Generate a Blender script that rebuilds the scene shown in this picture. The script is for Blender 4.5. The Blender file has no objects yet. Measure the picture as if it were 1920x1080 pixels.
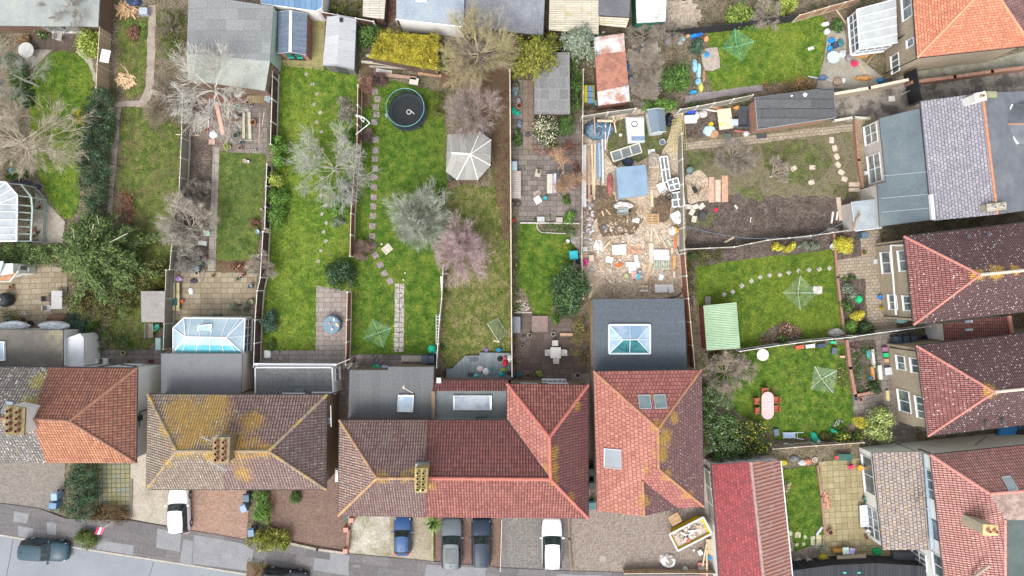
import bpy,math,random
import numpy as np
from mathutils import Vector,Matrix
R=math.radians
scene=bpy.context.scene
# ---------------------------------------------------------------- camera, sky, sun, exposure
H=64.0;S=0.05                                   # drone height (m), metres per photo pixel on the ground
cam_d=bpy.data.cameras.new('camera');cam=bpy.data.objects.new('camera',cam_d)
scene.collection.objects.link(cam);scene.camera=cam
cam.location=(0,0,H);cam_d.sensor_width=36;cam_d.lens=24;cam_d.clip_start=1;cam_d.clip_end=600
SUN_EL,SUN_AZ=R(56),R(203)                       # azimuth clockwise from +Y: light falls in from the lower left
w=bpy.data.worlds.new('World');scene.world=w;w.use_nodes=True
nt=w.node_tree;bg=nt.nodes['Background']
sky=nt.nodes.new('ShaderNodeTexSky');sky.sky_type='NISHITA';sky.sun_disc=False
sky.sun_elevation=SUN_EL;sky.sun_rotation=SUN_AZ;sky.air_density=1.0;sky.dust_density=4.0;sky.ozone_density=1.0
hs=nt.nodes.new('ShaderNodeHueSaturation');hs.inputs['Saturation'].default_value=0.28
nt.links.new(sky.outputs[0],hs.inputs['Color']);nt.links.new(hs.outputs[0],bg.inputs['Color'])
bg.inputs['Strength'].default_value=0.15
sl=bpy.data.lights.new('sun','SUN');so=bpy.data.objects.new('sun',sl);scene.collection.objects.link(so)
sl.energy=0.65;sl.angle=R(24);sl.color=(1,0.96,0.9)
sd=Vector((math.sin(SUN_AZ)*math.cos(SUN_EL),math.cos(SUN_AZ)*math.cos(SUN_EL),math.sin(SUN_EL)))
so.rotation_euler=(-sd).to_track_quat('-Z','Y').to_euler();so.location=sd*90
scene.view_settings.view_transform='Standard';scene.view_settings.look='None'
scene.view_settings.exposure=1.27;scene.view_settings.gamma=1
scene.render.engine='CYCLES'
scene.cycles.max_bounces=5;scene.cycles.diffuse_bounces=3;scene.cycles.glossy_bounces=2
scene.cycles.transmission_bounces=2;scene.cycles.transparent_max_bounces=6

# ---------------------------------------------------------------- helpers
rng=random.Random(7)
COL=scene.collection
def P(x,y,z=0.0):
 k=S*(H-z)/H
 return Vector(((x-960)*k,(540-y)*k,z))
def P2(x,y,z=0.0):
 p=P(x,y,z);return(p.x,p.y)
def link(o,parent=None):
 COL.objects.link(o)
 if parent is not None:o.parent=parent
 return o
def tag(o,label=None,cat=None,group=None,kind=None):
 if label:o['label']=label
 if cat:o['category']=cat
 if group:o['group']=group
 if kind:o['kind']=kind
 return o
def thing(name,label,cat,loc=(0,0,0),rz=0.0,group=None):
 o=bpy.data.objects.new(name,None);o.empty_display_size=0.2
 o.location=loc;o.rotation_euler=(0,0,rz)
 link(o);return tag(o,label,cat,group)
def copy_tree(o,parent=None):
 c=o.copy();COL.objects.link(c);c.parent=parent
 for ch in list(o.children):copy_tree(ch,c)
 return c
def np_mesh(name,V,F,smooth=False,uvrot=0.0,uv=True):
 """V (n,3) array, F list of index tuples or an (m,k) int array"""
 me=bpy.data.meshes.new(name)
 V=np.asarray(V,dtype=np.float32)
 if isinstance(F,np.ndarray):
  k=F.shape[1];ls=np.arange(len(F))*k;lv=F.ravel()
  me.vertices.add(len(V));me.vertices.foreach_set('co',V.ravel())
  me.loops.add(len(lv));me.loops.foreach_set('vertex_index',lv.astype(np.int32))
  me.polygons.add(len(F));me.polygons.foreach_set('loop_start',ls.astype(np.int32))
  me.update(calc_edges=True)
 else:
  me.from_pydata([tuple(v)for v in V],[],F);me.update()
 if smooth:
  me.polygons.foreach_set('use_smooth',np.ones(len(me.polygons),dtype=bool))
 return me
def auto_uv(me,V,uvrot=0.0):
 n=len(me.polygons)
 if not n:return
 nor=np.zeros(n*3,np.float32);me.polygons.foreach_get('normal',nor);nor=nor.reshape(-1,3)
 lt=np.zeros(n,np.int32);me.polygons.foreach_get('loop_total',lt)
 lv=np.zeros(len(me.loops),np.int32);me.loops.foreach_get('vertex_index',lv)
 nor=np.where(nor[:,2:3]<0,-nor,nor)
 flat=np.abs(nor[:,2])>0.995
 t=np.stack([-nor[:,1],nor[:,0],np.zeros(n)],1);l=np.linalg.norm(t,axis=1,keepdims=True);t=t/np.maximum(l,1e-6)
 c,s=math.cos(uvrot),math.sin(uvrot)
 t[flat]=(c,s,0)
 b=np.cross(nor,t);b[flat]=(-s,c,0)
 T=np.repeat(t,lt,0);B=np.repeat(b,lt,0);p=V[lv]
 uv=np.stack([(p*T).sum(1),(p*B).sum(1)],1).astype(np.float32)
 layer=me.uv_layers.new(name='UVMap');layer.data.foreach_set('uv',uv.ravel())
class MB:
 def __init__(s):s.v=[];s.f=[]
 def add(s,vs,fs):
  n=len(s.v);s.v+=[tuple(v)for v in vs];s.f+=[tuple(i+n for i in f)for f in fs];return s
 def poly(s,pts):return s.add(pts,[tuple(range(len(pts)))])
 def loft(s,rings,cap0=True,cap1=True,closed=True):
  n=len(rings[0]);vs=[p for r in rings for p in r];fs=[]
  m=n if closed else n-1
  for i in range(len(rings)-1):
   for j in range(m):
    a=i*n+j;b=i*n+(j+1)%n;fs.append((a,b,b+n,a+n))
  if cap0:fs.append(tuple(reversed(range(n))))
  if cap1:fs.append(tuple(range((len(rings)-1)*n,len(rings)*n)))
  return s.add(vs,fs)
 def prism(s,pts,z0,z1,top=None):
  top=top or pts
  if area(pts)<0:pts=pts[::-1];top=top[::-1]
  return s.loft([[(p[0],p[1],z0)for p in pts],[(p[0],p[1],z1)for p in top]])
 def box(s,cx,cy,cz,sx,sy,sz,rz=0.0,tx=0.0):
  c,sn=math.cos(rz),math.sin(rz);vs=[]
  M=Matrix.Rotation(rz,3,'Z')@Matrix.Rotation(tx,3,'X')
  for z in(-1,1):
   for(x,y)in((-1,-1),(1,-1),(1,1),(-1,1)):
    q=M@Vector((x*sx/2,y*sy/2,z*sz/2));vs.append((cx+q.x,cy+q.y,cz+q.z))
  return s.add(vs,[(3,2,1,0),(4,5,6,7),(0,1,5,4),(1,2,6,5),(2,3,7,6),(3,0,4,7)])
 def beam(s,a,b,w,h=None):
  a=Vector(a);b=Vector(b);h=h or w;d=b-a
  if d.length<1e-6:return s
  d.normalize();t=Vector((0,0,1)).cross(d)
  if t.length<1e-3:t=Vector((1,0,0))
  t.normalize();u=d.cross(t);r=[]
  for p in(a,b):r.append([p+t*x*w/2+u*y*h/2 for x,y in((-1,-1),(1,-1),(1,1),(-1,1))])
  return s.loft(r)
 def tube(s,a,b,r0,r1=None,n=8):
  a=Vector(a);b=Vector(b);r1=r0 if r1 is None else r1;d=(b-a)
  if d.length<1e-6:return s
  d.normalize();t=Vector((0,0,1)).cross(d)
  if t.length<1e-3:t=Vector((1,0,0))
  t.normalize();u=d.cross(t)
  return s.loft([[p+(t*math.cos(2*math.pi*i/n)+u*math.sin(2*math.pi*i/n))*r for i in range(n)]for p,r in((a,r0),(b,r1))])
 def path(s,pts,r,n=6):
  for a,b in zip(pts[:-1],pts[1:]):s.tube(a,b,r,n=n)
  return s
 def lathe(s,cx,cy,prof,n=16,cap0=True,cap1=True,sx=1,sy=1):
  return s.loft([[(cx+r*sx*math.cos(2*math.pi*i/n),cy+r*sy*math.sin(2*math.pi*i/n),z)for i in range(n)]for r,z in prof],cap0,cap1)
 def torus(s,c,R_,r,n=20,m=6,sx=1,sy=1,tilt=None):
  rings=[]
  for i in range(n+1):
   a=2*math.pi*i/n;ring=[]
   for j in range(m):
    b=2*math.pi*j/m;q=Vector(((R_+r*math.cos(b))*math.cos(a)*sx,(R_+r*math.cos(b))*math.sin(a)*sy,r*math.sin(b)))
    if tilt is not None:q=tilt@q
    ring.append(q+Vector(c))
   rings.append(ring)
  return s.loft(rings,False,False)
 def build(s,name,mat,parent=None,rel=True,smooth=False,uvrot=0.0):
  V=np.array(s.v,dtype=np.float32)
  off=np.zeros(3,np.float32)
  if parent is not None and rel:
   q=parent;off=np.zeros(3,np.float32)
   while q is not None:off=off+np.array(q.location,dtype=np.float32);q=q.parent
  me=np_mesh(name,V-off,s.f,smooth);auto_uv(me,V,uvrot)
  me.materials.append(mat)
  o=bpy.data.objects.new(name,me);link(o,parent);return o
def area(p):
 return sum(p[i][0]*p[(i+1)%len(p)][1]-p[(i+1)%len(p)][0]*p[i][1]for i in range(len(p)))/2
def offset_poly(p,d):
 """move every edge inward by d (a number, or one per edge)"""
 n=len(p);sgn=1 if area(p)>0 else-1;D=d if isinstance(d,(list,tuple))else[d]*n;lines=[]
 for i in range(n):
  a=Vector(p[i][:2]);b=Vector(p[(i+1)%n][:2]);e=(b-a).normalized();nn=Vector((-e.y,e.x))*sgn
  lines.append((a+nn*D[i],e))
 out=[]
 for i in range(n):
  a,e=lines[i-1];b,f=lines[i];den=e.x*f.y-e.y*f.x
  if abs(den)<1e-4:out.append((b.x,b.y));continue
  t=((b.x-a.x)*f.y-(b.y-a.y)*f.x)/den;q=a+e*t;out.append((q.x,q.y))
 return out
def rag(pts,amp=2.0,step=12.0,seed=1,closed=True):
 r=random.Random(seed);out=[];n=len(pts)
 for i in range(n if closed else n-1):
  a=pts[i];b=pts[(i+1)%n];L=math.hypot(b[0]-a[0],b[1]-a[1]);k=max(1,int(L/step))
  for j in range(k):
   t=j/k;out.append((a[0]+(b[0]-a[0])*t+(r.uniform(-amp,amp)if j else 0),a[1]+(b[1]-a[1])*t+(r.uniform(-amp,amp)if j else 0)))
 return out
def smooth_poly(pts,k=2):
 for _ in range(k):
  q=[]
  for i in range(len(pts)):
   a=pts[i];b=pts[(i+1)%len(pts)]
   q+=[(a[0]*.75+b[0]*.25,a[1]*.75+b[1]*.25),(a[0]*.25+b[0]*.75,a[1]*.25+b[1]*.75)]
  pts=q
 return pts
ORD=['first','second','third','fourth','fifth','sixth','seventh','eighth','ninth','tenth','eleventh','twelfth','thirteenth','fourteenth','fifteenth','sixteenth','seventeenth','eighteenth','nineteenth','twentieth','twenty-first','twenty-second','twenty-third','twenty-fourth','twenty-fifth','twenty-sixth']

# ---------------------------------------------------------------- materials
class NT:
 def __init__(s,name):
  s.m=bpy.data.materials.new(name);s.m.use_nodes=True;s.t=s.m.node_tree;s.b=s.t.nodes['Principled BSDF']
  s.b.inputs['Specular IOR Level'].default_value=0.3
 def n(s,ty,**kw):
  o=s.t.nodes.new('ShaderNode'+ty)
  for k,v in kw.items():
   if hasattr(o,k)and k[0].islower():setattr(o,k,v)
   else:s.set(o.inputs[k.replace('_',' ')],v)
  return o
 def set(s,inp,v):
  if isinstance(v,bpy.types.NodeSocket):s.t.links.new(v,inp)
  else:
   if isinstance(v,(tuple,list))and inp.type=='RGBA' and len(v)==3:v=(*v,1)
   inp.default_value=v
 def pos(s):
  if not hasattr(s,'_p'):s._p=s.n('NewGeometry').outputs['Position']
  return s._p
 def uv(s):
  if not hasattr(s,'_u'):s._u=s.n('TexCoord').outputs['UV']
  return s._u
 def noise(s,scale,detail=4,rough=0.6,vec=None,dist=0.0):
  o=s.n('TexNoise',Scale=scale,Detail=detail,Roughness=rough,Distortion=dist);s.set(o.inputs['Vector'],vec if vec is not None else s.pos());return o.outputs['Fac']
 def ramp(s,fac,stops,interp='LINEAR'):
  o=s.n('ValToRGB');cr=o.color_ramp;cr.interpolation=interp
  while len(cr.elements)<len(stops):cr.elements.new(0.5)
  for e,(p,c)in zip(cr.elements,stops):
   e.position=p;e.color=(*c,1)if isinstance(c,(tuple,list))else(c,c,c,1)
  s.set(o.inputs['Fac'],fac);return o.outputs['Color']
 def mix(s,fac,a,b,mode='MIX'):
  o=s.n('MixRGB',blend_type=mode);s.set(o.inputs[0],fac);s.set(o.inputs[1],a);s.set(o.inputs[2],b);return o.outputs[0]
 def math(s,op,a,b=0.0,clamp=False):
  o=s.n('Math',operation=op);o.use_clamp=clamp;s.set(o.inputs[0],a);s.set(o.inputs[1],b);return o.outputs[0]
 def bump(s,h,strength=0.5,dist=0.05):
  o=s.n('Bump',Strength=strength,Distance=dist);s.set(o.inputs['Height'],h);s.set(s.b.inputs['Normal'],o.outputs[0])
 def out(s,col,rough=0.8,metal=0.0,spec=None):
  s.set(s.b.inputs['Base Color'],col);s.set(s.b.inputs['Roughness'],rough);s.b.inputs['Metallic'].default_value=metal
  if spec is not None:s.b.inputs['Specular IOR Level'].default_value=spec
  return s.m
MC={}
def plain(c,rough=0.6,metal=0.0,var=0.12,sc=3.0,spec=0.3):
 k=('p',c,rough,metal,var,sc)
 if k in MC:return MC[k]
 t=NT('plain');a=tuple(x*(1-var)for x in c);b=tuple(min(1,x*(1+var))for x in c)
 col=t.ramp(t.noise(sc,5),[(.3,a),(.7,b)])
 MC[k]=t.out(col,rough,metal,spec);return MC[k]
def mottle(key,cols,sc=1.0,fine=12.0,fa=0.5,rough=0.9,bump=0.3,bd=0.03):
 """uneven ground or felt: cols from rare/dark to rare/light"""
 if key in MC:return MC[key]
 t=NT(key);n=len(cols)
 c=t.ramp(t.noise(sc,6,.62),[(.28+.44*i/max(1,n-1),cols[i])for i in range(n)])
 f=t.noise(fine,5,.7);g=t.ramp(f,[(.35,1-fa),(.62,1.0+fa*.3)])
 c=t.mix(1.0,c,g,'MULTIPLY')
 if bump:t.bump(f,bump,bd)
 MC[key]=t.out(c,rough);return MC[key]
def grass(key,base,light,dark,brown=(.14,.10,.045),bamt=.5,lamt=.5):
 if key in MC:return MC[key]
 t=NT(key)
 big=t.noise(.22,5,.6);mid=t.noise(1.3,5,.65);fine=t.noise(9,4,.75)
 c=t.ramp(mid,[(.36,dark),(.5,base),(.62,light)])
 c=t.mix(t.ramp(big,[(lamt,0),(lamt+.18,.75)]),c,light)
 b=t.math('MULTIPLY',t.ramp(t.noise(.8,6,.7),[(bamt,0),(bamt+.14,1)]),t.ramp(t.noise(3.1,5,.7),[(.35,.2),(.6,.9)]))
 c=t.mix(b,c,brown)
 c=t.mix(1.0,c,t.ramp(fine,[(.3,.3),(.5,.95),(.72,1.4)]),'MULTIPLY')
 t.bump(t.math('ADD',fine,t.noise(30,2)),.9,.06)
 MC[key]=t.out(c,.95,spec=.1);return MC[key]
def slabs(key,c1,c2,mortar,w=.6,h=.6,m=.02,off=.5,dirt=(.05,.05,.035),damt=.5,rough=.85,sq=1.0,bump=.4,vec=None,dsc=.9):
 if key in MC:return MC[key]
 t=NT(key)
 def bt(a,b,mo):
  o=t.n('TexBrick',offset=off,squash=sq,Color1=a,Color2=b,Mortar=mo,Scale=1.0)
  o.inputs['Mortar Size'].default_value=m;o.inputs['Brick Width'].default_value=w;o.inputs['Row Height'].default_value=h
  o.inputs['Mortar Smooth'].default_value=.2;o.inputs['Bias'].default_value=0
  t.set(o.inputs['Vector'],t.uv());return o
 o=bt(c1,c2,mortar);c=o.outputs['Color']
 c=t.mix(1.0,c,t.ramp(t.noise(6,5,.7),[(.3,.62),(.7,1.12)]),'MULTIPLY')
 c=t.mix(t.ramp(t.noise(dsc,6,.7),[(damt,0),(damt+.22,.8)]),c,dirt)
 t.bump(o.outputs['Fac'],bump,-.02)
 MC[key]=t.out(c,rough);return MC[key]
def tiles(key,c1,c2,gap=(.02,.015,.015),w=.3,h=.33,weather=(.045,.035,.035),wamt=.5,lichen=(.42,.26,.03),pts=(),spots=0.0,pan=True,rough=.6,scatter=None):
 """roof tiles laid in rows up the slope; pts = (x, y, z, radius) clumps of lichen"""
 if key in MC:return MC[key]
 t=NT(key)
 o=t.n('TexBrick',offset=.5 if not pan else 0.0,Color1=c1,Color2=c2,Mortar=gap,Scale=1.0)
 o.inputs['Mortar Size'].default_value=.028;o.inputs['Brick Width'].default_value=w;o.inputs['Row Height'].default_value=h;o.inputs['Mortar Smooth'].default_value=.6
 t.set(o.inputs['Vector'],t.uv());c=o.outputs['Color']
 c=t.mix(1.0,c,t.ramp(t.noise(5,5,.7),[(.3,.6),(.7,1.15)]),'MULTIPLY')
 # weathering streaks run down the slope
 mp=t.n('Mapping');t.set(mp.inputs['Vector'],t.uv());mp.inputs['Scale'].default_value=(1.6,.45,1)
 c=t.mix(t.ramp(t.noise(1,6,.7,vec=mp.outputs[0]),[(wamt,0),(wamt+.25,.85)]),c,weather)
 li=None
 for(x,y,z,r)in pts:
  d=t.n('VectorMath',operation='DISTANCE');t.set(d.inputs[0],t.pos());d.inputs[1].default_value=(x,y,z)
  q=t.math('SUBTRACT',1.0,t.math('DIVIDE',d.outputs['Value'],r),True)
  li=q if li is None else t.math('MAXIMUM',li,q)
 mp2=t.n('Mapping');t.set(mp2.inputs['Vector'],t.uv());mp2.inputs['Scale'].default_value=(9,3.2,1)
 ln=t.noise(1,5,.75,vec=mp2.outputs[0])
 if li is not None:
  q=t.math('ADD',t.math('MULTIPLY',li,.34),t.math('ADD',t.math('MULTIPLY',ln,.45),t.math('MULTIPLY',t.noise(1.5,6,.75),.55)))
  c=t.mix(t.math('MULTIPLY',t.ramp(q,[(.63,0),(.74,.92)]),t.ramp(t.noise(11,3,.8),[(.4,.15),(.54,1)])),c,t.ramp(t.noise(7,3),[(.35,tuple(v*.55 for v in lichen)),(.65,lichen)]))
 if scatter:
  c=t.mix(t.ramp(t.noise(4.5,5,.75),[(scatter,0),(scatter+.06,.9)]),c,lichen)
 if spots:
  v=t.n('TexVoronoi',Scale=4.6);t.set(v.inputs['Vector'],t.pos())
  rr=t.n('SeparateColor');t.set(rr.inputs[0],v.outputs['Color'])
  big=t.math('LESS_THAN',v.outputs['Distance'],t.math('MULTIPLY',rr.outputs[0],spots))
  c=t.mix(big,c,(.5,.47,.43))
 hgt=t.math('MULTIPLY',o.outputs['Fac'],-1.0)
 if pan:
  sx=t.n('SeparateXYZ');t.set(sx.inputs[0],t.uv())
  wv=t.math('SINE',t.math('MULTIPLY',sx.outputs[0],2*math.pi/w));hgt=t.math('ADD',hgt,t.math('MULTIPLY',wv,.9))
  c=t.mix(1.0,c,t.ramp(t.math('ADD',t.math('MULTIPLY',wv,.5),.5),[(0,.55),(.6,1.12)]),'MULTIPLY')  # pan crests lightened, troughs darkened: their light and shade put into the colour
 t.bump(hgt,.6,.04)
 MC[key]=t.out(c,rough,spec=.35);return MC[key]
def planks(key,c1,c2,w=.15,vertical=True,rough=.85,gap=(.02,.015,.01),ln=2.4,moss=None,mamt=.6):
 if key in MC:return MC[key]
 t=NT(key);o=t.n('TexBrick',offset=.37,Color1=c1,Color2=c2,Mortar=gap,Scale=1.0)
 o.inputs['Mortar Size'].default_value=.012;o.inputs['Brick Width'].default_value=ln;o.inputs['Row Height'].default_value=w
 mp=t.n('Mapping');t.set(mp.inputs['Vector'],t.uv());mp.inputs['Rotation'].default_value=(0,0,math.pi/2 if vertical else 0)
 t.set(o.inputs['Vector'],mp.outputs[0])
 m2=t.n('Mapping');t.set(m2.inputs['Vector'],mp.outputs[0]);m2.inputs['Scale'].default_value=(1.5,22,1)
 c=t.mix(1.0,o.outputs['Color'],t.ramp(t.noise(1,5,.7,vec=m2.outputs[0]),[(.3,.6),(.7,1.1)]),'MULTIPLY')
 if moss:c=t.mix(t.ramp(t.noise(1.1,6,.7),[(mamt,0),(mamt+.12,.9)]),c,moss)
 t.bump(o.outputs['Fac'],.5,-.02)
 MC[key]=t.out(c,rough);return MC[key]
def leaf(key,c1,c2,c3=None,rough=.55):
 if key in MC:return MC[key]
 t=NT(key);g=t.n('NewGeometry');c3=c3 or c1
 c=t.ramp(g.outputs['Random Per Island'],[(0,c1),(.5,c2),(1,c3)])
 c=t.mix(1.0,c,t.ramp(t.noise(1.6,4),[(.35,.55),(.65,1.2)]),'MULTIPLY')
 t.b.inputs['Subsurface Weight'].default_value=0
 MC[key]=t.out(c,rough,spec=.25);return MC[key]
def bark(key,c):
 return plain(c,.9,0,.35,2.5,.1)
def glassy(key,c,rough=.08,c2=None,sc=1.2):
 if key in MC:return MC[key]
 t=NT(key);col=t.ramp(t.noise(sc,3),[(.4,c),(.6,c2 or tuple(x*.8 for x in c))])
 MC[key]=t.out(col,rough,spec=.9);return MC[key]
# ---------------------------------------------------------------- building helpers
WHITE=plain((.62,.63,.64),.4,0,.05);OFFW=plain((.6,.59,.56),.7,0,.12);BLACK=plain((.02,.022,.025),.5);DGREY=plain((.06,.065,.07),.6)
GLASS=glassy('window_glass',(.05,.07,.08),.06,(.12,.15,.16));SKYG=glassy('rooflight_glass',(.2,.3,.40),.08,(.32,.43,.5),.8)  # rooflight panes carry the reflected sky's blue in their base colour
LEAD=mottle('lead',[(.22,.24,.26),(.3,.32,.34)],2,rough=.5);METAL=plain((.5,.52,.54),.35,.7)
def wpts(pts,z=0):return[P2(x,y,z)for x,y in pts]
SHN=[0];GRS=leaf('grass_blades',(.045,.085,.012),(.105,.155,.025),(.22,.25,.07),.8);GRD=leaf('grass_dry',(.06,.075,.02),(.14,.15,.05),(.27,.23,.12),.8)
def sheet(name,pts,z,mat,uvrot=0.0,kind='structure',**kw):
 SHN[0]+=1;z+=SHN[0]*.00021
 b=MB();p=wpts(pts)
 if area(p)<0:p=p[::-1]
 b.poly([(x,y,z)for x,y in p]);o=b.build(name,mat,None,uvrot=R(uvrot));tag(o,kind=kind,**kw)
 if name=='lawn':
  W=p;A=abs(area(W));g=np.random.default_rng(SHN[0]);xs=[v[0]for v in W];ys=[v[1]for v in W];q=g.uniform((min(xs)-.1,min(ys)-.1),(max(xs)+.1,max(ys)+.1),(int((max(xs)-min(xs))*(max(ys)-min(ys))*70),2));q=q[inside(q,W)]
  C=np.concatenate([q,np.full((len(q),1),z+.02)],1);V,F=leaves(C,np.full(len(C),.06),len(C),.15,SHN[0],aspect=.35,up=1.5,tiltn=.9);t=np_obj('grass',V,F,GRS if mat.name[:6]in('lawn_b','lawn_r','lawn_k')else GRD);tag(t,kind='stuff')
 return o
def roof_part(root,pts,faces,mat,th=.1,name='roof',**kw):
 b=MB();W={k:P(*v)for k,v in pts.items()}
 for f in faces:
  top=[W[c]for c in f]
  if area([(p.x,p.y)for p in top])<0:top=top[::-1]
  b.loft([[p-Vector((0,0,th))for p in top],top])
 o=b.build(name,mat,root);
 if kw:tag(o,**kw)
 return o
def ridge_part(root,pts,edges,mat,r=.13,name='ridge_tiles'):
 b=MB();W={k:P(*v)for k,v in pts.items()}
 for e in edges:
  a,c=W[e[0]],W[e[1]];n=max(1,int((c-a).length/.42))
  for i in range(n):
   p=a.lerp(c,i/n);q=a.lerp(c,(i+1)/n);b.tube(p+Vector((0,0,-.02)),q+Vector((0,0,-.02)),r,r*.86,8)
 return b.build(name,mat,root)
def gutter_part(root,pts,edges,mat=None,r=.065,dz=-.08,out=.0,name='gutter'):
 b=MB()
 for e in edges:
  a,c=P(*pts[e[0]]),P(*pts[e[1]]);b.tube(a+Vector((0,0,dz)),c+Vector((0,0,dz)),r,n=8)
 return b.build(name,mat or BLACK,root)
def wall_part(root,foot,z0,z1,mat,name='wall',**kw):
 b=MB();b.prism(foot,z0,z1);o=b.build(name,mat,root)
 if kw:tag(o,**kw)
 return o
def wall_window(root,A,B,c,t0,t1,z0,z1,nx=2,ny=1,frame=None,glass=None,name='window',fw=.07):
 A=Vector(A[:2]);B=Vector(B[:2]);e=(B-A);L=e.length;e.normalize();n=Vector((-e.y,e.x))
 if n.dot(Vector(c[:2])-A)>0:n=-n
 def q(s,z,o):p=A+e*s+n*o;return Vector((p.x,p.y,z))
 s0,s1=t0*L,t1*L;b=MB()
 for z in[z0+(z1-z0)*i/ny for i in range(ny+1)]:b.beam(q(s0,z,.03),q(s1,z,.03),fw,.08)
 for s in[s0+(s1-s0)*i/nx for i in range(nx+1)]:b.beam(q(s,z0,.032),q(s,z1,.032),fw,.08)
 b.beam(q(s0-.06,z0-.06,.07),q(s1+.06,z0-.06,.07),.16,.05)
 f=b.build(name,frame or WHITE,root)
 g=MB();g.poly([q(s0,z0,.02),q(s1,z0,.02),q(s1,z1,.02),q(s0,z1,.02)]);g.build('pane',glass or GLASS,f)
 return f
def wall_door(root,A,B,c,t0,t1,h=2.05,mat=None,glass=False):
 A=Vector(A[:2]);B=Vector(B[:2]);e=(B-A);L=e.length;e.normalize();n=Vector((-e.y,e.x))
 if n.dot(Vector(c[:2])-A)>0:n=-n
 def q(s,z,o):p=A+e*s+n*o;return Vector((p.x,p.y,z))
 s0,s1=t0*L,t1*L;b=MB()
 b.loft([[q(s0,.05,.01),q(s1,.05,.01),q(s1,.05,.05),q(s0,.05,.05)],[q(s0,h,.01),q(s1,h,.01),q(s1,h,.05),q(s0,h,.05)]])
 d=b.build('door',mat or WHITE,root)
 k=MB();k.tube(q(s0+.1,1,.05),q(s0+.1,1,.12),.03);k.build('handle',METAL,d)
 return d
def rooflight(root,quad,z,up=.14,frame=None,glass=None,bw=.12,zs=None,nx=1,name='rooflight'):
 """quad of photo points; z one height or four (a tilted roof)"""
 Z=z if isinstance(z,(list,tuple))else[z]*4
 p=[P(x,y,zz)for(x,y),zz in zip(quad,Z)]
 nrm=(p[1]-p[0]).cross(p[2]-p[0]).normalized();nrm=nrm if nrm.z>0 else-nrm
 c=sum(p,Vector())/4;b=MB()
 q=[v+nrm*up for v in p];inn=[v+(c-v).normalized()*bw*1.4 for v in q]
 for i in range(4):
  j=(i+1)%4;b.loft([[p[i]-nrm*.05,p[j]-nrm*.05,inn[j]-nrm*(up+.05),inn[i]-nrm*(up+.05)],[q[i],q[j],inn[j],inn[i]]])
 for k in range(1,nx):
  a_=inn[0].lerp(inn[1],k/nx);b_=inn[3].lerp(inn[2],k/nx);b.beam(a_-nrm*.02,b_-nrm*.02,.07,.05)
 f=b.build(name,frame or DGREY,root)
 g=MB();g.poly([v-nrm*.05 for v in inn]);g.build('pane',glass or SKYG,f);return f
def on_plane(pts,face,x,y):
 a,b,c=[P(*pts[k])for k in face[:3]];n=(b-a).cross(c-a);o=Vector((0,0,H));d=P(x,y,0)-o
 q=o+d*(n.dot(a-o)/n.dot(d));return q.z
def velux(root,pts,face,quad,glass,**kw):return rooflight(root,quad,[on_plane(pts,face,x,y)for x,y in quad],.1,METAL,glass,.06,**kw)
def vent(root,x,y,z,mat=None,s=.3):
 p=P(x,y,z);b=MB();b.box(p.x,p.y,p.z+.06,s,s*1.2,.12);b.box(p.x,p.y+.05,p.z+.15,s*.7,s*.8,.08);return b.build('roof_vent',mat or METAL,root)
def pipe(root,pts,r=.05,mat=None,name='drainpipe'):
 b=MB();b.path([P(*p)for p in pts],r);return b.build(name,mat or BLACK,root)
def chimney(root,quad,z0,z1,nx,ny,mat,potm,capm=None,empty=()):
 p0=[P2(x,y,z1)for x,y in quad];b=MB();b.prism(p0,z0,z1);o=b.build('chimney',mat,root)
 cx=sum(p[0]for p in p0)/4;cy=sum(p[1]for p in p0)/4
 k=MB();k.prism([(cx+(x-cx)*1.12,cy+(y-cy)*1.12)for x,y in p0],z1-.12,z1+.04);k.build('coping',capm or mat,o)
 A,B,C,D=[Vector(p)for p in p0]
 for i in range(nx):
  for j in range(ny):
   u,v=(i+.5)/nx,(j+.5)/ny;q=A.lerp(B,u).lerp(D.lerp(C,u),v);m=MB()
   m.lathe(q.x,q.y,[(.16,z1),(.15,z1+.1),(.14,z1+.38),(.15,z1+.42),(.115,z1+.42),(.11,z1+.06)],12,True,True)
   h=m.build('chimney_pot',potm,o);d=MB();d.lathe(q.x,q.y,[(.112,z1+.2),(.001,z1+.205)],10);d.build('flue_hole',BLACK,h)
 return o
def lean(quad,z):return[(x,y,zz)for(x,y),zz in zip(quad,z)]
def simple_building(name,label,cat,eave,z,wall_mat,roof_mat,inset=.15,th=.1,fascia=None,wz=None,roofname='roof',group=None):
 """eave: photo points at height(s) z; one roof face"""
 Z=z if isinstance(z,(list,tuple))else[z]*len(eave)
 W=[P(x,y,zz)for(x,y),zz in zip(eave,Z)];c=sum(W,Vector())/len(W)
 t=thing(name,label,cat,(c.x,c.y,0),0,group)
 keys=[chr(97+i)for i in range(len(eave))];pts={k:(x,y,zz)for k,(x,y),zz in zip(keys,eave,Z)}
 if roof_mat:roof_part(t,pts,[''.join(keys)],roof_mat,th,roofname)
 fp=offset_poly([(p.x,p.y)for p in W],inset);b=MB()
 if area(fp)<0:order=list(range(len(fp)))[::-1]
 else:order=list(range(len(fp)))
 b.loft([[(fp[i][0],fp[i][1],0)for i in order],[(fp[i][0],fp[i][1],W[i].z-th-.01)for i in order]]);b.build('wall',wall_mat,t)
 if fascia:gutter_part(t,pts,[(keys[i],keys[(i+1)%len(keys)])for i in range(len(keys))],fascia,.05,-.07,name='trim')
 return t,fp,(c.x,c.y)
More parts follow.
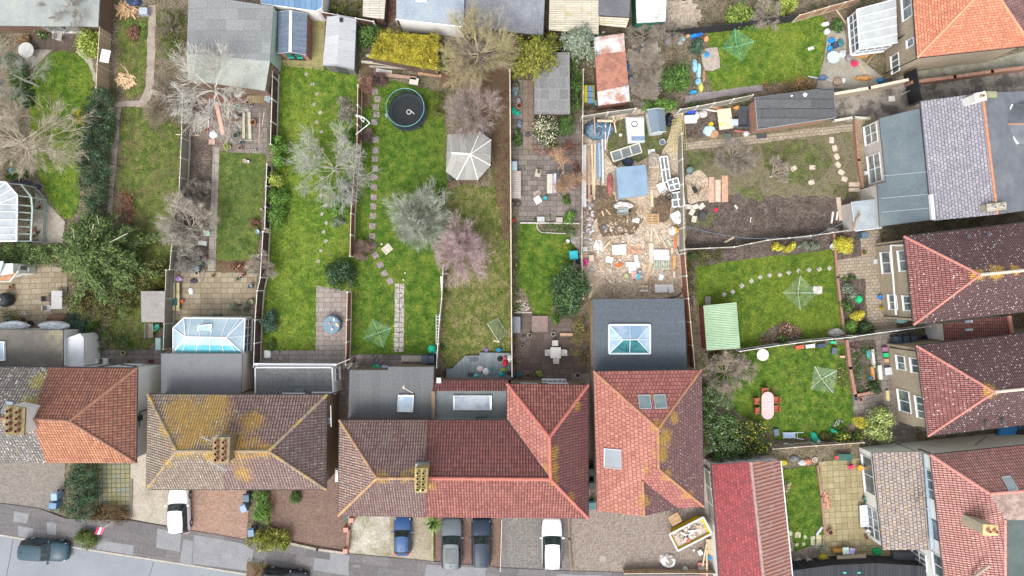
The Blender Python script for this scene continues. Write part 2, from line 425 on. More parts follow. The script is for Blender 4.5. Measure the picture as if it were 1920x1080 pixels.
def gable_shed(name,label,quad,ze,zr,wall_mat,roof_mat,inset=.1,cat='shed',ridge=None,trim=None,group=None,th=.05):
 """quad = eave corners; the ridge runs from the middle of edge 0-1 to the middle of edge 2-3"""
 A,B,C,D=[P(x,y,ze)for x,y in quad];c=(A+B+C+D)/4;t=thing(name,label,cat,(c.x,c.y,0),0,group)
 up=Vector((0,0,zr-ze));m1=(A+B)/2+up;m2=(C+D)/2+up;b=MB()
 for f in([A,m1,m2,D],[m1,B,C,m2]):
  f=f if area([(p.x,p.y)for p in f])>0 else f[::-1]
  b.loft([[p-Vector((0,0,th))for p in f],f])
 b.build('roof',roof_mat,t)
 fp=[Vector((*p,0))for p in offset_poly([(p.x,p.y)for p in(A,B,C,D)],inset)]
 zz=Vector((0,0,ze-th-.02));b=MB();b.loft([fp,[p+zz for p in fp]])
 for i,j,m in((0,1,m1),(2,3,m2)):
  mm=(fp[i]+fp[j])/2+Vector((0,0,zr-th-.03));b.add([fp[i]+zz,fp[j]+zz,mm],[(0,1,2)])
 b.build('wall',wall_mat,t)
 if ridge:r=MB();r.beam(m1+Vector((0,0,.01)),m2+Vector((0,0,.01)),.26,.05);r.build('ridge_cap',ridge,t)
 if trim:
  for p,m,q in((A,m1,B),(C,m2,D)):r=MB();r.beam(p,m,.04,.14);r.beam(m,q,.04,.14);r.build('bargeboard',trim,t)
 return t,[(p.x,p.y)for p in fp],(c.x,c.y)

# fences, walls
FENCE_N=[0]
def fence(label,pts,h=1.8,board=None,post=None,rail=None,sp=1.85,name='fence',cat='fence',gravel=True,pw=.11,group=None,cap=.05,th=.04,postup=.0):
 W=[P(x,y,h)for x,y in pts];c=W[len(W)//2];t=thing(name,label,cat,(c.x,c.y,0),0,group)
 def q(p,z):return Vector((p.x,p.y,z))
 capb=MB();gb=MB();first=True
 for a,b_ in zip(W[:-1],W[1:]):
  n=max(1,round((b_-a).length/sp))
  for i in range(n):
   p=a.lerp(b_,i/n);r=a.lerp(b_,(i+1)/n);m=MB();jz=h-.04+rng.uniform(-.03,.01)
   z0=.28 if gravel else .04
   m.loft([[q(p,z0),q(r,z0),q(r,jz),q(p,jz)],[q(p,z0)+(r-p).cross(Vector((0,0,1))).normalized()*th,q(r,z0)+(r-p).cross(Vector((0,0,1))).normalized()*th,q(r,jz)+(r-p).cross(Vector((0,0,1))).normalized()*th,q(p,jz)+(r-p).cross(Vector((0,0,1))).normalized()*th]])
   m.build('panel',board,t)
   capb.beam(q(p,jz+.02),q(r,jz+.02),cap,.04)
   if gravel:gb.beam(q(p,.14),q(r,.14),.06,.27)
   for s in([p]if not(i==n-1 and b_ is W[-1])else[p,r]):
    k=MB();k.box(s.x,s.y,(h+postup)/2+.02,pw,pw,h+postup+.04,math.atan2((b_-a).y,(b_-a).x));k.build('post',post or board,t)
 capb.build('capping',rail or board,t)
 if gravel:gb.build('gravel_board',post or board,t)
 return t
def brick_wall(label,pts,h,w,mat,cope=None,name='garden_wall',cat='wall',group=None):
 W=[P(x,y,h)for x,y in pts];c=W[len(W)//2];t=thing(name,label,cat,(c.x,c.y,0),0,group);b=MB();k=MB()
 for a,d in zip(W[:-1],W[1:]):
  e=(d-a).normalized()*(w*.5);b.beam(Vector((a.x,a.y,h/2))-e*.98,Vector((d.x,d.y,h/2))+e*.98,w,h)
  k.beam(Vector((a.x,a.y,h+.03))-e,Vector((d.x,d.y,h+.03))+e,w*1.15,.06)
 b.build('wall',mat,t);k.build('coping',cope or mat,t);return t

# ---------------------------------------------------------------- vegetation
def seg_mesh(segs,n=3):
 A=np.array([s[0]for s in segs],np.float32);B=np.array([s[1]for s in segs],np.float32)
 ra=np.array([s[2]for s in segs],np.float32)[:,None];rb=np.array([s[3]for s in segs],np.float32)[:,None]
 d=B-A;d/=np.maximum(np.linalg.norm(d,axis=1,keepdims=True),1e-6)
 ref=np.where(np.abs(d[:,2:3])>.9,np.array([[1,0,0]],np.float32),np.array([[0,0,1]],np.float32))
 t=np.cross(ref,d);t/=np.linalg.norm(t,axis=1,keepdims=True);u=np.cross(d,t)
 R_=[]
 for P_,r in((A,ra),(B,rb)):
  for i in range(n):
   a=2*math.pi*i/n;R_.append(P_+(t*math.cos(a)+u*math.sin(a))*r)
 V=np.stack(R_,1).reshape(-1,3);k=len(segs);base=(np.arange(k)*2*n)[:,None]
 F=np.concatenate([np.stack([base[:,0]+i,base[:,0]+(i+1)%n,base[:,0]+n+(i+1)%n,base[:,0]+n+i],1)for i in range(n)],0)
 return V,F.astype(np.int32)
def np_obj(name,V,F,mat,parent=None,smooth=False):
 me=np_mesh(name,V,F,smooth);me.materials.append(mat);o=bpy.data.objects.new(name,me);link(o,parent);return o
def grow(out,p,d,L,r,lvl,rnd,wob=.25,up=.12,split=(2,4),ang=.6,rmin=.012,lf=.66):
 n=3 if lvl>0 else 2
 for i in range(n):
  d=(d+Vector((rnd.gauss(0,wob),rnd.gauss(0,wob),rnd.gauss(0,wob)*.6+up))*.5).normalized()
  q=p+d*(L/n);r2=max(rmin,r*(.82 if lvl else .6));out.append((p[:],q[:],r,r2));p,r=q,r2
  if lvl>0 and(i>0 or rnd.random()<.35):
   for _ in range(rnd.randint(*split)-1):
    side=Vector((rnd.gauss(0,1),rnd.gauss(0,1),rnd.gauss(0,.6)));side-=d*side.dot(d);side.normalize()
    e=(d*math.cos(ang)+side*math.sin(ang*rnd.uniform(.6,1.3))).normalized()
    grow(out,p,e,L*lf*rnd.uniform(.7,1.15),max(rmin,r*.62),lvl-1,rnd,wob,up,split,ang,rmin,lf)
 if lvl>0:grow(out,p,d,L*lf,r*.8,lvl-1,rnd,wob,up,split,ang,rmin,lf)
def bare_tree(label,x,y,rad,h=5.0,limbs=9,lvl=3,twig=(.40,.37,.32),trunkc=None,seed=1,tr=.12,rmin=.010,fork=.35,elev=(.2,1.0),sx=1.0,sy=1.0,az=None,name='bare_tree',cat='tree',group=None,wob=.22,split=(2,3),ang=.55,up=.06,clean=.0,lf=.66,tw=2):
 zc=h*.7;lvl=min(lvl,3)if rad<95 else lvl;rmin*=.68;c=P(x,y,zc);r=rad*S*(H-zc)/H*.86;rnd=random.Random(seed);twig=tuple(v*.86 for v in twig)
 t=thing(name,label,cat,(c.x,c.y,0),0,group);out=[];f=Vector((0,0,h*fork));L0=r/(1+lf+lf*lf*.8)if lvl>1 else r/(1+lf)
 for i in range(limbs):
  a=(i+rnd.uniform(-.3,.3))/limbs*2*math.pi if az is None else rnd.uniform(*az);e=rnd.uniform(*elev)
  d=Vector((math.cos(a)*math.cos(e)*sx,math.sin(a)*math.cos(e)*sy,math.sin(e)))
  st=Vector((0,0,h*fork*rnd.uniform(.8,1.4)))
  st=st+Vector((d.x,d.y,0))*r*.05;grow(out,st,d.normalized(),L0*rnd.uniform(.7,1.2)*d.length,tr*rnd.uniform(.2,.36),lvl,rnd,wob,up,split,ang,rmin,lf)
 tb=[];p=Vector((0,0,0));rr=tr
 for i in range(4):
  q=Vector((rnd.gauss(0,.04),rnd.gauss(0,.04),h*fork*1.4*(i+1)/4));tb.append((p[:],q[:],rr,rr*.85));p=q;rr*=.85
 zz=max(s[1][2]for s in out);k=h/zz if zz>h else 1
 out=[((a[0],a[1],a[2]*k),(b[0],b[1],b[2]*k),r0,r1)for a,b,r0,r1 in out]
 V,F=seg_mesh(tb,7);np_obj('trunk',V,F,bark('b',trunkc or twig),t,True)
 V,F=seg_mesh(out,3);np_obj('branches',V,F,bark('b',twig),t)
 e=[s for s in out if s[3]<=rmin*1.6];A=np.array([s[0]for s in e],np.float32);B=np.array([s[1]for s in e],np.float32);g=np.random.default_rng(seed);m=tw;A=np.repeat(A,m,0);B=np.repeat(B,m,0);D=B-A;D/=np.maximum(np.linalg.norm(D,axis=1,keepdims=True),1e-5);D+=g.normal(0,.5,D.shape);D/=np.linalg.norm(D,axis=1,keepdims=True)
 p=A+(B-A)*g.random((len(A),1));q=p+D*g.uniform(.15,.6,(len(A),1))*min(1,r/2.2);W_=np.cross(D,g.normal(size=D.shape));W_/=np.linalg.norm(W_,axis=1,keepdims=True);W_*=.007
 V=np.stack([p-W_,p+W_,q+W_*.5,q-W_*.5],1).reshape(-1,3);F=(np.arange(len(p))[:,None]*4+np.arange(4)[None]).astype(np.int32);np_obj('twigs',V,F,leaf('tw%.2f%.2f'%twig[:2],tuple(v*.5 for v in twig),tuple(v*.95 for v in twig),tuple(min(.7,v*1.35)for v in twig)),t);return t
def leaves(C,Rr,n,size,seed,aspect=.55,up=.45,shell=.5,tiltn=.6):
 g=np.random.default_rng(seed);C=np.asarray(C,np.float32);Rr=np.asarray(Rr,np.float32)
 if Rr.ndim==1:Rr=Rr[:,None]*np.ones((1,3),np.float32)
 wgt=Rr[:,0]**2;i=g.choice(len(C),n,p=wgt/wgt.sum())
 d=g.normal(size=(n,3));d[:,2]=d[:,2]*.8+up;d/=np.linalg.norm(d,axis=1,keepdims=True)
 rr=shell+(1-shell)*g.random((n,1));p=C[i]+d*rr*Rr[i];p[:,2]=np.maximum(p[:,2],.02)
 nn=d+g.normal(size=(n,3))*tiltn;nn/=np.linalg.norm(nn,axis=1,keepdims=True)
 t=np.cross(nn,g.normal(size=(n,3)));t/=np.maximum(np.linalg.norm(t,axis=1,keepdims=True),1e-5);b=np.cross(nn,t)
 s=size*g.uniform(.6,1.3,(n,1));T=t*s*.5;B=b*s*.5*aspect
 V=np.stack([p-T,p+B*.9-T*.1,p+T,p-B*.9-T*.1],1).reshape(-1,3)
 F=(np.arange(n)[:,None]*4+np.arange(4)[None]).astype(np.int32);return V,F
def stems(cx,cy,h,r,seed,n=6):
 rnd=random.Random(seed);s=[]
 for i in range(n):
  a=rnd.uniform(0,6.28);s.append(((0,0,0),(math.cos(a)*r*.6*rnd.random(),math.sin(a)*r*.6*rnd.random(),h*.75),.03,.012))
 return s
def bush(label,x,y,rx,ry=None,h=1.2,mat=None,n=None,size=.13,seed=1,name='bush',cat='bush',group=None,rot=0,lumps=None,stemc=(.12,.09,.06),up=.45,base=0.0,flower=None,fl=0.0,tiltn=.6,shell=.5,fsize=None):
 """round shrub; rx, ry in photo pixels at its top"""
 ry=ry or rx;zc=base+h*.8;c=P(x,y,zc);k=S*(H-zc)/H;ax,ay=rx*k,ry*k;rnd=random.Random(seed)
 t=thing(name,label,cat,(c.x,c.y,0),0,group);n=n or int(ax*ay*3.1*6/(size*size*.5));lumps=lumps or max(9,int(ax*ay*7))
 C,Q=[],[];lr=min(ax,ay);ca,sa=math.cos(R(rot)),math.sin(R(rot))
 for i in range(lumps):
  a=rnd.uniform(0,6.283);q=math.sqrt(rnd.random())*.8;s=rnd.uniform(.38,.62)*min(lr,1.3);u,v=math.cos(a)*q*ax*(1-s/ax*.5),math.sin(a)*q*ay*(1-s/ay*.5)
  s=min(s,h*.5);zz=base+max(s*.6,(h-s)*math.sqrt(max(0.08,1-q*q))*rnd.uniform(.8,1.05));C.append((u*ca-v*sa,u*sa+v*ca,zz));Q.append(s)
  C.append((u*ca-v*sa,u*sa+v*ca,base+zz*.4));Q.append(s)
 V,F=leaves(C,Q,n,size,seed,up=up,tiltn=tiltn,shell=shell);np_obj('foliage',V,F,mat,t)
 if flower:
  V,F=leaves(C,[q*1.06 for q in Q],int(n*fl),fsize or size*1.1,seed+5,up=.9,shell=.92,tiltn=.4);np_obj('blossom',V,F,flower,t)
 V,F=seg_mesh(stems(0,0,h,min(ax,ay),seed),4);np_obj('stem',V,F,bark('b',stemc),t);return t
def hedge(label,pts,h,mat,size=.12,seed=1,name='hedge',cat='hedge',dens=5.0,sz=None,group=None,clip=True,jag=.08,flower=None,fl=0,z0=0.0):
 """clipped hedge or ground-hugging bank over a photo polygon (at its top)"""
 W=wpts(pts,h);A=abs(area(W));cx=sum(p[0]for p in W)/len(W);cy=sum(p[1]for p in W)/len(W)
 t=thing(name,label,cat,(cx,cy,0),0,group);g=np.random.default_rng(seed);xs=[p[0]for p in W];ys=[p[1]for p in W]
 k=max(18,int(A*8));q=g.uniform((min(xs),min(ys)),(max(xs),max(ys)),(k*6,2));q=q[inside(q,W)][:k]
 s=g.uniform(.28,.48,len(q));C=np.concatenate([q-(cx,cy),(z0+np.maximum(.1,h-z0-s+g.normal(0,jag,len(q))))[:,None]],1)
 C2=C.copy();C2[:,2]=z0+(C2[:,2]-z0)*.5;C=np.concatenate([C,C2]);s=np.concatenate([s,s])
 n=int(A*dens*1.5/(size*size*.5));V,F=leaves(C,s,n,size,seed,up=.5,shell=.55);np_obj('foliage',V,F,mat,t)
 if flower:V,F=leaves(C,s*1.05,int(n*fl),size*1.1,seed+3,up=.9,shell=.9);np_obj('blossom',V,F,flower,t)
 sg=[]
 for a in q[::3]:sg.append(((a[0]-cx,a[1]-cy,0),(a[0]-cx+.05,a[1]-cy,h*.7),.025,.012))
 V,F=seg_mesh(sg,4);np_obj('stem',V,F,bark('b',(.1,.08,.06)),t);return t
def inside(q,poly):
 r=np.zeros(len(q),bool);n=len(poly)
 for i in range(n):
  x1,y1=poly[i];x2,y2=poly[(i+1)%n]
  if abs(y2-y1)<1e-9:continue
  c=((y1>q[:,1])!=(y2>q[:,1]))&(q[:,0]<(x2-x1)*(q[:,1]-y1)/(y2-y1)+x1);r^=c
 return r
def conifer(label,x,y,rad,h,mat,seed=1,fr=70,size=.16,name='conifer',droop=.15,sx=1,sy=1,dens=60,group=None,barkc=(.2,.17,.14),width=.28):
 zc=h*.6;c=P(x,y,zc);r=rad*S*(H-zc)/H;rnd=random.Random(seed);t=thing(name,label,'tree',(c.x,c.y,0),0,group);g=np.random.default_rng(seed);segs=[];Cs=[];Ds=[]
 for i in range(fr):
  u=(i+.5)/fr;z=h*(.25+.72*u);Lr=r*(1-u)**.6*rnd.uniform(.7,1.15)+.2;a=i*2.399+rnd.uniform(-.4,.4);p=Vector((0,0,z));d=Vector((math.cos(a)*sx,math.sin(a)*sy,.25));m=6;pts=[p]
  for j in range(m):d.z-=droop;d.x+=rnd.gauss(0,.1);d.y+=rnd.gauss(0,.1);p=p+d*(Lr/m);pts.append(p)
  for j in range(m):
   segs.append((pts[j][:],pts[j+1][:],.03*(1-j/m)+.012,.03*(1-(j+1)/m)+.01));k=int(dens*(Lr/r)*.4)+4
   for _ in range(k):
    q=pts[j].lerp(pts[j+1],rnd.random());sd_=Vector((-d.y,d.x,0)).normalized()*rnd.gauss(0,width*(1.1-.6*j/m));Cs.append((q+sd_+Vector((0,0,rnd.gauss(-.02,.08))))[:]);dd=(d.normalized()*1.0+sd_.normalized()*.8);Ds.append(dd[:])
 C=np.array(Cs);D=np.array(Ds);n=len(C);D/=np.linalg.norm(D,axis=1,keepdims=True);D+=g.normal(0,.25,D.shape);N_=g.normal(0,.5,D.shape)+(0,0,1);B=np.cross(D,N_);B/=np.linalg.norm(B,axis=1,keepdims=True);s=size*g.uniform(.6,1.4,(n,1));T=D*s*.5;B=B*s*.26
 V=np.stack([C-T,C+B,C+T,C-B],1).reshape(-1,3);F=(np.arange(n)[:,None]*4+np.arange(4)[None]).astype(np.int32)
 np_obj('crown',V,F,mat,t);V,F=seg_mesh([((0,0,0),(0,0,h*.95),.16,.03)]+segs,4);np_obj('trunk',V,F,bark('b',barkc),t);return t
def spiky(label,x,y,rad,mat,h=.7,n=40,seed=1,name='spiky_plant',cat='plant',w=.05,group=None,base=0):
 c=P(x,y,h);r=rad*S;rnd=random.Random(seed);b=MB();t=thing(name,label,cat,(c.x,c.y,0),0,group)
 for i in range(n):
  a=rnd.uniform(0,6.28);e=rnd.uniform(.1,1.3);L=r*rnd.uniform(.7,1.1);s=Vector((-math.sin(a),math.cos(a),0))*w*.5;p0=Vector((0,0,base+.05));p1=p0+Vector((math.cos(a)*L*.5,math.sin(a)*L*.5,h*math.sin(e)));p2=p0+Vector((math.cos(a)*L,math.sin(a)*L,h*math.sin(e)*.8))
  b.add([p0-s,p0+s,p1+s,p1-s,p2],[(0,1,2,3),(3,2,4)])
 b.build('foliage',mat,t,rel=False);m=MB();m.tube((0,0,0),(0,0,base+h*.25),.06,n=6);m.build('stem',bark('b',(.15,.11,.08)),t,rel=False);return t
# ---------------------------------------------------------------- objects built once per kind, in their own axes
PROTO={}
def place(kind,key,builder,label,cat,x,y,z=0.0,rz=0.0,group=None,name=None,scale=1.0):
 """first use builds the thing, later uses copy it with all its parts"""
 k=(kind,)+tuple(key);loc=P(x,y,z)
 if k not in PROTO:
  t=thing(name or kind,label,cat,loc,R(rz),group);builder(t,*key);PROTO[k]=t
 else:
  t=copy_tree(PROTO[k]);t.location=loc;t.rotation_euler=(0,0,R(rz))
  if 'group' in t.keys():del t['group']
  tag(t,label,cat,group)
 t.scale=(scale,)*3 if not isinstance(scale,tuple)else scale
 return t
def L(mb,name,mat,t,smooth=False):return mb.build(name,mat,t,rel=False,smooth=smooth)

def paint(c,rough=.25):
 k=('paint',c)
 if k not in MC:
  t=NT('car_paint');m=t.out((*c,1),rough,0,.14);t.b.inputs['Coat Weight'].default_value=.03;t.b.inputs['Coat Roughness'].default_value=.08
  t.set(t.b.inputs['Roughness'],t.ramp(t.noise(6,4),[(.3,rough*.8),(.7,rough*1.3)]));MC[k]=m
 return MC[k]
CARGL=glassy('car_glass',(.012,.02,.022),.05,(.03,.05,.055),2.5);MC['car_glass'].node_tree.nodes['Principled BSDF'].inputs['Specular IOR Level'].default_value=.45
def build_car(t,Lg,W,Hh,c,roofc,est):
 pm=paint(c);rings=[];ns=25;zs=.60*Hh
 for i in range(ns):
  u=i/(ns-1)*2-1;y=u*Lg/2;e=abs(u);w_=W/2*(1-.16*e**5-.10*max(0,e-.9)*5)
  if u>.45:zt=zs+.06-.30*((u-.45)/.55)**1.8
  elif u<-.8:zt=zs+.07-.16*((-u-.8)/.2)**1.6
  else:zt=zs+.07
  zl=.2+.08*e**8;r=[]
  for sx,zz in((-.86,zl),(-.985,zl+.12),(-1.0,.5),(-.985,zt-.2),(-.93,zt-.09),(-.80,zt-.02),(-.4,zt+.015),(0,zt+.025),(.4,zt+.015),(.80,zt-.02),(.93,zt-.09),(.985,zt-.2),(1.0,.5),(.985,zl+.12),(.86,zl)):r.append((w_*sx,y,zz))
  rings.append(r)
 b=MB();b.loft(rings);L(b,'body',pm,t,True)
 yf,yb=.17*Lg,(-.47 if est else-.42)*Lg;ytf,ytb=.02*Lg,(-.40 if est else-.30)*Lg;wb,wt=W*.46,W*.36;z0,z1=zs+.03,Hh
 # greenhouse shell
 def ring(f):
  z=z0+(z1-z0)*f;y1=yf+(ytf-yf)*f;y0=yb+(ytb-yb)*f;w_=wb+(wt-wb)*f;m=(y0+y1)/2;o=.05*W
  return[(-w_,y0+.06,z),(-w_*.8,y0-.02,z),(0,y0-o,z),(w_*.8,y0-.02,z),(w_,y0+.06,z),(w_*1.02,m,z),(w_,y1-.1,z),(w_*.8,y1+.02,z),(0,y1+o,z),(-w_*.8,y1+.02,z),(-w_,y1-.1,z),(-w_*1.02,m,z)]
 b=MB();b.loft([ring(0),ring(.5),ring(.97)],True,True);L(b,'cabin',DGREY,t,False)
 def pt(x,f,back):
  z=z0+(z1-z0)*f;w_=wb+(wt-wb)*f;y=(yb+(ytb-yb)*f)if back else(yf+(ytf-yf)*f);o=.05*W*(1-x*x);s=-1 if back else 1
  return Vector((x*w_*.9,y+s*(o+.02+.0),z+.012))
 for nm,back,f1 in(('windscreen',False,.96),('rear_window',True,.9)):
  g=MB();xs=[-1,-.5,0,.5,1];g.loft([[pt(x,.06,back)for x in xs],[pt(x,f1,back)for x in xs]],False,False,False);L(g,nm,CARGL,t,True)
 for s in(-1,1):
  g=MB();q=lambda f,u:Vector((s*((wb+(wt-wb)*f)*1.02+.012),(yb+(ytb-yb)*f)*(1-u)+(yf+(ytf-yf)*f)*u,z0+(z1-z0)*f))
  g.loft([[q(.08,.06),q(.08,.36),q(.08,.65),q(.08,.93)],[q(.92,.08),q(.92,.36),q(.92,.65),q(.92,.90)]],False,False,False);L(g,'side_window',CARGL,t)
 # roof panel, slightly domed
 n=7;rr=[]
 for i in range(n):
  u=i/(n-1);y=(ytb-.06)*(1-u)+(ytf+.08)*u;k=1-.06*abs(u*2-1)**3
  rr.append([(wt*1.03*k*x,y+(.05*W*(1-x*x))*(u*2-1)*(abs(u*2-1)>.95),z1+.05-.05*x*x-.03*abs(u*2-1)**2-(.03 if abs(x)==1 else 0))for x in(-1,-.93,-.6,0,.6,.93,1)])
 b=MB();b.loft(rr,False,False,False);L(b,'roof',paint(roofc),t,True)
 if roofc!=c:
  g=MB();g.poly([(-wt*.72,ytb*.8,z1+.062),(wt*.72,ytb*.8,z1+.062),(wt*.72,ytf-.25,z1+.062),(-wt*.72,ytf-.25,z1+.062)]);L(g,'sunroof',CARGL,t)
 a=MB();a.tube((0,ytb+.25,z1+.04),(0,ytb+.05,z1+.12),.02);L(a,'aerial',BLACK,t)
 for s in(-1,1):
  m=MB();m.box(s*(W/2+.09),yf-.15,zs+.1,.2,.12,.14);m.beam((s*W*.45,yf-.15,zs+.05),(s*(W/2+.05),yf-.15,zs+.08),.05);L(m,'wing_mirror',pm,t)
  h=MB();h.loft([[(s*W*.30,Lg*.47,.56),(s*W*.43,Lg*.435,.56),(s*W*.435,Lg*.38,.62),(s*W*.36,Lg*.43,.64)],[(s*W*.30,Lg*.478,.66),(s*W*.43,Lg*.445,.68),(s*W*.437,Lg*.38,.735),(s*W*.36,Lg*.43,.745)]]);L(h,'headlight',plain((.6,.62,.65),.1,.3),t)
  h=MB();h.loft([[(s*W*.28,-Lg*.494,.62),(s*W*.44,-Lg*.47,.62),(s*W*.462,-Lg*.40,.66),(s*W*.36,-Lg*.45,.66)],[(s*W*.28,-Lg*.494,.86*zs+.06),(s*W*.44,-Lg*.474,.9*zs+.06),(s*W*.465,-Lg*.41,zs+.02),(s*W*.36,-Lg*.45,zs+.03)]]);L(h,'tail_light',plain((.45,.02,.02),.2),t)
  for yy in(.31,-.30):
   w_=MB();w_.tube((s*(W/2-.22),yy*Lg,.32),(s*(W/2+.01),yy*Lg,.32),.32,n=20);wh=L(w_,'wheel',plain((.02,.02,.02),.9),t,False);r_=MB();r_.tube((s*(W/2+.0),yy*Lg,.32),(s*(W/2+.022),yy*Lg,.32),.2,n=12);L(r_,'rim',METAL,wh)
 pl=MB();pl.box(0,-Lg/2-.005,.5,.5,.03,.12);L(pl,'number_plate',plain((.6,.5,.1),.5),t)
 wp=MB();wp.beam((-.5,yf+.02,z0+.06),(0,yf+.06,z0+.12),.02);wp.beam((.1,yf+.06,z0+.06),(.6,yf-.02,z0+.12),.02);L(wp,'wiper',BLACK,t)
def car(label,x,y,rz,c,Lg=4.4,W=1.82,Hh=1.5,roofc=None,est=True):return place('parked_car',(Lg,W,Hh,c,roofc or c,est),build_car,label,'car',x,y,0,rz,'cars parked on the driveways')

def build_airer(t,r,c,lines):
 m=plain(c,.4);b=MB();b.tube((0,0,0),(0,0,1.75),.025);L(b,'pole',METAL,t)
 tips=[]
 for i in range(4):
  a=math.pi/2*i;tip=Vector((math.cos(a)*r,math.sin(a)*r,1.85));tips.append(tip);q=MB();q.tube((0,0,1.35),tip,.022,.018,5);L(q,'arm',m,t)
 b=MB()
 for k in range(lines):
  f=1-k*(.78/lines)
  for i in range(4):
   p,q=[Vector((v.x*f,v.y*f,1.35+.5*f))for v in(tips[i],tips[(i+1)%4])];md=(p+q)/2-Vector((0,0,.02));b.tube(p,md,.006,n=3);b.tube(md,q,.006,n=3)
 L(b,'washing_line',plain((min(1,c[0]*.8+.1),min(1,c[1]*.9+.12),min(1,c[2]*.8+.1)),.6),t)
def airer(label,x,y,r,rz,c=(.18,.45,.3),lines=7):return place('rotary_airer',(r,c,lines),build_airer,label,'clothes line',x,y,0,rz,'rotary clothes lines on the lawns')
def build_pot(t,r,h,c,plant):
 m=plain(c,.7,0,.2);b=MB();b.lathe(0,0,[(r*.7,0),(r*.95,h*.86),(r*1.05,h*.88),(r*1.05,h),(r*.86,h),(r*.84,h*.85)],14,True,False);L(b,'pot',m,t)
 b=MB();b.lathe(0,0,[(r*.85,h*.84),(.001,h*.88)],12,False,False);L(b,'compost',plain((.035,.025,.018),.95),t)
 if plant:
  pm=LEAF[plant];V,F=leaves([(0,0,h+r*.5)],[r*1.0],60,r*.55,int(r*100),up=.4,shell=.2);np_obj('foliage',V,F,pm,t)
TERRA=(.42,.17,.09)
def pot(label,x,y,r=.2,h=.3,c=TERRA,plant=None,z=0,group='plant pots about the gardens'):return place('plant_pot',(r,h,c,plant),build_pot,label,'plant pot',x,y,z,rng.uniform(0,360),group)
def build_bin(t,c,lid):
 b=MB();b.loft([[(-.22,-.25,.06),(.22,-.25,.06),(.22,.25,.06),(-.22,.25,.06)],[(-.28,-.34,.98),(.28,-.34,.98),(.28,.34,.98),(-.28,.34,.98)]]);L(b,'bin_body',plain(c,.5),t)
 b=MB();b.loft([[(-.3,-.36,.98),(.3,-.36,.98),(.3,.36,.98),(-.3,.36,.98)],[(-.28,-.34,1.05),(.28,-.34,1.05),(.26,.3,1.08),(-.26,.3,1.08)]]);L(b,'lid',plain(lid,.45),t)
 b=MB();b.tube((-.24,.4,1.0),(.24,.4,1.0),.025);b.tube((-.24,.3,1.0),(-.24,.4,1.0),.02);b.tube((.24,.3,1.0),(.24,.4,1.0),.02);L(b,'handle',plain(c,.5),t)
 for s in(-1,1):b=MB();b.tube((s*.2,.3,.1),(s*.27,.3,.1),.1,n=12);L(b,'wheel',BLACK,t)
def wbin(label,x,y,rz=0,c=(.05,.06,.07),lid=None):return place('wheelie_bin',(c,lid or c),build_bin,label,'bin',x,y,0,rz,'wheelie bins')
def build_chair(t,c,w,hb):
 m=plain(c,.6);b=MB();b.box(0,0,.43,w,w,.04);b.box(0,w*.35,.455,w*.9,w*.2,.01);L(b,'seat',m,t)
 b=MB();b.box(0,w*.5,.43+hb*.5,w*.95,.04,hb);b.box(0,w*.53,.43+hb,w,.06,.06);L(b,'backrest',m,t)
 for sx in(-1,1):
  for sy in(-1,1):q=MB();q.beam((sx*w*.42,sy*w*.42,.41),(sx*w*.46,sy*w*.46,0),.04);L(q,'leg',m,t)
  q=MB();q.beam((sx*w*.5,-w*.45,.62),(sx*w*.5,w*.5,.62),.06,.03);q.beam((sx*w*.5,-w*.42,.44),(sx*w*.5,-w*.42,.61),.035);L(q,'armrest',m,t)
def chair(label,x,y,rz,c,w=.5,hb=.5,group='garden chairs',z=0):return place('garden_chair',(c,w,hb),build_chair,label,'chair',x,y,z,rz,group)
def build_table(t,rx,ry,shape,c,legc,h):
 b=MB()
 if shape=='round':b.lathe(0,0,[(rx*.97,h-.035),(rx,h-.02),(rx,h),(rx*.99,h+.006)],28)
 elif shape=='oval':
  p=[]
  for i in range(12):a=math.pi*i/11;p.append((rx*math.cos(a),(ry-rx)+rx*math.sin(a)))
  for i in range(12):a=math.pi+math.pi*i/11;p.append((rx*math.cos(a),-(ry-rx)+rx*math.sin(a)))
  b.prism(p,h-.04,h)
 else:b.box(0,0,h-.02,rx*2,ry*2,.04)
 L(b,'tabletop',plain(c,.5,0,.1),t)
 for sx in(-1,1):
  for sy in(-1,1):q=MB();q.beam((sx*rx*.55,sy*ry*.6,h-.04),(sx*rx*.68,sy*ry*.72,0),.045);L(q,'leg',plain(legc,.6),t)
def table(label,x,y,rx,ry,shape,c,rz=0,legc=None,h=.73,z=0,group=None):return place('garden_table',(rx,ry,shape,c,legc or c,h),build_table,label,'table',x,y,z,rz,group)
def build_bench(t,w,c):
 m=plain(c,.85,0,.25);b=MB()
 for i in range(4):b.box(0,-.16+i*.12,.44,w,.09,.03)
 L(b,'seat',m,t);b=MB()
 for i in range(3):b.box(0,.26+i*.03,.56+i*.13,w,.03,.09)
 L(b,'backrest',m,t)
 for s in(-1,1):
  for yy in(-.2,.24):q=MB();q.beam((s*w*.46,yy,0),(s*w*.46,yy,.42 if yy<0 else .9),.06);L(q,'leg',m,t)
  q=MB();q.beam((s*w*.46,-.22,.62),(s*w*.46,.26,.62),.06,.03);L(q,'armrest',m,t)
def bench(label,x,y,rz,w=1.3,c=(.25,.18,.12),z=0):return place('garden_bench',(w,c),build_bench,label,'bench',x,y,z,rz,'garden benches')
def build_pallet(t,w,l,c):
 m=plain(c,.85,0,.2)
 for y in(-l/2+.05,0,l/2-.05):q=MB();q.box(0,y,.06,w,.09,.09);L(q,'bearer',m,t)
 n=7;b=MB()
 for i in range(n):b.box(-w/2+.05+i*(w-.1)/(n-1),0,.115,.09,l,.02)
 L(b,'deck_boards',m,t)
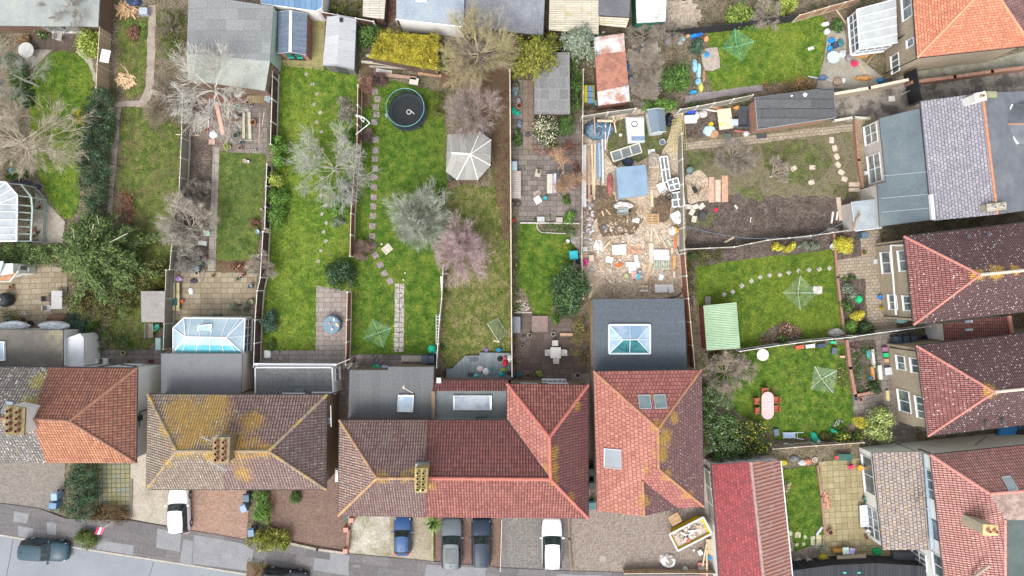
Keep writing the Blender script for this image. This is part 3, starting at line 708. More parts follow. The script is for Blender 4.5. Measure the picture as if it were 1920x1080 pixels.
def pallet(label,x,y,rz,w=1.2,l=1.0,c=(.42,.28,.15),z=0):return place('pallet',(w,l,c),build_pallet,label,'pallet',x,y,z,rz,'wooden pallets')
def build_ladder(t,l,w,c):
 m=plain(c,.4,.3)
 for s in(-1,1):q=MB();q.box(s*w/2,0,.06,.05,l,.07);L(q,'rail',m,t)
 b=MB()
 for i in range(int(l/.28)):b.tube((-w/2,-l/2+.15+i*.28,.06),(w/2,-l/2+.15+i*.28,.06),.022,n=5)
 L(b,'rungs',m,t)
def ladder(label,x,y,rz,l=3.5,w=.4,c=(.6,.62,.62),z=0):return place('ladder',(l,w,c),build_ladder,label,'ladder',x,y,z,rz,'ladders')
def build_barrel(t,r,h,c,lidc):
 b=MB();b.lathe(0,0,[(r*.86,0),(r,h*.3),(r,h*.7),(r*.9,h)],18);L(b,'tub',plain(c,.5),t);b=MB();b.lathe(0,0,[(r*.95,h),(r*.95,h+.03),(r*.7,h+.05),(.02,h+.06)],18);L(b,'lid',plain(lidc,.45),t)
def barrel(label,x,y,r=.3,h=.9,c=(.04,.12,.07),lidc=None,cat='water butt',name='water_butt',z=0,group=None):return place(name,(r,h,c,lidc or c),build_barrel,label,cat,x,y,z,0,group)
def build_bucket(t,r,h,c,cin):
 b=MB();b.lathe(0,0,[(r*.75,0),(r,h),(r*.92,h),(r*.7,.03)],14,True,True);L(b,'tub',plain(c,.4),t);b=MB();b.lathe(0,0,[(r*.85,h*.7),(.001,h*.72)],12,False,False);L(b,'contents',plain(cin,.7),t);b=MB();b.torus((0,0,h),r,.015,14,4);L(b,'rim',plain(c,.4),t)
def bucket(label,x,y,r=.16,h=.28,c=(.1,.1,.1),cin=(.3,.28,.25),z=0,name='bucket',cat='bucket',group='buckets and tubs'):return place(name,(r,h,c,cin),build_bucket,label,cat,x,y,z,0,group)
def build_bike(t,c):
 m=plain(c,.35)
 for y in(-.52,.52):
  w_=MB();w_.torus((0,y,.05),.31,.02,24,5);wh=L(w_,'wheel',BLACK,t);s=MB()
  for i in range(8):s.tube((0,y,.05),(math.cos(i*.785)*.3,y+math.sin(i*.785)*.3,.05),.005,n=3)
  L(s,'spokes',METAL,wh)
 b=MB();A,B_,C,D,E_=(0,-.52,.08),(.05,-.05,.09),(-.42,-.15,.09),(-.42,.34,.09),(0,.52,.08)
 for p,q in((A,B_),(B_,C),(C,D),(B_,D),(A,C),(D,E_)):b.tube(p,q,.02,n=6)
 L(b,'frame',m,t);b=MB();b.tube((-.55,.36,-.0+.05),(-.55,.36,.45),.016);b.tube((-.42,.34,.09),(-.55,.36,.2),.018);L(b,'handlebar',BLACK,t);b=MB();b.box(-.52,-.2,.1,.08,.24,.12);L(b,'saddle',BLACK,t)
def bike(label,x,y,rz,c,s=1.0,z=.02):return place('bicycle',(c,),build_bike,label,'bicycle',x,y,z,rz,'bicycles left lying on the ground',scale=s)
def build_goal(t,w,h,d,c):
 b=MB();P0=[(-w/2,0,0),(-w/2,0,h),(w/2,0,h),(w/2,0,0)];b.path(P0,.03);b.path([(-w/2,0,h),(-w/2+.1,d,0),(w/2-.1,d,0),(w/2,0,h)],.025);b.tube((-w/2,0,0),(-w/2+.1,d,0),.025);b.tube((w/2,0,0),(w/2-.1,d,0),.025);L(b,'frame',plain(c,.4),t);b=MB();n=12
 for i in range(n+1):
  u=i/n;b.tube((-w/2+w*u,0,h),(-w/2+.1+(w-.2)*u,d,0),.006,n=3);b.tube((-w/2+.1*u,d*u,h*(1-u)),(w/2-.1*u,d*u,h*(1-u)),.006,n=3)
 L(b,'net',plain((.35,.5,.4),.7),t)
def build_frame(t,w,l,nx,ny,c,g):
 b=MB()
 for i in range(nx+1):b.box(-w/2+w*i/nx,0,.05,.1,l,.07)
 for i in range(ny+1):b.box(0,-l/2+l*i/ny,.052,w,.1,.07)
 f=L(b,'frame',plain(c,.4),t);q=MB();q.box(0,0,.04,w-.02,l-.02,.02);L(q,'pane',glassy('old_pane',(.14,.16,.16),.15)if g else plain((.5,.51,.52),.4),t)
def oldframe(label,x,y,rz,w,l,nx,ny,z=.02,c=(.68,.69,.7),g=True,cat='window frame',name='window_frame'):return place(name,(w,l,nx,ny,c,g),build_frame,label,cat,x,y,z,rz,'old frames lifted out and stacked')
def build_plank(t,l,w,h,c,n):
 r=random.Random(int(l*100+w*1000));b=MB()
 for i in range(n):b.box((i-(n-1)/2)*w*1.05,r.uniform(-.1,.1)*l*(n>1),h/2,w,l*r.uniform(.85,1.0)if n>1 else l,h,r.uniform(-.03,.03)*(n>1))
 L(b,'board',plain(c,.8,0,.2,5),t)
def plank(label,x,y,rz,l,w=.12,h=.04,c=(.45,.32,.2),n=1,z=.02,group='loose boards and timber',name='timber_board',cat='timber'):
 r=random.Random(int(l*100+w*1000+n));b=MB()
 for i in range(n):b.box((i-(n-1)/2)*w*1.06,r.uniform(-.06,.06)*l*(n>1),h/2,w,l*(r.uniform(.85,1.0)if n>1 else 1),h,r.uniform(-.03,.03)*(n>1))
 k=(name,l,w,h,c,n)
 if k in PROTO:o=PROTO[k].copy();link(o)
 else:o=L(b,name,plain(c,.8,0,.2,5),None);PROTO[k]=o
 o.location=P(x,y,z);o.rotation_euler=(0,0,R(rz));tag(o,label,cat,group);return o
def slab_at(label,x,y,rz,w=.4,l=.4,h=.03,c=(.36,.29,.28),group=None,name='stepping_stone',cat='paving slab',seed=0,z=0.012):
 r=random.Random(seed*7+int(x));m=10 if seed>=0 else 4;p=[]
 for i in range(4 if m==4 else 8):
  a=math.pi/4+i*(math.pi/2 if m==4 else math.pi/4);k=1 if m==4 else(r.uniform(.9,1.05)if i%2==0 else r.uniform(.72,.8));p.append((math.cos(a)*w*.7*k,math.sin(a)*l*.7*k))
 b=MB();b.prism(p,0,h);o=L(b,name,plain(c,.9,0,.25,4),None);o.location=P(x,y,z);o.rotation_euler=(0,0,R(rz));tag(o,label,cat,group);return o
def heap(mb,cx,cy,rx,ry,n,sz,seed,z=0,hh=.4,flat=.5,long=1.0):
 r=random.Random(seed)
 for i in range(n):
  a=r.uniform(0,6.28);q=math.sqrt(r.random());s=sz*r.uniform(.5,1.5);mb.box(cx+math.cos(a)*q*rx,cy+math.sin(a)*q*ry,z+hh*(1-q)*r.random()+s*flat*.4+.01,s*long,s*r.uniform(.4,1),s*flat*r.uniform(.3,1),r.uniform(0,6.28),r.uniform(-.4,.4))
 return mb
def heap_obj(name,label,cat,x,y,rx,ry,n,sz,mat,seed=1,hh=.4,flat=.5,long=1.0,kind=None,z=0.01,group=None):
 c=P(x,y,z);b=heap(MB(),0,0,rx*S,ry*S,n,sz,seed,0,hh,flat,long);o=L(b,name,mat,None);o.location=c;tag(o,label,cat,group,kind);return o
def crumple(name,label,cat,x,y,rx,ry,h,mat,seed=1,rz=0,z=0.0,n=14,group=None,flat=False):
 """cloth, tarpaulin or sack: a creased low dome"""
 r=random.Random(seed);b=MB();c=P(x,y,z+h*.7);c.z=z;k=S*(H-h-z)/H;rings=[]
 for j,(f,g)in enumerate(((1.0,0.0),(1.02,.12),(.9,.7),(.6,.95),(.3,1.0))):
  rings.append([(math.cos(2*math.pi*i/n)*rx*k*f*r.uniform(.86,1.06),math.sin(2*math.pi*i/n)*ry*k*f*r.uniform(.86,1.06),h*max(0,g+(r.uniform(-.22,.12)if j else 0)))for i in range(n)])
 b.loft(rings,False,True);o=L(b,name,mat,None);o.location=c;o.rotation_euler=(0,0,R(rz));tag(o,label,cat,group);return o
def boxy(name,label,cat,x,y,sx,sy,h,c,rz=0,z=0.0,lid=None,group=None,rough=.6):
 """a box with a lid or rim, sizes in photo pixels on its top"""
 k=S*(H-h-z)/H;q=P(x,y,z+h);t=thing(name,label,cat,(q.x,q.y,z),R(rz),group);b=MB();b.box(0,0,h*.46,sx*k*.95,sy*k*.95,h*.92);L(b,'box_body',plain(c,rough),t)
 b=MB();b.loft([[(u*sx*k/2,v*sy*k/2,h*.92)for u,v in((-1,-1),(1,-1),(1,1),(-1,1))],[(u*sx*k*.47,v*sy*k*.47,h)for u,v in((-1,-1),(1,-1),(1,1),(-1,1))]]);L(b,'lid',plain(lid or c,rough),t);return t
LEAF=dict(
 dark=leaf('leaf_dark',(.015,.035,.012),(.04,.08,.025),(.08,.13,.045)),
 ivy=leaf('leaf_ivy',(.015,.045,.025),(.045,.09,.045),(.11,.17,.10)),
 mid=leaf('leaf_mid',(.03,.075,.015),(.075,.15,.035),(.15,.24,.06)),
 bright=leaf('leaf_bright',(.05,.13,.02),(.12,.24,.04),(.20,.34,.07)),
 lime=leaf('leaf_lime',(.15,.22,.03),(.32,.40,.06),(.50,.55,.16)),
 yellow=leaf('leaf_yellow',(.45,.36,.02),(.65,.55,.04),(.55,.6,.15)),
 olive=leaf('leaf_olive',(.06,.07,.02),(.12,.13,.035),(.2,.2,.06)),
 brown=leaf('leaf_brown',(.07,.04,.02),(.13,.08,.035),(.22,.14,.06)),
 grey=leaf('leaf_grey',(.10,.14,.09),(.2,.25,.17),(.32,.36,.27)),
 pink=leaf('leaf_pink',(.22,.12,.12),(.38,.24,.24),(.5,.36,.35)),
 blue=leaf('leaf_blue',(.03,.07,.05),(.06,.12,.08),(.11,.19,.13)),
 gold=leaf('leaf_gold',(.07,.09,.012),(.16,.17,.02),(.28,.27,.03)),
 cream=leaf('leaf_cream',(.45,.40,.22),(.6,.56,.38),(.7,.65,.5)),
 heath=leaf('leaf_heath',(.16,.07,.05),(.28,.14,.09),(.38,.22,.15)),
 straw=leaf('leaf_straw',(.25,.2,.12),(.42,.35,.23),(.55,.48,.35)))
# ================================================================ THE SETTING
def _k(c,f):return tuple(v*f for v in c)
_sl=slabs
def slabs(key,c1,c2,mortar,*a,**k):return _sl(key,_k(c1,.66),_k(c2,.66),_k(mortar,.7),*a,**k)
Msoil=mottle('soil_weeds',[(.05,.07,.02),(.13,.11,.065),(.20,.16,.115),(.10,.13,.04)],.9,7,.8,bump=.9,bd=.06)
Mdirt=mottle('dark_soil',[(.06,.045,.035),(.11,.085,.07),(.17,.14,.115)],1.2,7,.8,bump=.8,bd=.06)
Msand=mottle('site_dirt',[(.19,.13,.08),(.35,.27,.19),(.46,.38,.29),(.40,.32,.24)],.5,6,.6,bump=.6)
Mgravel=mottle('gravel',[(.28,.25,.2),(.42,.38,.32)],2,22,.55,bump=.9)
Mleafm=mottle('leaf_litter',[(.09,.05,.03),(.14,.085,.055),(.12,.12,.05)],1.4,14,.6,bump=.8)
Mgr1=grass('lawn_bright',(.095,.175,.022),(.185,.24,.035),(.055,.11,.014),(.2,.17,.07),bamt=.57,lamt=.46)
Mgr2=grass('lawn_rich',(.08,.155,.02),(.155,.205,.03),(.042,.095,.013),bamt=.57,lamt=.52)
Mgr3=grass('lawn_worn',(.12,.15,.035),(.22,.21,.075),(.07,.105,.022),(.26,.21,.11),bamt=.48,lamt=.5)
Mgr4=grass('rough_grass',(.10,.15,.03),(.18,.19,.055),(.06,.09,.025),(.16,.115,.07),bamt=.47,lamt=.5)
Mgr5=grass('patchy_grass',(.10,.13,.04),(.15,.18,.05),(.07,.09,.03),(.15,.115,.09),bamt=.42,lamt=.55)
Mroad=mottle('asphalt',[(.17,.185,.205),(.205,.22,.24),(.225,.24,.26)],.25,16,.25,bump=.25)
Mpave=slabs('footway',(.17,.16,.165),(.235,.22,.22),(.12,.105,.1),2.6,.95,.018,.37,(.12,.10,.1),.55,sq=1.0,bump=.2)
Mpatch=mottle('footway_patch',[(.17,.175,.19),(.23,.23,.24)],.9,14,.3,bump=.2)
Mconc=mottle('concrete',[(.24,.21,.165),(.33,.295,.24),(.36,.33,.28)],.9,10,.35,bump=.25)
Mconcw=mottle('worn_concrete',[(.16,.15,.075),(.34,.32,.26),(.48,.46,.40)],.55,8,.4,bump=.25)
Mblock=slabs('block_paving_grey',(.31,.28,.24),(.43,.385,.34),(.10,.09,.075),.2,.1,.012,.5,(.24,.21,.18),.62)
Mblockw=slabs('block_paving_mixed',(.36,.28,.235),(.54,.46,.4),(.09,.07,.06),.2,.1,.012,.5,(.22,.19,.165),.6)
Mblockr=slabs('block_paving_red',(.47,.29,.21),(.62,.42,.33),(.14,.09,.07),.2,.1,.012,.5,(.3,.22,.17),.6)
Mblockd=slabs('block_paving_dark',(.27,.165,.13),(.38,.25,.20),(.07,.05,.045),.2,.1,.012,.5,(.17,.13,.09),.5)
Mpatio=slabs('patio_buff',(.34,.27,.18),(.48,.40,.29),(.13,.12,.07),.62,.5,.02,.43,(.16,.14,.07),.6,sq=1.6)
Mpatiog=slabs('patio_grey',(.21,.18,.16),(.34,.29,.26),(.09,.08,.06),.6,.48,.02,.4,(.11,.09,.085),.52,sq=1.5)
Mpatior=slabs('patio_rose',(.38,.31,.27),(.46,.41,.38),(.17,.14,.11),.55,.45,.02,.4,(.25,.2,.18),.62,sq=1.5)
Mpatiod=slabs('patio_brown',(.16,.115,.10),(.235,.18,.155),(.08,.065,.05),.7,.55,.015,.4,(.1,.08,.06),.5,sq=1.4)
Mpatiol=slabs('patio_pale',(.42,.34,.25),(.52,.44,.34),(.18,.15,.1),.45,.3,.02,.5,(.3,.26,.2),.64)
Mpatiom=slabs('patio_mossy',(.40,.33,.17),(.52,.44,.26),(.19,.16,.08),.55,.55,.02,0,(.23,.19,.12),.52)
Mcheck=slabs('slabs_mossy',(.36,.30,.16),(.26,.28,.25),(.09,.11,.03),.43,.43,.035,0,(.10,.115,.03),.5)
Mpathc=slabs('path_slabs',(.36,.31,.26),(.45,.40,.34),(.18,.15,.12),.9,.62,.02,0,(.28,.24,.2),.62)
Mdeckd=planks('deck_dark',(.10,.075,.06),(.14,.105,.085),.14,True)
Mdeckg=planks('deck_grey',(.20,.23,.25),(.26,.295,.32),.14,True,gap=(.09,.1,.11),ln=6)
Malley=mottle('alley_concrete',[(.075,.07,.065),(.10,.09,.08),(.26,.235,.2),(.2,.18,.15)],.7,8,.35,bump=.2)
g=MB();g.poly([(-220,-220,-.02),(220,-220,-.02),(220,220,-.02),(-220,220,-.02)]);tag(g.build('ground',Msoil),kind='structure')
ST=sheet
# street
ST('road',[(-900,850),(0,1005),(175,1034),(384,1066),(640,1107),(1000,1130),(2700,1190),(2700,2000),(-900,2000)],-.01,Mroad)
PV=[(-900,800),(0,943),(75,953),(125,972),(245,975),(310,986),(384,998),(460,1011),(540,1016),(650,1037),(810,1052),(940,1064),(1070,1070),(1345,1078),(2700,1140)]
ST('footway',PV+[(2700,1186),(1000,1126),(640,1103),(384,1062),(175,1030),(0,1001),(-900,846)],.10,Mpave,-8)
kb=MB();kp=[(-900,848),(0,1003),(175,1032),(384,1064),(640,1105),(1000,1128),(2700,1188)]
for a,b_ in zip(kp[:-1],kp[1:]):
 A,B_=P(*a,.05),P(*b_,.05);n=max(1,int((B_-A).length/.9))
 for i in range(n):kb.beam(A.lerp(B_,(i+.01)/n),A.lerp(B_,(i+.99)/n),.14,.13)
tag(kb.build('kerb',mottle('kerbstone',[(.32,.29,.25),(.43,.40,.35)],1.5,10,.3)),kind='structure')
for i,q in enumerate([[(35,985),(64,990),(62,1009),(36,1005)],[(38,960),(28,958),(26,978),(52,980),(56,963)],[(89,978),(107,981),(106,1003),(90,1001)],[(184,1012),(252,1022),(250,1040),(182,1029)],[(296,990),(341,998),(338,1034),(294,1026)],[(345,1010),(364,1013),(360,1058),(338,1054)],[(365,1002),(455,1018),(476,1030),(470,1070),(362,1056)],[(590,1045),(652,1053),(655,1079),(588,1068)],[(620,1036),(656,1041),(652,1078),(616,1072)],[(800,1058),(912,1064),(908,1092),(795,1085)],[(1045,1075),(1130,1078),(1125,1100),(1040,1095)]]):
 ST('footway_patch',q,.106,Mpatch,-8)
for q in([(24,1012),(20,1040),(12,1080)],[(288,1054),(280,1080)]):
 w_=MB();pp=[P(*c,-.005)for c in q]
 for a,b_ in zip(pp[:-1],pp[1:]):w_.beam(a,b_,.05,.008)
 tag(w_.build('road_crack',plain((.06,.065,.07),.9)),kind='structure')
# front drives and forecourts
ST('driveway',[(-80,840),(124,840),(121,940),(108,962),(75,953),(0,943),(-80,930)],.03,Mblock,3)
ST('driveway',[(170,840),(250,850),(247,972),(225,962),(170,945)],.03,Mcheck,1)
ST('driveway',[(246,830),(276,830),(320,900),(317,986),(245,973)],.035,Mconc)
ST('driveway',[(316,890),(470,890),(463,1012),(384,999),(316,987)],.04,Mblockr,0)
ST('driveway',[(502,880),(640,760),(655,760),(652,1037),(538,1017),(505,990)],.03,Mblockd,0)
ST('driveway',[(655,940),(732,940),(730,1044),(655,1037)],.04,Mconcw)
ST('driveway',[(732,940),(812,940),(810,1052),(730,1044)],.036,mottle('drive_stained',[(.17,.13,.10),(.27,.23,.17),(.33,.3,.22)],.5,8,.35))
ST('driveway',[(812,940),(942,940),(940,1064),(810,1052)],.03,Mblockd,90)
ST('driveway',[(942,940),(1072,940),(1071,1071),(940,1064)],.035,slabs('block_paving_charcoal',(.27,.25,.235),(.40,.37,.35),(.08,.075,.065),.2,.1,.012,.5,(.36,.35,.33),.58),45)
ST('driveway',[(1072,700),(1106,700),(1106,940),(1330,930),(1345,1080),(1071,1071)],.03,Mblockw,42)
# gardens, left to right
ST('lawn',smooth_poly([(100,95),(140,97),(166,118),(176,150),(172,200),(160,250),(150,330),(148,400),(120,415),(95,380),(80,350),(62,300),(56,220),(56,160),(72,118)]),.01,Mgr1)
ST('path',rag([(40,88),(100,92),(72,118),(60,128),(50,118)],1.5,8,3),.006,Mgravel)
ST('path',rag([(150,92),(172,110),(186,160),(172,150),(160,115),(142,98)],1.5,8,3),.006,Mgravel)
ST('decking',[(58,48),(150,50),(142,96),(62,93)],.12,Mdeckd)
ST('path',rag([(66,360),(80,372),(122,416),(118,455),(60,460)],1,9,2),.008,Mgravel)
ST('patio',rag([(-5,492),(90,496),(126,505),(128,640),(-5,640)],1,12,2),.01,Mpatio,2)
ST('lawn',rag([(222,34),(280,32),(278,60),(276,110),(272,175),(235,185),(222,120)],5,9,4),.006,Mgr4)
ST('lawn',rag([(292,20),(345,30),(342,110),(292,110)],5,9,4),.006,Mgr5)
ST('path',rag([(279,10),(292,10),(291,80),(289,160),(283,185),(270,202),(228,200),(216,330),(211,400),(202,400),(207,300),(213,205),(216,190),(262,188),(274,160)],1.2,12,5),.012,mottle('old_path',[(.22,.18,.14),(.34,.29,.25)],1.5,10,.3))
ST('lawn',rag([(230,200),(338,190),(338,255),(334,400),(318,500),(305,600),(272,656),(205,656),(205,610),(245,530),(252,400),(222,350)],5,12,6),.008,Mgr4)
ST('patio',[(156,655),(304,655),(304,690),(156,690)],.01,Mpatiog)
ST('yard',rag([(340,165),(505,165),(502,290),(396,285),(345,255)],2,14,6),.006,mottle('yard_earth',[(.12,.085,.07),(.17,.13,.11),(.14,.12,.07)],1.2,10,.5))
ST('yard_slabs',[(428,200),(502,200),(499,288),(428,286)],.012,Mpatiog,2)
ST('flower_bed',rag([(348,255),(400,262),(393,505),(315,505),(332,400)],2,12,5),.006,Mdirt)
ST('lawn',rag([(411,282),(499,290),(494,360),(488,420),(480,505),(402,505),(406,400)],1.5,12,5),.01,grass('lawn_c',(.09,.14,.035),(.14,.18,.04),(.055,.10,.02),(.15,.14,.06),bamt=.55,lamt=.5))
ST('path',[(400,276),(412,276),(404,508),(390,508)],.02,Mpathc,90)
ST('flower_bed',rag([(405,488),(482,488),(480,512),(402,511)],2,9,5),.014,Mleafm)
ST('patio',[(316,509),(482,512),(478,600),(312,600)],.01,Mpatio,0)
ST('lawn',rag([(524,118),(670,124),(672,220),(662,420),(656,545),(594,540),(592,657),(492,660),(500,480),(515,300)],1.5,14,5),.01,Mgr1)
ST('yard',[(578,30),(610,30),(606,132),(526,122),(524,112),(576,112)],.014,mottle('mossy_concrete',[(.14,.13,.03),(.25,.23,.10),(.3,.27,.15)],.7,9,.4))
ST('patio',[(593,535),(656,546),(653,690),(492,690),(492,656),(592,657)],.014,Mpatior,0)
ST('lawn',rag([(670,170),(700,160),(740,150),(832,178),(838,345),(828,500),(820,668),(656,668),(662,450),(672,330)],2,14,5),.01,Mgr2)
ST('flower_bed',rag([(676,120),(700,120),(700,170),(694,200),(676,200)],2,9,6),.013,Mleafm)
ST('lawn',rag([(838,345),(920,350),(925,200),(957,220),(957,670),(840,690),(824,665),(828,500)],2,14,6),.007,Mgr3)
ST('flower_bed',rag([(825,95),(957,130),(957,450),(945,450),(925,340),(922,240),(860,170),(825,165)],3,12,6),.012,Mleafm)
ST('patio',[(656,664),(818,664),(818,700),(656,700)],.014,Mpatiog,0)
ST('yard',[(632,690),(658,690),(658,860),(632,880)],.010,Mpatiog)
ST('patio',[(958,150),(1000,150),(1002,222),(1092,228),(1090,420),(975,418),(958,300)],.01,Mpatiog,0)
ST('patio',[(978,150),(1001,150),(1001,290),(980,290)],.016,slabs('path_long',(.27,.2,.15),(.36,.29,.23),(.12,.09,.07),1.3,.5,.02,0),90)
ST('lawn',rag([(973,418),(1008,420),(1014,436),(1060,438),(1085,470),(1070,500),(1044,540),(1031,594),(1003,592),(985,548),(970,536)],1.5,10,8),.014,Mgr2)
ST('patio',[(958,588),(1000,588),(1100,600),(1100,720),(958,720)],.01,Mpatiod,2)
ST('path',[(1070,430),(1088,430),(1090,500),(1062,498)],.012,Mpatior,0)
ST('building_plot',rag([(1090,205),(1288,205),(1288,566),(1108,566),(1090,480)],3,12,8),.008,Msand)
ST('lawn',rag([(1138,225),(1270,222),(1240,290),(1205,300),(1150,310),(1138,290)],4,9,9),.012,Mgr5)
for i,q in enumerate([[(1095,345),(1140,350),(1170,400),(1140,425),(1098,400)],[(1110,395),(1175,385),(1208,410),(1190,440),(1130,445)],[(1220,370),(1260,365),(1255,410),(1225,420)]]):
 ST('bare_soil',smooth_poly(rag(q,3,9,i)),.014+i*.004,mottle('wet_soil',[(.07,.05,.03),(.13,.09,.06),(.2,.15,.1)],2,12,.5,bump=.8))
ST('lawn',rag([(1326,60),(1400,45),(1540,28),(1552,45),(1545,100),(1533,148),(1430,158),(1336,172),(1326,140),(1332,110)],2,14,8),.01,Mgr1)
ST('path',rag([(1285,180),(1330,172),(1430,158),(1430,170),(1285,193)],1,12,2),.014,mottle('slate_bed',[(.2,.17,.17),(.3,.26,.26)],1.5,14,.4))
ST('path',[(1552,60),(1580,50),(1600,100),(1655,145),(1640,165),(1530,165),(1545,110)],.012,mottle('yard_c',[(.22,.2,.16),(.36,.33,.28)],.8,9,.3))
ST('alley',[(1560,168),(1700,140),(1870,120),(2100,100),(2100,170),(1880,180),(1740,215),(1612,232),(1566,226)],.01,Malley)
ST('alley',[(1700,136),(1850,115),(1960,85),(2100,60),(2100,110),(1860,138),(1710,158)],.012,mottle('gravel_mossy',[(.15,.15,.09),(.33,.32,.28)],1.2,18,.5,bump=.6))
ST('rough_ground',rag([(1278,225),(1600,222),(1612,300),(1606,432),(1288,470)],1,14,8),.008,grass('dug',(.11,.12,.04),(.14,.16,.045),(.09,.09,.035),(.20,.16,.125),bamt=.33,lamt=.65))
ST('bare_soil',rag([(1288,375),(1350,365),(1600,372),(1605,430),(1450,450),(1288,468)],4,10,9),.014,Mdirt)
ST('bare_soil',rag([(1282,205),(1410,205),(1412,245),(1285,262)],3,10,9),.012,Mdirt)
ST('path',rag([(1285,268),(1430,252),(1600,232),(1600,245),(1430,268),(1287,281)],1,10,3),.018,Mpatiol,5)
ST('yard',[(1600,222),(1640,215),(1650,300),(1650,400),(1590,402),(1608,370),(1608,300)],.012,mottle('step_concrete',[(.2,.17,.1),(.32,.27,.18)],.9,9,.35))
ST('flower_bed',rag([(1290,468),(1600,432),(1570,470),(1400,488),(1300,505),(1300,575),(1290,570)],2,12,5),.01,Mdirt)
ST('lawn',rag([(1304,500),(1400,486),(1562,468),(1575,520),(1580,632),(1440,656),(1395,655),(1320,640),(1306,560)],1.5,14,9),.012,grass('lawn_k',(.09,.15,.018),(.15,.2,.025),(.055,.105,.014),bamt=.64,lamt=.45))
ST('flower_bed',smooth_poly([(1420,645),(1430,625),(1450,610),(1475,604),(1497,615),(1510,640)]),.018,Mdirt)
ST('patio',[(1562,430),(1648,430),(1690,660),(1640,632),(1584,632),(1566,515)],.008,Mpatiol,4)
ST('flower_bed',[(1566,436),(1612,432),(1615,480),(1568,488)],.012,Mdirt)
ST('flower_bed',rag([(1570,522),(1622,522),(1626,620),(1580,632)],1,10,4),.014,Mdirt)
ST('lawn',rag([(1316,668),(1400,655),(1586,646),(1592,700),(1602,790),(1560,818),(1450,824),(1440,800),(1390,780),(1320,700)],2,14,9),.01,Mgr2)
ST('flower_bed',rag([(1592,642),(1640,636),(1650,740),(1600,742)],1,10,4),.014,Mdirt)
ST('patio',[(1590,630),(1700,620),(1720,850),(1602,800)],.008,Mpatiog,8)
ST('lawn',rag([(1466,880),(1536,873),(1546,1000),(1530,1020),(1490,1035),(1478,980)],1.5,10,9),.012,Mgr2)
ST('path',rag([(1478,995),(1510,985),(1540,1000),(1545,1080),(1480,1080)],2,10,6),.009,mottle('stony_ground',[(.12,.1,.07),(.3,.26,.2)],1.4,12,.5))
ST('patio',[(1535,866),(1640,855),(1680,1090),(1546,1090)],.01,Mpatiom,3)
ST('path',[(1310,860),(1350,860),(1372,1090),(1335,1090)],.034,mottle('side_path',[(.26,.23,.2),(.36,.33,.3)],.8,9,.3))
# ================================================================ HOUSES
BR_Y=slabs('brick_buff',(.50,.40,.27),(.62,.51,.37),(.45,.40,.33),.22,.075,.01,.5,(.38,.28,.17),.62,bump=.2)
BR_B=slabs('brick_brown',(.30,.2,.12),(.40,.28,.17),(.28,.22,.15),.22,.075,.01,.5,(.2,.14,.09),.62,bump=.2)
BR_R=slabs('brick_red',(.42,.18,.12),(.52,.26,.17),(.4,.32,.26),.22,.075,.01,.5,(.3,.16,.12),.6,bump=.2)
REND=mottle('render_white',[(.58,.58,.54),(.7,.7,.66)],.5,6,.12,bump=.1)
RENDC=mottle('render_cream',[(.56,.52,.42),(.66,.63,.54)],.5,6,.15,bump=.1)
RENDP=mottle('render_pinkish',[(.40,.36,.32),(.50,.46,.42)],.6,6,.2,bump=.1)
FELT=mottle('felt_grey',[(.085,.09,.10),(.115,.12,.13),(.16,.165,.17)],.5,9,.25,bump=.2)
FELTL=slabs('felt_strips',(.155,.165,.175),(.175,.185,.195),(.24,.25,.26),.9,6,.012,0,(.25,.25,.25),.66,bump=.1,rough=.6)
FELTP=slabs('felt_patched',(.20,.205,.21),(.24,.25,.25),(.1,.1,.1),1.9,1.1,.015,.3,(.09,.085,.085),.52,bump=.1)
FELTD=slabs('felt_slate',(.10,.125,.15),(.115,.14,.165),(.16,.18,.2),12,1.02,.012,.5,(.17,.18,.19),.6,rough=.55,bump=.2,dsc=.4)
GRP=mottle('roof_bluegrey',[(.08,.10,.11),(.11,.14,.155),(.15,.17,.17)],.35,6,.2,rough=.6,bump=.1)
def w3(x,y,z,r):p=P(x,y,z);return(p.x,p.y,z,r)
ZE,ZR=5.3,8.2
def house(name,label,pts,eave_order,wall_mat,inset=.3,z1=None,cat='house',z0=0):
 """pts: name -> (photo x, photo y, height); eave_order: the corners the wall stands under"""
 W=[P(*pts[k])for k in eave_order];c=sum(W,Vector())/len(W);t=thing(name,label,cat,(c.x,c.y,0))
 fp=offset_poly([(p.x,p.y)for p in W],inset);wall_part(t,fp,z0,(z1 or W[0].z)-.1,wall_mat)
 f=MB();out=offset_poly([(p.x,p.y)for p in W],.04)
 for i in range(len(out)):
  a,b=out[i],out[(i+1)%len(out)];f.beam((*a,W[0].z-.13),(*b,W[0].z-.13),.03,.2)
 f.build('fascia',WHITE if wall_mat in(REND,RENDC)else BLACK,t)
 return t,fp,(c.x,c.y)

# ---- far left pair of houses
pts=dict(a=(-120,686,ZE),b=(92,689,ZE),c=(257,690,ZE),d=(255,868,ZE),e=(87,868,ZE),f=(-120,866,ZE),g=(-120,782,ZR),h=(57,786,ZR),k=(130,790,ZR))
t,fp,cc=house('brick_house','semi-detached house at far left, half its roof grey and half orange tiled, white side wall',pts,'acdf',REND)
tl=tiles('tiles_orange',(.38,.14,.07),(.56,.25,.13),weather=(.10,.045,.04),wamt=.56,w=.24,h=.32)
tl2=tiles('tiles_orange_dark',(.27,.10,.065),(.38,.165,.105),weather=(.09,.05,.045),wamt=.5,w=.24,h=.32)  # slopes turned from the light: shade put into the tile colour
tg=tiles('tiles_greyleft',(.17,.15,.145),(.25,.23,.21),weather=(.08,.075,.075),wamt=.48,w=.24,h=.32,scatter=.6,lichen=(.36,.30,.04),spots=.36,pts=[w3(62,760,7.4,2.2),w3(75,715,6,1.6),w3(20,790,8,1.4)])
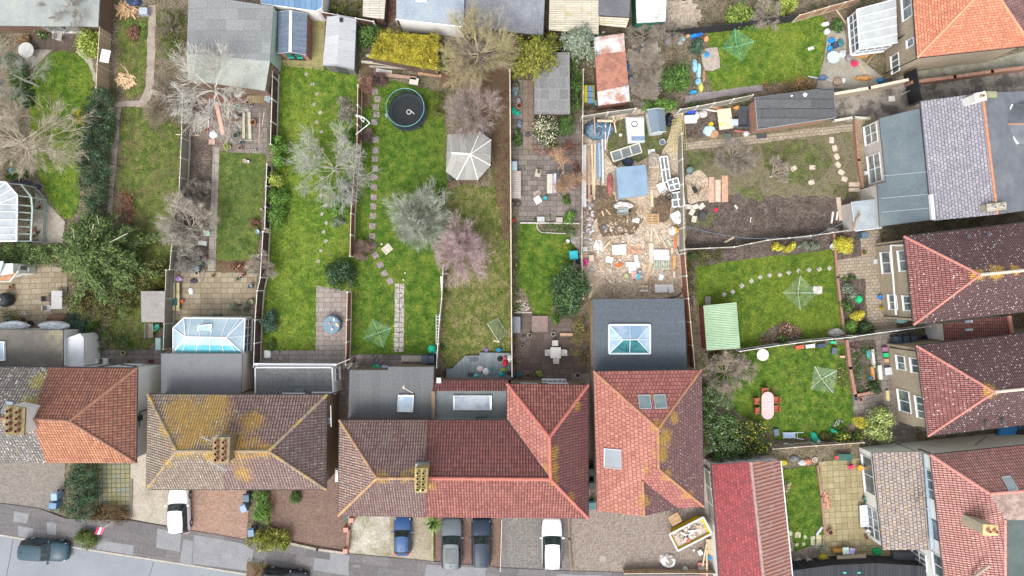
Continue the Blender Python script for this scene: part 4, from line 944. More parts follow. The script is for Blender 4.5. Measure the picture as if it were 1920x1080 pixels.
roof_part(t,pts,['bckh'],tl2,label='orange tiled slope facing the gardens');roof_part(t,pts,['kcd'],tl2);roof_part(t,pts,['hkde'],tl,label='bright orange tiled slope facing the street');roof_part(t,pts,['abhg','ghef'],tg,label='dark grey lichened tiles')
ridge_part(t,pts,['gh','hk','kc','kd'],plain((.26,.13,.09),.8,0,.3),.14);gutter_part(t,pts,['ac','cd','df'])
chimney(t,[(12,762),(46,767),(44,813),(12,812)],6.6,9.3,2,4,REND,plain((.2,.1,.06),.8),mottle('cope_lichen',[(.15,.12,.08),(.28,.22,.1)],3))
velux(t,pts,'abh',[(12,753),(26,755),(17,778),(3,775)],glassy('velux_pale',(.3,.38,.42),.1))
pipe(t,[(262,800,4.6),(262,772,4.6),(276,768,3)],.05);wall_window(t,fp[1],fp[2],cc,.53,.58,4.1,4.6,1,1,DGREY)
pipe(t,[(257,688,5),(225,682,2.9),(170,690,3.1)],.05)
wall_window(t,fp[0],fp[1],cc,.62,.72,3.3,4.5,3,1);wall_window(t,fp[0],fp[1],cc,.80,.90,.9,2.1,3,1)
mp=mottle('felt_ponding',[(.26,.23,.13),(.13,.115,.095),(.09,.085,.075),(.17,.15,.12)],.45,8,.4,rough=.5,bump=.1)
e1,fe,ce=simple_building('flat_roof_extension','flat-roofed extension with puddled grey-brown felt behind the far left house','extension',[(-90,617),(118,619),(118,687),(-90,684)],3.0,REND,mp,.05,.14,DGREY)
rooflight(e1,[(-30,640),(11,640),(11,676),(-30,676)],3.02,.2,WHITE)
e1b,fe,ce=simple_building('lean_to','white-roofed low lean-to beside the puddled flat roof','extension',[(119,636),(150,625),(157,634),(157,687),(119,687)],2.5,REND,mottle('white_membrane',[(.48,.5,.52),(.62,.63,.65)],1.2,9,.15,bump=.4),.03,.1)
for i,(x,rx)in enumerate([(22,30),(96,30)]):crumple('polythene_sheet',['creased pale polythene sheet on the left end of the patio by the flat roof','creased pale polythene sheet right of the other one beside the flat roof'][i],'sheet',x,611,rx,9,.5,mottle('polythene',[(.4,.44,.48),(.62,.66,.7)],3,9,.2,.3),3+i,z=1.4,n=18)

# ---- second pair (275-613)
pts=dict(a=(277,739,ZE),b=(613,740,ZE),c=(611,918,ZE),d=(274,918,ZE),e=(331,846,ZR),f=(503,846,ZR))
t,fp,cc=house('semi_detached_house','semi-detached house with dark brown roof, yellow lichen along the ridge and one chimney',pts,'abcd',BR_B)
li=[w3(370,795,7,4.6),w3(340,770,6,3),w3(400,765,6,3),w3(470,790,6.9,2),w3(345,835,8,2.2),w3(440,838,8,3.2),w3(490,845,8.2,1.6),w3(310,800,6.9,1.6),w3(455,890,6.6,1.6),w3(395,860,7.9,1.6),w3(330,850,8.2,1.4),w3(310,870,7.2,1.0)]
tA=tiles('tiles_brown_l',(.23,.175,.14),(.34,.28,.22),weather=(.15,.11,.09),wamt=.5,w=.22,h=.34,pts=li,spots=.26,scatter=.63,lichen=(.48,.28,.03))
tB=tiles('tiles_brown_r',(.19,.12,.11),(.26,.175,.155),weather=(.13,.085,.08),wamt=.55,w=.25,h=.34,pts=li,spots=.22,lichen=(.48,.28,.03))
m1=(422,740,ZE);pts.update(m=m1,n=(417,846,ZR),o=(420,918,ZE))
roof_part(t,pts,['amne'],tA);roof_part(t,pts,['mbfn'],tB);roof_part(t,pts,['bcf'],tiles('tiles_brown_side',(.12,.08,.075),(.175,.12,.115),weather=(.08,.055,.05),wamt=.55,w=.25,h=.34,pts=li,spots=.19));roof_part(t,pts,['cofn'.replace('fn','nf')],tB);roof_part(t,pts,['odn'+'e'.replace('e','e')],tA)if False else roof_part(t,pts,['oden'],tA);roof_part(t,pts,['ade'],tA)  # right hip (bcf): shade painted into a darker copy of the brown tiles
ridge_part(t,pts,['ef','ea','ed','fb','fc'],mottle('ridge_lichen',[(.2,.15,.12),(.3,.24,.17),(.55,.34,.04)],1.2),.14);gutter_part(t,pts,['ab','bc','cd','da'])
ch=chimney(t,[(401,822),(430,822),(428,866),(401,866)],6.9,9.1,2,4,BR_B,plain((.3,.14,.08),.8),mottle('cope2',[(.2,.16,.1),(.32,.26,.14)],3))
lead=MB();lead.path([P(*p)for p in((402,826,8.3),(404,817,8.2),(434,817,8.0),(436,830,8.0),(434,862,7.9))],.09);lead.build('lead_flashing',LEAD,t)
def aerial(root,x,y,z,x2,y2,n=9,mat=None):
 b=MB();a,c=P(x,y,z),P(x2,y2,z);b.tube(a,c,.02);d=(c-a).normalized();s=Vector((-d.y,d.x,0))
 for i in range(n):q=a.lerp(c,i/(n-1));b.tube(q-s*.22,q+s*.22,.012,n=4)
 b.tube((a+c)/2,(a+c)/2-Vector((0,0,1.3)),.025);return b.build('tv_aerial',mat or METAL,root)
aerial(t,391,864,8.6,424,882,11);aerial(t,376,819,8.6,398,828,7)
porch=[(551,919),(599,919),(599,926),(551,926)];pp=dict(zip('abcd',lean(porch,[3.3,3.3,2.6,2.6])));pp['a']=(551,880,3.3);pp['b']=(599,880,3.3);pp['c']=(599,905,2.7);pp['d']=(551,905,2.7)
for s in((553,586),(597,586)):pass
W4=[P(551,926,4.7),P(599,926,4.7)];pb=MB();pb.loft([[(W4[0].x,W4[0].y,2.5),(W4[1].x,W4[1].y,2.5),(W4[1].x,W4[1].y+1.2,2.5),(W4[0].x,W4[0].y+1.2,2.5)],[(W4[0].x,W4[0].y,2.6),(W4[1].x,W4[1].y,2.6),(W4[1].x,W4[1].y+1.2,3.1),(W4[0].x,W4[0].y+1.2,3.1)]]);pb.build('porch_roof',tB,t)
wall_window(t,fp[1],fp[2],cc,.28,.33,3.2,4.1,1,1);wall_window(t,fp[0],fp[1],cc,.72,.85,3.4,4.6,3,1)
pipe(t,[(620,738,5.1),(640,733,2.9)],.05);pipe(t,[(621,800,4.9),(620,760,4.9)],.04,WHITE)
e2,fe,ce=simple_building('flat_roof_extension','cream-sided flat-roofed extension in dark grey felt below the conservatory','extension',[(302,663),(454,663),(452,738),(302,738)],3.0,RENDC,mottle('felt_pits',[(.12,.13,.14),(.17,.18,.19),(.145,.155,.165)],.6,14,.35,bump=.2),.06,.12,DGREY)
e3,fe3,ce3=simple_building('flat_roof_extension','white-walled extension with patched pale grey felt and a white parapet','extension',[(478,688),(624,688),(626,740),(478,740)],2.9,REND,FELTP,-.02,.12)
b=MB();ps=[P(*p,2.95)for p in((479,738),(479,689),(623,689),(625,736),(585,736))]
for a,c in zip(ps[:-1],ps[1:]):b.beam(a,c,.12,.14)
b.build('parapet_trim',plain((.5,.51,.52),.5),e3);b=MB();b.beam(P(476,683,2.6),P(631,684,2.6),.2,.14);b.build('gutter',WHITE,e3);fl=MB();fl.box(P(561,733,3.1).x,P(561,733,3.1).y,3.02,.8,.35,.25);fl.build('flue_box',plain((.12,.14,.13),.6),e3)
wall_window(e3,fe3[1],fe3[2],ce3,.1,.55,1.0,2.2,2,1)
b=MB();b.beam(P(632,683,1.9),P(659,672,1.8),.06,1.7);g_=thing('side_gate','white side gate at the corner of the patched pale flat roof','gate',P(645,680));b.build('gate_panel',plain((.45,.43,.4),.7),g_);k=MB();k.tube(P(640,679,1.0),P(640,676,1.0),.03);k.build('latch',BLACK,g_)

# ---- big red-roofed house (635-1103)
pts=dict(a=(636,788,ZE),b=(951,788,ZE),c=(951,720,ZE),d=(1103,722,ZE),e=(1103,972,ZE),f=(634,967,ZE),g=(706,897,ZR),h=(1032,899,ZR),i=(1030,820,ZR),m=(801,788,ZE),n=(797,897,ZR),o=(798,970,ZE))
t,fp,cc=house('terraced_house','wide house with one brown and one red tiled half roof and eight-pot chimney',pts,'abcdef',BR_B)
li=[w3(715,897,8.2,1.3),w3(760,897,8.2,1.0),w3(780,880,8,1.0),w3(1036,880,8,1.3),w3(1042,850,8,1.2),w3(1040,905,8.1,1.2),w3(1075,935,6.7,1.0),w3(808,915,7.8,1.0),w3(790,920,7.8,.8),w3(1080,760,6,.9)]
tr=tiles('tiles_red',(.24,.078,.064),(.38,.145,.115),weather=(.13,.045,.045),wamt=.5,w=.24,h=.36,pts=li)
trd=tiles('tiles_red_dark',(.155,.06,.06),(.215,.085,.08),weather=(.10,.055,.055),wamt=.5,w=.24,h=.36,pts=li)  # right slope: the red tiles darkened in colour for shade
trb=tiles('tiles_red_wine',(.155,.06,.054),(.25,.09,.078),weather=(.13,.05,.05),wamt=.5,w=.24,h=.36,pts=li,gap=(.03,.012,.012))  # slope behind the ridge: half shade put into the tile red
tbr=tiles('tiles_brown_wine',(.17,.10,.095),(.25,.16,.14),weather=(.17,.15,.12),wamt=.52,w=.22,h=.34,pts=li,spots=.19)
trs=tiles('tiles_salmon',(.33,.125,.098),(.45,.195,.155),weather=(.26,.09,.075),wamt=.6,w=.34,h=.36,pts=li,pan=False,gap=(.12,.04,.04))  # slope facing left to the light: lit tone put into the colour
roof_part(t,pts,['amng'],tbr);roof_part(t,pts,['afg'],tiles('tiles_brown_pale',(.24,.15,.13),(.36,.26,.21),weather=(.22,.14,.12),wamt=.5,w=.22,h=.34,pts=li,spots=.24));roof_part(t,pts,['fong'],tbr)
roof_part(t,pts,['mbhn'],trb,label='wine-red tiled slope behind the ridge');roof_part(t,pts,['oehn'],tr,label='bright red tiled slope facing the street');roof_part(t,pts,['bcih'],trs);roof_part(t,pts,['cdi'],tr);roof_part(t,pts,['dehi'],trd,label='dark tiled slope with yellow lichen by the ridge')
ridge_part(t,pts,['nh','hi','he','ic','id'],plain((.42,.14,.11),.7,0,.2),.15)
ridge_part(t,pts,['gn','ga','gf'],mottle('ridge2',[(.28,.14,.11),(.4,.25,.15),(.55,.38,.08)],1.2),.13)
b=MB();b.beam(P(*pts['b'])+Vector((0,0,.03)),P(*pts['h'])+Vector((0,0,.02)),.14,.03);b.build('valley',plain((.04,.03,.03),.7),t)
b=MB();b.beam(P(801,788,5.42),P(797,897,8.27),.1,.05);b.beam(P(798,970,5.42),P(797,897,8.27),.1,.05);b.build('party_wall_strip',plain((.12,.07,.06),.8),t)
gutter_part(t,pts,['ab','bc','cd','de','ef','fa'])
chimney(t,[(779,880),(801,880),(799,921),(779,921)],7.2,9.4,2,4,mottle('chimney_lichen',[(.35,.25,.1),(.5,.38,.15)],3),plain((.36,.28,.12),.8),mottle('cope3',[(.3,.25,.12),(.45,.38,.16)],3))
b=MB();b.box(P(791,878,8.2).x,P(791,876,8.2).y,7.6,1.1,.5,.9);b.build('flashing',LEAD,t)
cc3=cc
wall_window(t,fp[2],fp[3],cc,.14,.36,3.4,4.6,3,1);wall_window(t,fp[2],fp[3],cc,.46,.8,.3,2.2,5,1);wall_window(t,fp[2],fp[3],cc,.52,.8,3.4,4.6,3,1)
b=MB();b.poly([(fp[5][0]-.02,fp[5][1]+3.0,3.2)]*3)if False else None
b=MB();q=P(627,892,3.4);b.loft([[(q.x,q.y-.6,3.2),(q.x+.5,q.y-.6,3.2),(q.x+.5,q.y+.6,3.2),(q.x,q.y+.6,3.2)],[(q.x+.1,q.y-.5,3.35),(q.x+.5,q.y-.5,3.6),(q.x+.5,q.y+.5,3.6),(q.x+.1,q.y+.5,3.35)]]);b.build('canopy',WHITE,t)
e4,fe4,ce4=simple_building('flat_roof_extension','wide grey flat-roofed extension in long felt strips with a square rooflight','extension',[(656,694),(728,694),(728,688),(813,688),(811,784),(653,784)],3.0,BR_B,FELTL,.06,.12,DGREY)
rooflight(e4,[(747,740),(777,740),(775,772),(745,771)],3.02,.25,METAL);plank('short white batten lying on the grey strip felt roof',764,731,60,1.1,.07,.05,(.5,.45,.38),z=3.03);plank('longer bare batten lying on the grey strip felt roof',757,726,-15,.35,.09,.06,(.6,.45,.35),z=3.03)
pts5=dict(a=(812,712,2.6),b=(953,712,2.6),c=(952,733,3.25),d=(812,733,3.25))
e5,fe5,ce5=simple_building('single_storey_extension','extension with a red tiled front strip and long rooflight in grey flat roof','extension',[(812,733),(951,733),(950,787),(812,787)],3.1,BR_B,mottle('felt5',[(.13,.15,.155),(.17,.19,.19),(.2,.21,.2)],.8,9,.25,bump=.1),.05,.1)
roof_part(e5,pts5,['abcd'],trb,.1,'tiled_strip');gutter_part(e5,pts5,['ab']);gutter_part(e5,dict(a=(812,787,3.2),b=(950,787,3.2)),['ab'],WHITE,.07)
b=MB();ww=[P2(*q,2.5)for q in((815,714),(951,714),(951,733),(815,733))];b.prism(ww,0,2.45);fw=b.build('wall',BR_B,e5)
rooflight(e5,[(850,741),(922,741),(922,768),(850,768)],3.12,.25,METAL,glassy('roof_glass_long',(.28,.32,.36),.08,(.12,.18,.26),1.0),.12)
b=MB();b.beam(P(813,733,3.3),P(813,785,3.3),.3,.5);b.build('parapet',BR_B,e5);vent(e5,823,713,2.8,OFFW,.4);pipe(e5,[(893,787,3.2),(893,783,3.3),(912,782,3.3),(911,778,3.3)],.035)

# ---- detached red house and its big flat extension
pts=dict(a=(1113,696,ZE),b=(1315,693,ZE),c=(1320,950,ZE),d=(1271,953,ZE),e=(1208,968,7.3),f=(1120,958,ZE),w=(1205,902,7.3),q=(1235,880,8.3),r=(1234,804,8.3))
t,fp,cc=house('detached_house','detached house with salmon-red roof, three rooflights and a skewed front gable',pts,'abcdf',BR_Y)
li=[w3(1240,850,8,1.3),w3(1232,800,8,1.0),w3(1226,745,6.6,.7),w3(1245,820,7.7,1.5),w3(1250,890,7.6,1.0),w3(1206,940,7,1.1),w3(1160,955,5.8,.9),w3(1210,880,8,1.1),w3(1258,780,7,1.2),w3(1290,930,6.2,1.0)]
tr=tiles('tiles_red4',(.30,.10,.085),(.42,.155,.13),weather=(.18,.07,.055),wamt=.52,w=.30,h=.36,pan=False,pts=li,scatter=.70);trs4=tiles('tiles_salmon4',(.33,.12,.09),(.43,.18,.135),weather=(.27,.10,.07),wamt=.52,w=.34,h=.36,pts=li,pan=False,gap=(.13,.05,.04),scatter=.7)  # salmon copy is for the left slope, its lit tone painted in
tdk=tiles('tiles_dark4',(.15,.075,.075),(.21,.11,.105),weather=(.1,.06,.06),wamt=.5,w=.3,h=.30,pan=False,pts=li,spots=.2)  # right-facing slopes: shade put into this darker tile colour
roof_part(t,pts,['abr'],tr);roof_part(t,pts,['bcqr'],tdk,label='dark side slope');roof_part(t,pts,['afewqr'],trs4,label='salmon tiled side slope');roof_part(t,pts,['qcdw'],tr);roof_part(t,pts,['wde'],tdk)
g5=MB();E_,F_,D_=P(*pts['e']),P(*pts['f']),P(*pts['d']);g5.loft([[F_+Vector((.3,.25,-.1)),D_+Vector((-.1,.25,-.1)),E_+Vector((0,.3,-.15))],[F_+Vector((.3,.45,-.1)),D_+Vector((-.1,.45,-.1)),E_+Vector((0,.5,-.15))]]);g5.build('gable_wall',BR_Y,t)
r4=mottle('ridge4',[(.35,.14,.1),(.4,.2,.12),(.42,.27,.06)],1.5);ridge_part(t,pts,['rq','ra','rb','qc'],r4,.12);ridge_part(t,pts,['we'],r4,.12);gutter_part(t,pts,['ab','bc','cd','fa'])
for q_ in([(1196,741),(1219,741),(1222,767),(1199,767)],[(1225,741),(1247,740),(1251,766),(1228,767)]):velux(t,pts,'abr',q_,glassy('velux_green',(.16,.22,.22),.1))
velux(t,pts,'afq',[(1133,840),(1133,876),(1166,880),(1165,843)],glassy('velux_open',(.22,.25,.27),.1,(.2,.22,.24)))
e6,fe6,ce6=simple_building('flat_roof_extension','large slate-blue flat-roofed extension with a pyramid roof lantern','extension',[(1112,561),(1282,560),(1288,692),(1113,695)],3.1,planks('clad',(.5,.34,.18),(.6,.42,.25),.15),FELTD,.05,.14,DGREY)
b=MB();q=[P(*p)for p in((1142,609,3.3),(1219,609,3.3),(1219,663,3.3),(1142,663,3.3))];r1,r2=P(1168,637,4.0),P(1195,637,4.0)
for i in range(4):b.beam(q[i]-Vector((0,0,.1)),q[(i+1)%4]-Vector((0,0,.1)),.14,.3)
for a,c in((q[0],r1),(q[3],r1),(q[1],r2),(q[2],r2),(r1,r2)):b.beam(a,c,.07,.09)
mA,mB,mr=(q[0]+q[1])/2,(q[2]+q[3])/2,(r1+r2)/2;b.beam(mA,mr,.05,.08);b.beam(mB,mr,.05,.08);b.beam((q[0]+q[3])/2,r1,.05,.08);b.beam((q[1]+q[2])/2,r2,.05,.08);ln=b.build('roof_lantern',plain((.5,.56,.62),.4),e6)
gl=glassy('lantern_glass',(.2,.3,.42),.06,(.36,.45,.55),.5);gd=glassy('lantern_teal',(.02,.10,.13),.06,(.06,.2,.2),.8)
for f,m in(((q[0],q[1],r2,r1),gl),((q[2],q[3],r1,r2),gd),((q[3],q[0],r1),gl),((q[1],q[2],r2),gl)):w_=MB();w_.poly([v-Vector((0,0,.02))for v in f]);w_.build('pane',m,ln)
# ---- north-east orange house
pts=dict(a=(1706,-90,ZE),b=(1720,108,ZE),c=(1934,85,ZE),d=(2100,-90,ZE),p=(1856,-32,8.6),q=(1850,-160,8.6),r=(1706,-160,ZE),s=(2020,-160,ZE))
pts['a']=(1700,-160,ZE)
t,fp,cc=house('corner_house','buff brick house with bright orange hipped roof in the top right corner',dict(a=pts['a'],b=pts['b'],c=pts['c'],s=pts['s']),'abcs',BR_Y)
to=tiles('tiles_ne',(.48,.165,.09),(.62,.26,.15),weather=(.24,.10,.06),wamt=.5,w=.3,h=.22,pan=False,gap=(.25,.08,.05));tow=tiles('tiles_ne_wine',(.22,.11,.11),(.3,.16,.15),w=.3,h=.22,pan=False)  # second copy: right slope, darkened in colour for shade
roof_part(t,pts,['abpq'],to);roof_part(t,pts,['bcp'],to);roof_part(t,pts,['cpqs'],tow,label='wine-brown tiled slope in the very corner')
ridge_part(t,pts,['pb','pq','pc'],plain((.52,.24,.15),.8,0,.2),.12);gutter_part(t,pts,['ab','bc'])
A,B_=fp[0],fp[1]
Lw=(Vector(B_)-Vector(A)).length
def ty(y):return(Vector(A).y-P(0,y,2.6).y)/(Vector(A).y-Vector(B_).y)
wall_window(t,A,B_,cc,ty(5),ty(45),3.3,4.6,2,1);wall_window(t,A,B_,cc,ty(84),ty(97),3.6,4.5,1,1);wall_window(t,A,B_,cc,ty(95),ty(128),1.0,2.1,3,1,OFFW)
pipe(t,[(1717,52,4.6),(1684,73,2.3),(1680,80,.8)],.06);pipe(t,[(1718,110,4.9),(1659,138,.3)],.05)
# conservatory against it
cons=[(1602,26),(1683,3),(1683,78),(1610,92)];cw=[P(*p,2.5)for p in cons];c=sum(cw,Vector())/4
t=thing('conservatory','white conservatory with five ribbed opal roof bays beside the orange-roofed house','conservatory',(c.x,c.y,0))
cp=dict(a=(1606,18,2.3),b=(1680,-2,2.9),c=(1683,80,2.9),d=(1612,93,2.3));roof_part(t,cp,['abcd'],glassy('opal',(.30,.32,.33),.4,(.36,.38,.38)),.05)
b=MB();A_,B2,C_,D_=[P(*cp[k])for k in 'abcd']
for i in range(6):f=i/5;b.beam(A_.lerp(D_,f)+Vector((0,0,.03)),B2.lerp(C_,f)+Vector((0,0,.03)),.07,.05)
b.beam(A_,D_,.1,.12);b.build('glazing_bar',WHITE,t)
fw=offset_poly([(p.x,p.y)for p in(A_,B2,C_,D_)],.08);wall_part(t,fw,0,.7,BR_Y,'dwarf_wall');wall_part(t,offset_poly(fw,.03),.7,2.25,GLASS,'glazing')
for i,j,n in((3,0,5),(2,3,4)):wall_window(t,fw[i],fw[j],(c.x,c.y),.01,.99,.75,2.2,n,2)

# ---- slate-roofed bungalow
pts=dict(a=(1726,190,3.4),b=(1748,414,3.4),c=(1870,402,6.2),d=(1842,174,6.2),e=(1918,398,3.6),f=(1896,172,3.6),g=(1990,390,3.0),h=(1990,190,3.0))
pts['e']=(1935,392,4.4);pts['f']=(1899,174,4.8)
t,fp,cc=house('slate_bungalow','slate-roofed bungalow with red ridge tiles and a blue-grey flat rear',dict(a=pts['a'],b=pts['b'],e=(1975,388,3.4),f=(1950,170,3.4)),'abef',BR_Y,.1)
sl_=tiles('slates',(.24,.23,.26),(.32,.31,.35),gap=(.09,.09,.1),weather=(.16,.15,.18),wamt=.5,w=.36,h=.24,pan=False,rough=.45)
roof_part(t,pts,['abcd'],sl_);pts['E']=(1975,388,3.4);pts['F']=(1950,170,3.4);roof_part(t,pts,['dcEF'],mottle('slate_dark',[(.10,.11,.125),(.14,.15,.17),(.19,.2,.21)],.7,14,.3,rough=.5),label='dark streaked far slope')
ridge_part(t,pts,['dc'],plain((.42,.19,.11),.8,0,.2),.12)
chimney(t,[(1828,176),(1846,172),(1849,187),(1830,190)],4,6.9,1,1,REND,plain((.4,.3,.2),.8),REND);b=MB();qq=P(1848,178,6.2);b.box(qq.x+.4,qq.y,6.2,.9,.5,.3);b.build('valley_gutter',mottle('mossy_lead',[(.2,.22,.08),(.3,.3,.2)],2),t)
tur=dict(a=(1880,232,4.9),b=(1897,196,4.9),c=(1960,190,4.9),d=(1960,272,4.9),e=(1908,270,4.9),p=(1945,232,6.6));roof_part(t,tur,['abp','bcp','aep','edp'],mottle('slate_dark',[]),.08,'dormer_roof');ridge_part(t,tur,['ap'],plain((.4,.2,.14),.8),.07)
b=MB()
for a,c in(('a','b'),('a','e')):b.beam(P(*tur[a]),P(*tur[c]),.12,.16)
b.build('dormer_trim',WHITE,t);wall_part(t,offset_poly([P2(*tur[k])for k in 'abcde'],.15),3.2,4.8,REND,'dormer_wall')
chimney(t,[(1852,383),(1884,380),(1885,392),(1853,396)],5,6.5,2,1,mottle('pale_stack',[(.3,.26,.18),(.45,.42,.34)],2),plain((.5,.48,.44),.8))
# rear flat-roofed part
e7,f7,c7=simple_building('flat_roof_extension','blue-grey flat-roofed rear of the slate bungalow with wide white windows','extension',[(1649,222),(1724,203),(1745,412),(1650,424),(1645,345),(1662,342)],3.2,RENDP,GRP,.06,.14,DGREY)
for(y0,y1,nx,ny)in((226,266,3,2),(288,340,3,2)):
 a_,b_=f7[5],f7[0];A0,B0=Vector(a_),Vector(b_);f0=(P(0,y1,2).y-A0.y)/(B0.y-A0.y);f1=(P(0,y0,2).y-A0.y)/(B0.y-A0.y);wall_window(e7,a_,b_,c7,max(.02,f0),min(.98,f1),.5,2.5,2,2,None,glassy('glass_clear',(.12,.15,.14),.08,(.25,.27,.25),2))
b=MB();b.beam(P(1745,365,3.4),P(1749,412,3.4),.3,.3);b.build('white_coping',WHITE,e7);b=MB()
for y in(330,372,398):b.beam(P(1652,y,3.215),P(1742,y-8,3.215),.06,.02)
b.build('felt_seam',plain((.25,.28,.29),.6),e7)
e8,f8,c8=simple_building('lean_to','pale grey lean-to roof at the left end of the bungalow with a branch on it','extension',[(1597,379),(1646,373),(1654,427),(1604,433)],[2.3,2.7,2.7,2.3],RENDP,mottle('grp_pale',[(.2,.23,.25),(.3,.34,.35)],.8,8,.2,rough=.5),.06,.1,METAL)
b=MB();b.path([P(1600,432,2.6),P(1605,415,2.5),P(1612,402,2.6),P(1610,398,2.6)],.09,6);b.tube(P(1605,415,2.5),P(1613,402,2.9),.07,.05);o=b.build('fallen_branch',bark('b',(.3,.22,.15)),None);tag(o,'sawn branch lying on the pale grey lean-to roof','branch')
w_=wall_door(e8,f8[1],f8[0],c8,.3,.6,2.0)

# ---- two brick houses with dark maroon roofs, white speckled
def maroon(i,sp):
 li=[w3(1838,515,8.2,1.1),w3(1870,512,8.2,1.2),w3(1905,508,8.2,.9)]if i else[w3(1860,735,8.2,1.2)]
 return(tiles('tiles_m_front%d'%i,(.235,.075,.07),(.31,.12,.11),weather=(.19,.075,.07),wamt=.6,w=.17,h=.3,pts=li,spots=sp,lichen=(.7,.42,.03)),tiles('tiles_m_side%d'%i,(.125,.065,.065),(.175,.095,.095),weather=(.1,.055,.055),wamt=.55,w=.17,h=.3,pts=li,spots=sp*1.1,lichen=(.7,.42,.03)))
for i,(lb,P_,gl_)in enumerate([('buff brick house with maroon roof, nearest below the slate bungalow',dict(a=(1695,443,ZE),b=(1713,609,ZE),c=(2130,560,ZE),d=(2110,395,ZE),p=(1838,515,8.3),q=(2000,499,8.3)),1),('buff brick house with maroon roof, lower one of the two alike',dict(a=(1718,648,ZE),b=(1740,818,ZE),c=(2150,770,ZE),d=(2130,600,ZE),p=(1865,735,8.3),q=(2010,721,8.3)),0)]):
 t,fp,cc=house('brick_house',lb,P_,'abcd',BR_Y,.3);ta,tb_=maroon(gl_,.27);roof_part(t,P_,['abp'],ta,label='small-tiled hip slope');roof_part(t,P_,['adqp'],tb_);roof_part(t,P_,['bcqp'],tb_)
 ridge_part(t,P_,['pa','pb'],plain((.40,.17,.14),.8,0,.2),.12);ridge_part(t,P_,['pq'],plain((.5,.42,.34),.8,0,.2),.14);gutter_part(t,P_,['ab','bc','ad'])
 A,B_=Vector(fp[0]),Vector(fp[1])
 def f(y,z):return(A.y-P(0,y,z).y)/(A.y-B_.y)
 if i==0:
  wall_window(t,A,B_,cc,f(473,1.7),f(512,1.7),.9,2.3,2,1);wall_window(t,A,B_,cc,f(470,4.3),f(508,4.3),3.7,4.8,2,1);wall_window(t,A,B_,cc,f(553,2),f(580,2),1.4,2.6,2,1);wall_window(t,A,B_,cc,f(555,4.3),f(582,4.3),3.7,4.8,2,1)
  pipe(t,[(1694,460,4.9),(1670,460,3.3),(1680,590,3.2)],.07,WHITE);pipe(t,[(1694,455,5),(1642,461,.6)],.05);pipe(t,[(1710,596,5),(1658,592,.5)],.05)
 else:
  wall_window(t,A,B_,cc,f(667,2.1),f(693,2.1),1.5,2.7,2,1);wall_window(t,A,B_,cc,f(672,4.3),f(699,4.3),3.7,4.8,2,1);wall_window(t,A,B_,cc,f(732,1.8),f(772,1.8),1.0,2.7,2,1);wall_window(t,A,B_,cc,f(744,4.3),f(784,4.3),3.7,4.8,3,1)
  pipe(t,[(1717,658,5),(1700,656,3.2),(1668,651,.6)],.05);pipe(t,[(1738,806,5),(1692,792,.5)],.05)
 for(x,y)in([(1815,443),(1853,439)]if i==0 else[(1849,795),(1880,791)]):vent(t,x,y,6.4,DGREY,.3)
# link garage between them
t,f9,c9=simple_building('link_garage','garage with narrow mossy red tiled roof wedged between the maroon-roofed houses','garage',[(1769,607),(1888,593),(1896,626),(1772,640)],[2.9,3.0,3.0,2.9],OFFW,tiles('tiles_link',(.26,.09,.08),(.34,.13,.11),weather=(.12,.09,.05),wamt=.5,w=.2,h=.3),.05,.12)
ridge_part(t,dict(a=(1892,592,3.1),b=(1898,627,3.1)),['ab'],plain((.42,.2,.15),.8),.2);wall_door(t,f9[3],f9[0],c9,.1,.5,2.1);rooflight(t,[(1809,601),(1822,600),(1823,605),(1810,606)],2.95,.08,METAL,None,.04);rooflight(t,[(1809,616),(1822,615),(1823,620),(1810,621)],2.95,.08,METAL,None,.04)

# ---- lower right house
pts=dict(a=(1745,853,ZE),b=(2110,815,ZE),c=(2150,1200,ZE),d=(1782,1190,ZE),p=(1856,926,8.2),q=(1860,962,8.2),r=(2000,912,8.2),s=(1868,1062,8.2),u=(1772,1110,ZE))
t,fp,cc=house('rendered_house','white rendered house with weathered red roof, slanted rooflight and leaning chimney at lower right',pts,'abcd',REND,.25)
tw=tiles('tiles_l_top',(.40,.18,.155),(.5,.26,.22),weather=(.17,.09,.08),wamt=.46,w=.2,h=.3,spots=0,rough=.7);tf=tiles('tiles_l_front',(.44,.19,.165),(.54,.28,.24),weather=(.26,.13,.11),wamt=.47,w=.2,h=.3)
pts['r']=(2000,915,8.2);pts['v']=(1885,975,7.6);pts['x']=(2000,975,7.6);pts['y']=(1885,1130,7.6);pts['z']=(2000,1130,7.6)
roof_part(t,pts,['abrp'],tw);roof_part(t,pts,['adyvp'],tf);roof_part(t,pts,['prxv'],mottle('roof_worn',[(.16,.11,.1),(.3,.22,.19),(.4,.36,.33)],1.2,9,.4));roof_part(t,pts,['vxzy'],mottle('flat_green',[(.06,.08,.08),(.10,.125,.12)],.6,9,.2),.1,'flat_roof')
ridge_part(t,pts,['pa','pr'],plain((.50,.22,.18),.8,0,.15),.15);ridge_part(t,pts,['vy'],plain((.5,.24,.2),.8,0,.2),.12);ridge_part(t,dict(a=(1856,1060,7.8),b=(1822,1085,6.8)),['ab'],plain((.3,.24,.2),.8,0,.3),.14);gutter_part(t,pts,['ab','ad'])
velux(t,pts,'abp',[(1877,895),(1894,893),(1909,919),(1892,924)],glassy('velux_grey',(.2,.24,.25),.1))
cs=chimney(t,[(1845,984),(1869,986),(1869,1003),(1844,1003)],6.6,9.3,2,1,mottle('stack_old',[(.35,.33,.24),(.5,.42,.3)],2),plain((.5,.24,.16),.8),plain((.55,.4,.2),.8))
A,B_=Vector(fp[0]),Vector(fp[3])
def f(y,z):return(A.y-P(0,y,z).y)/(A.y-B_.y)
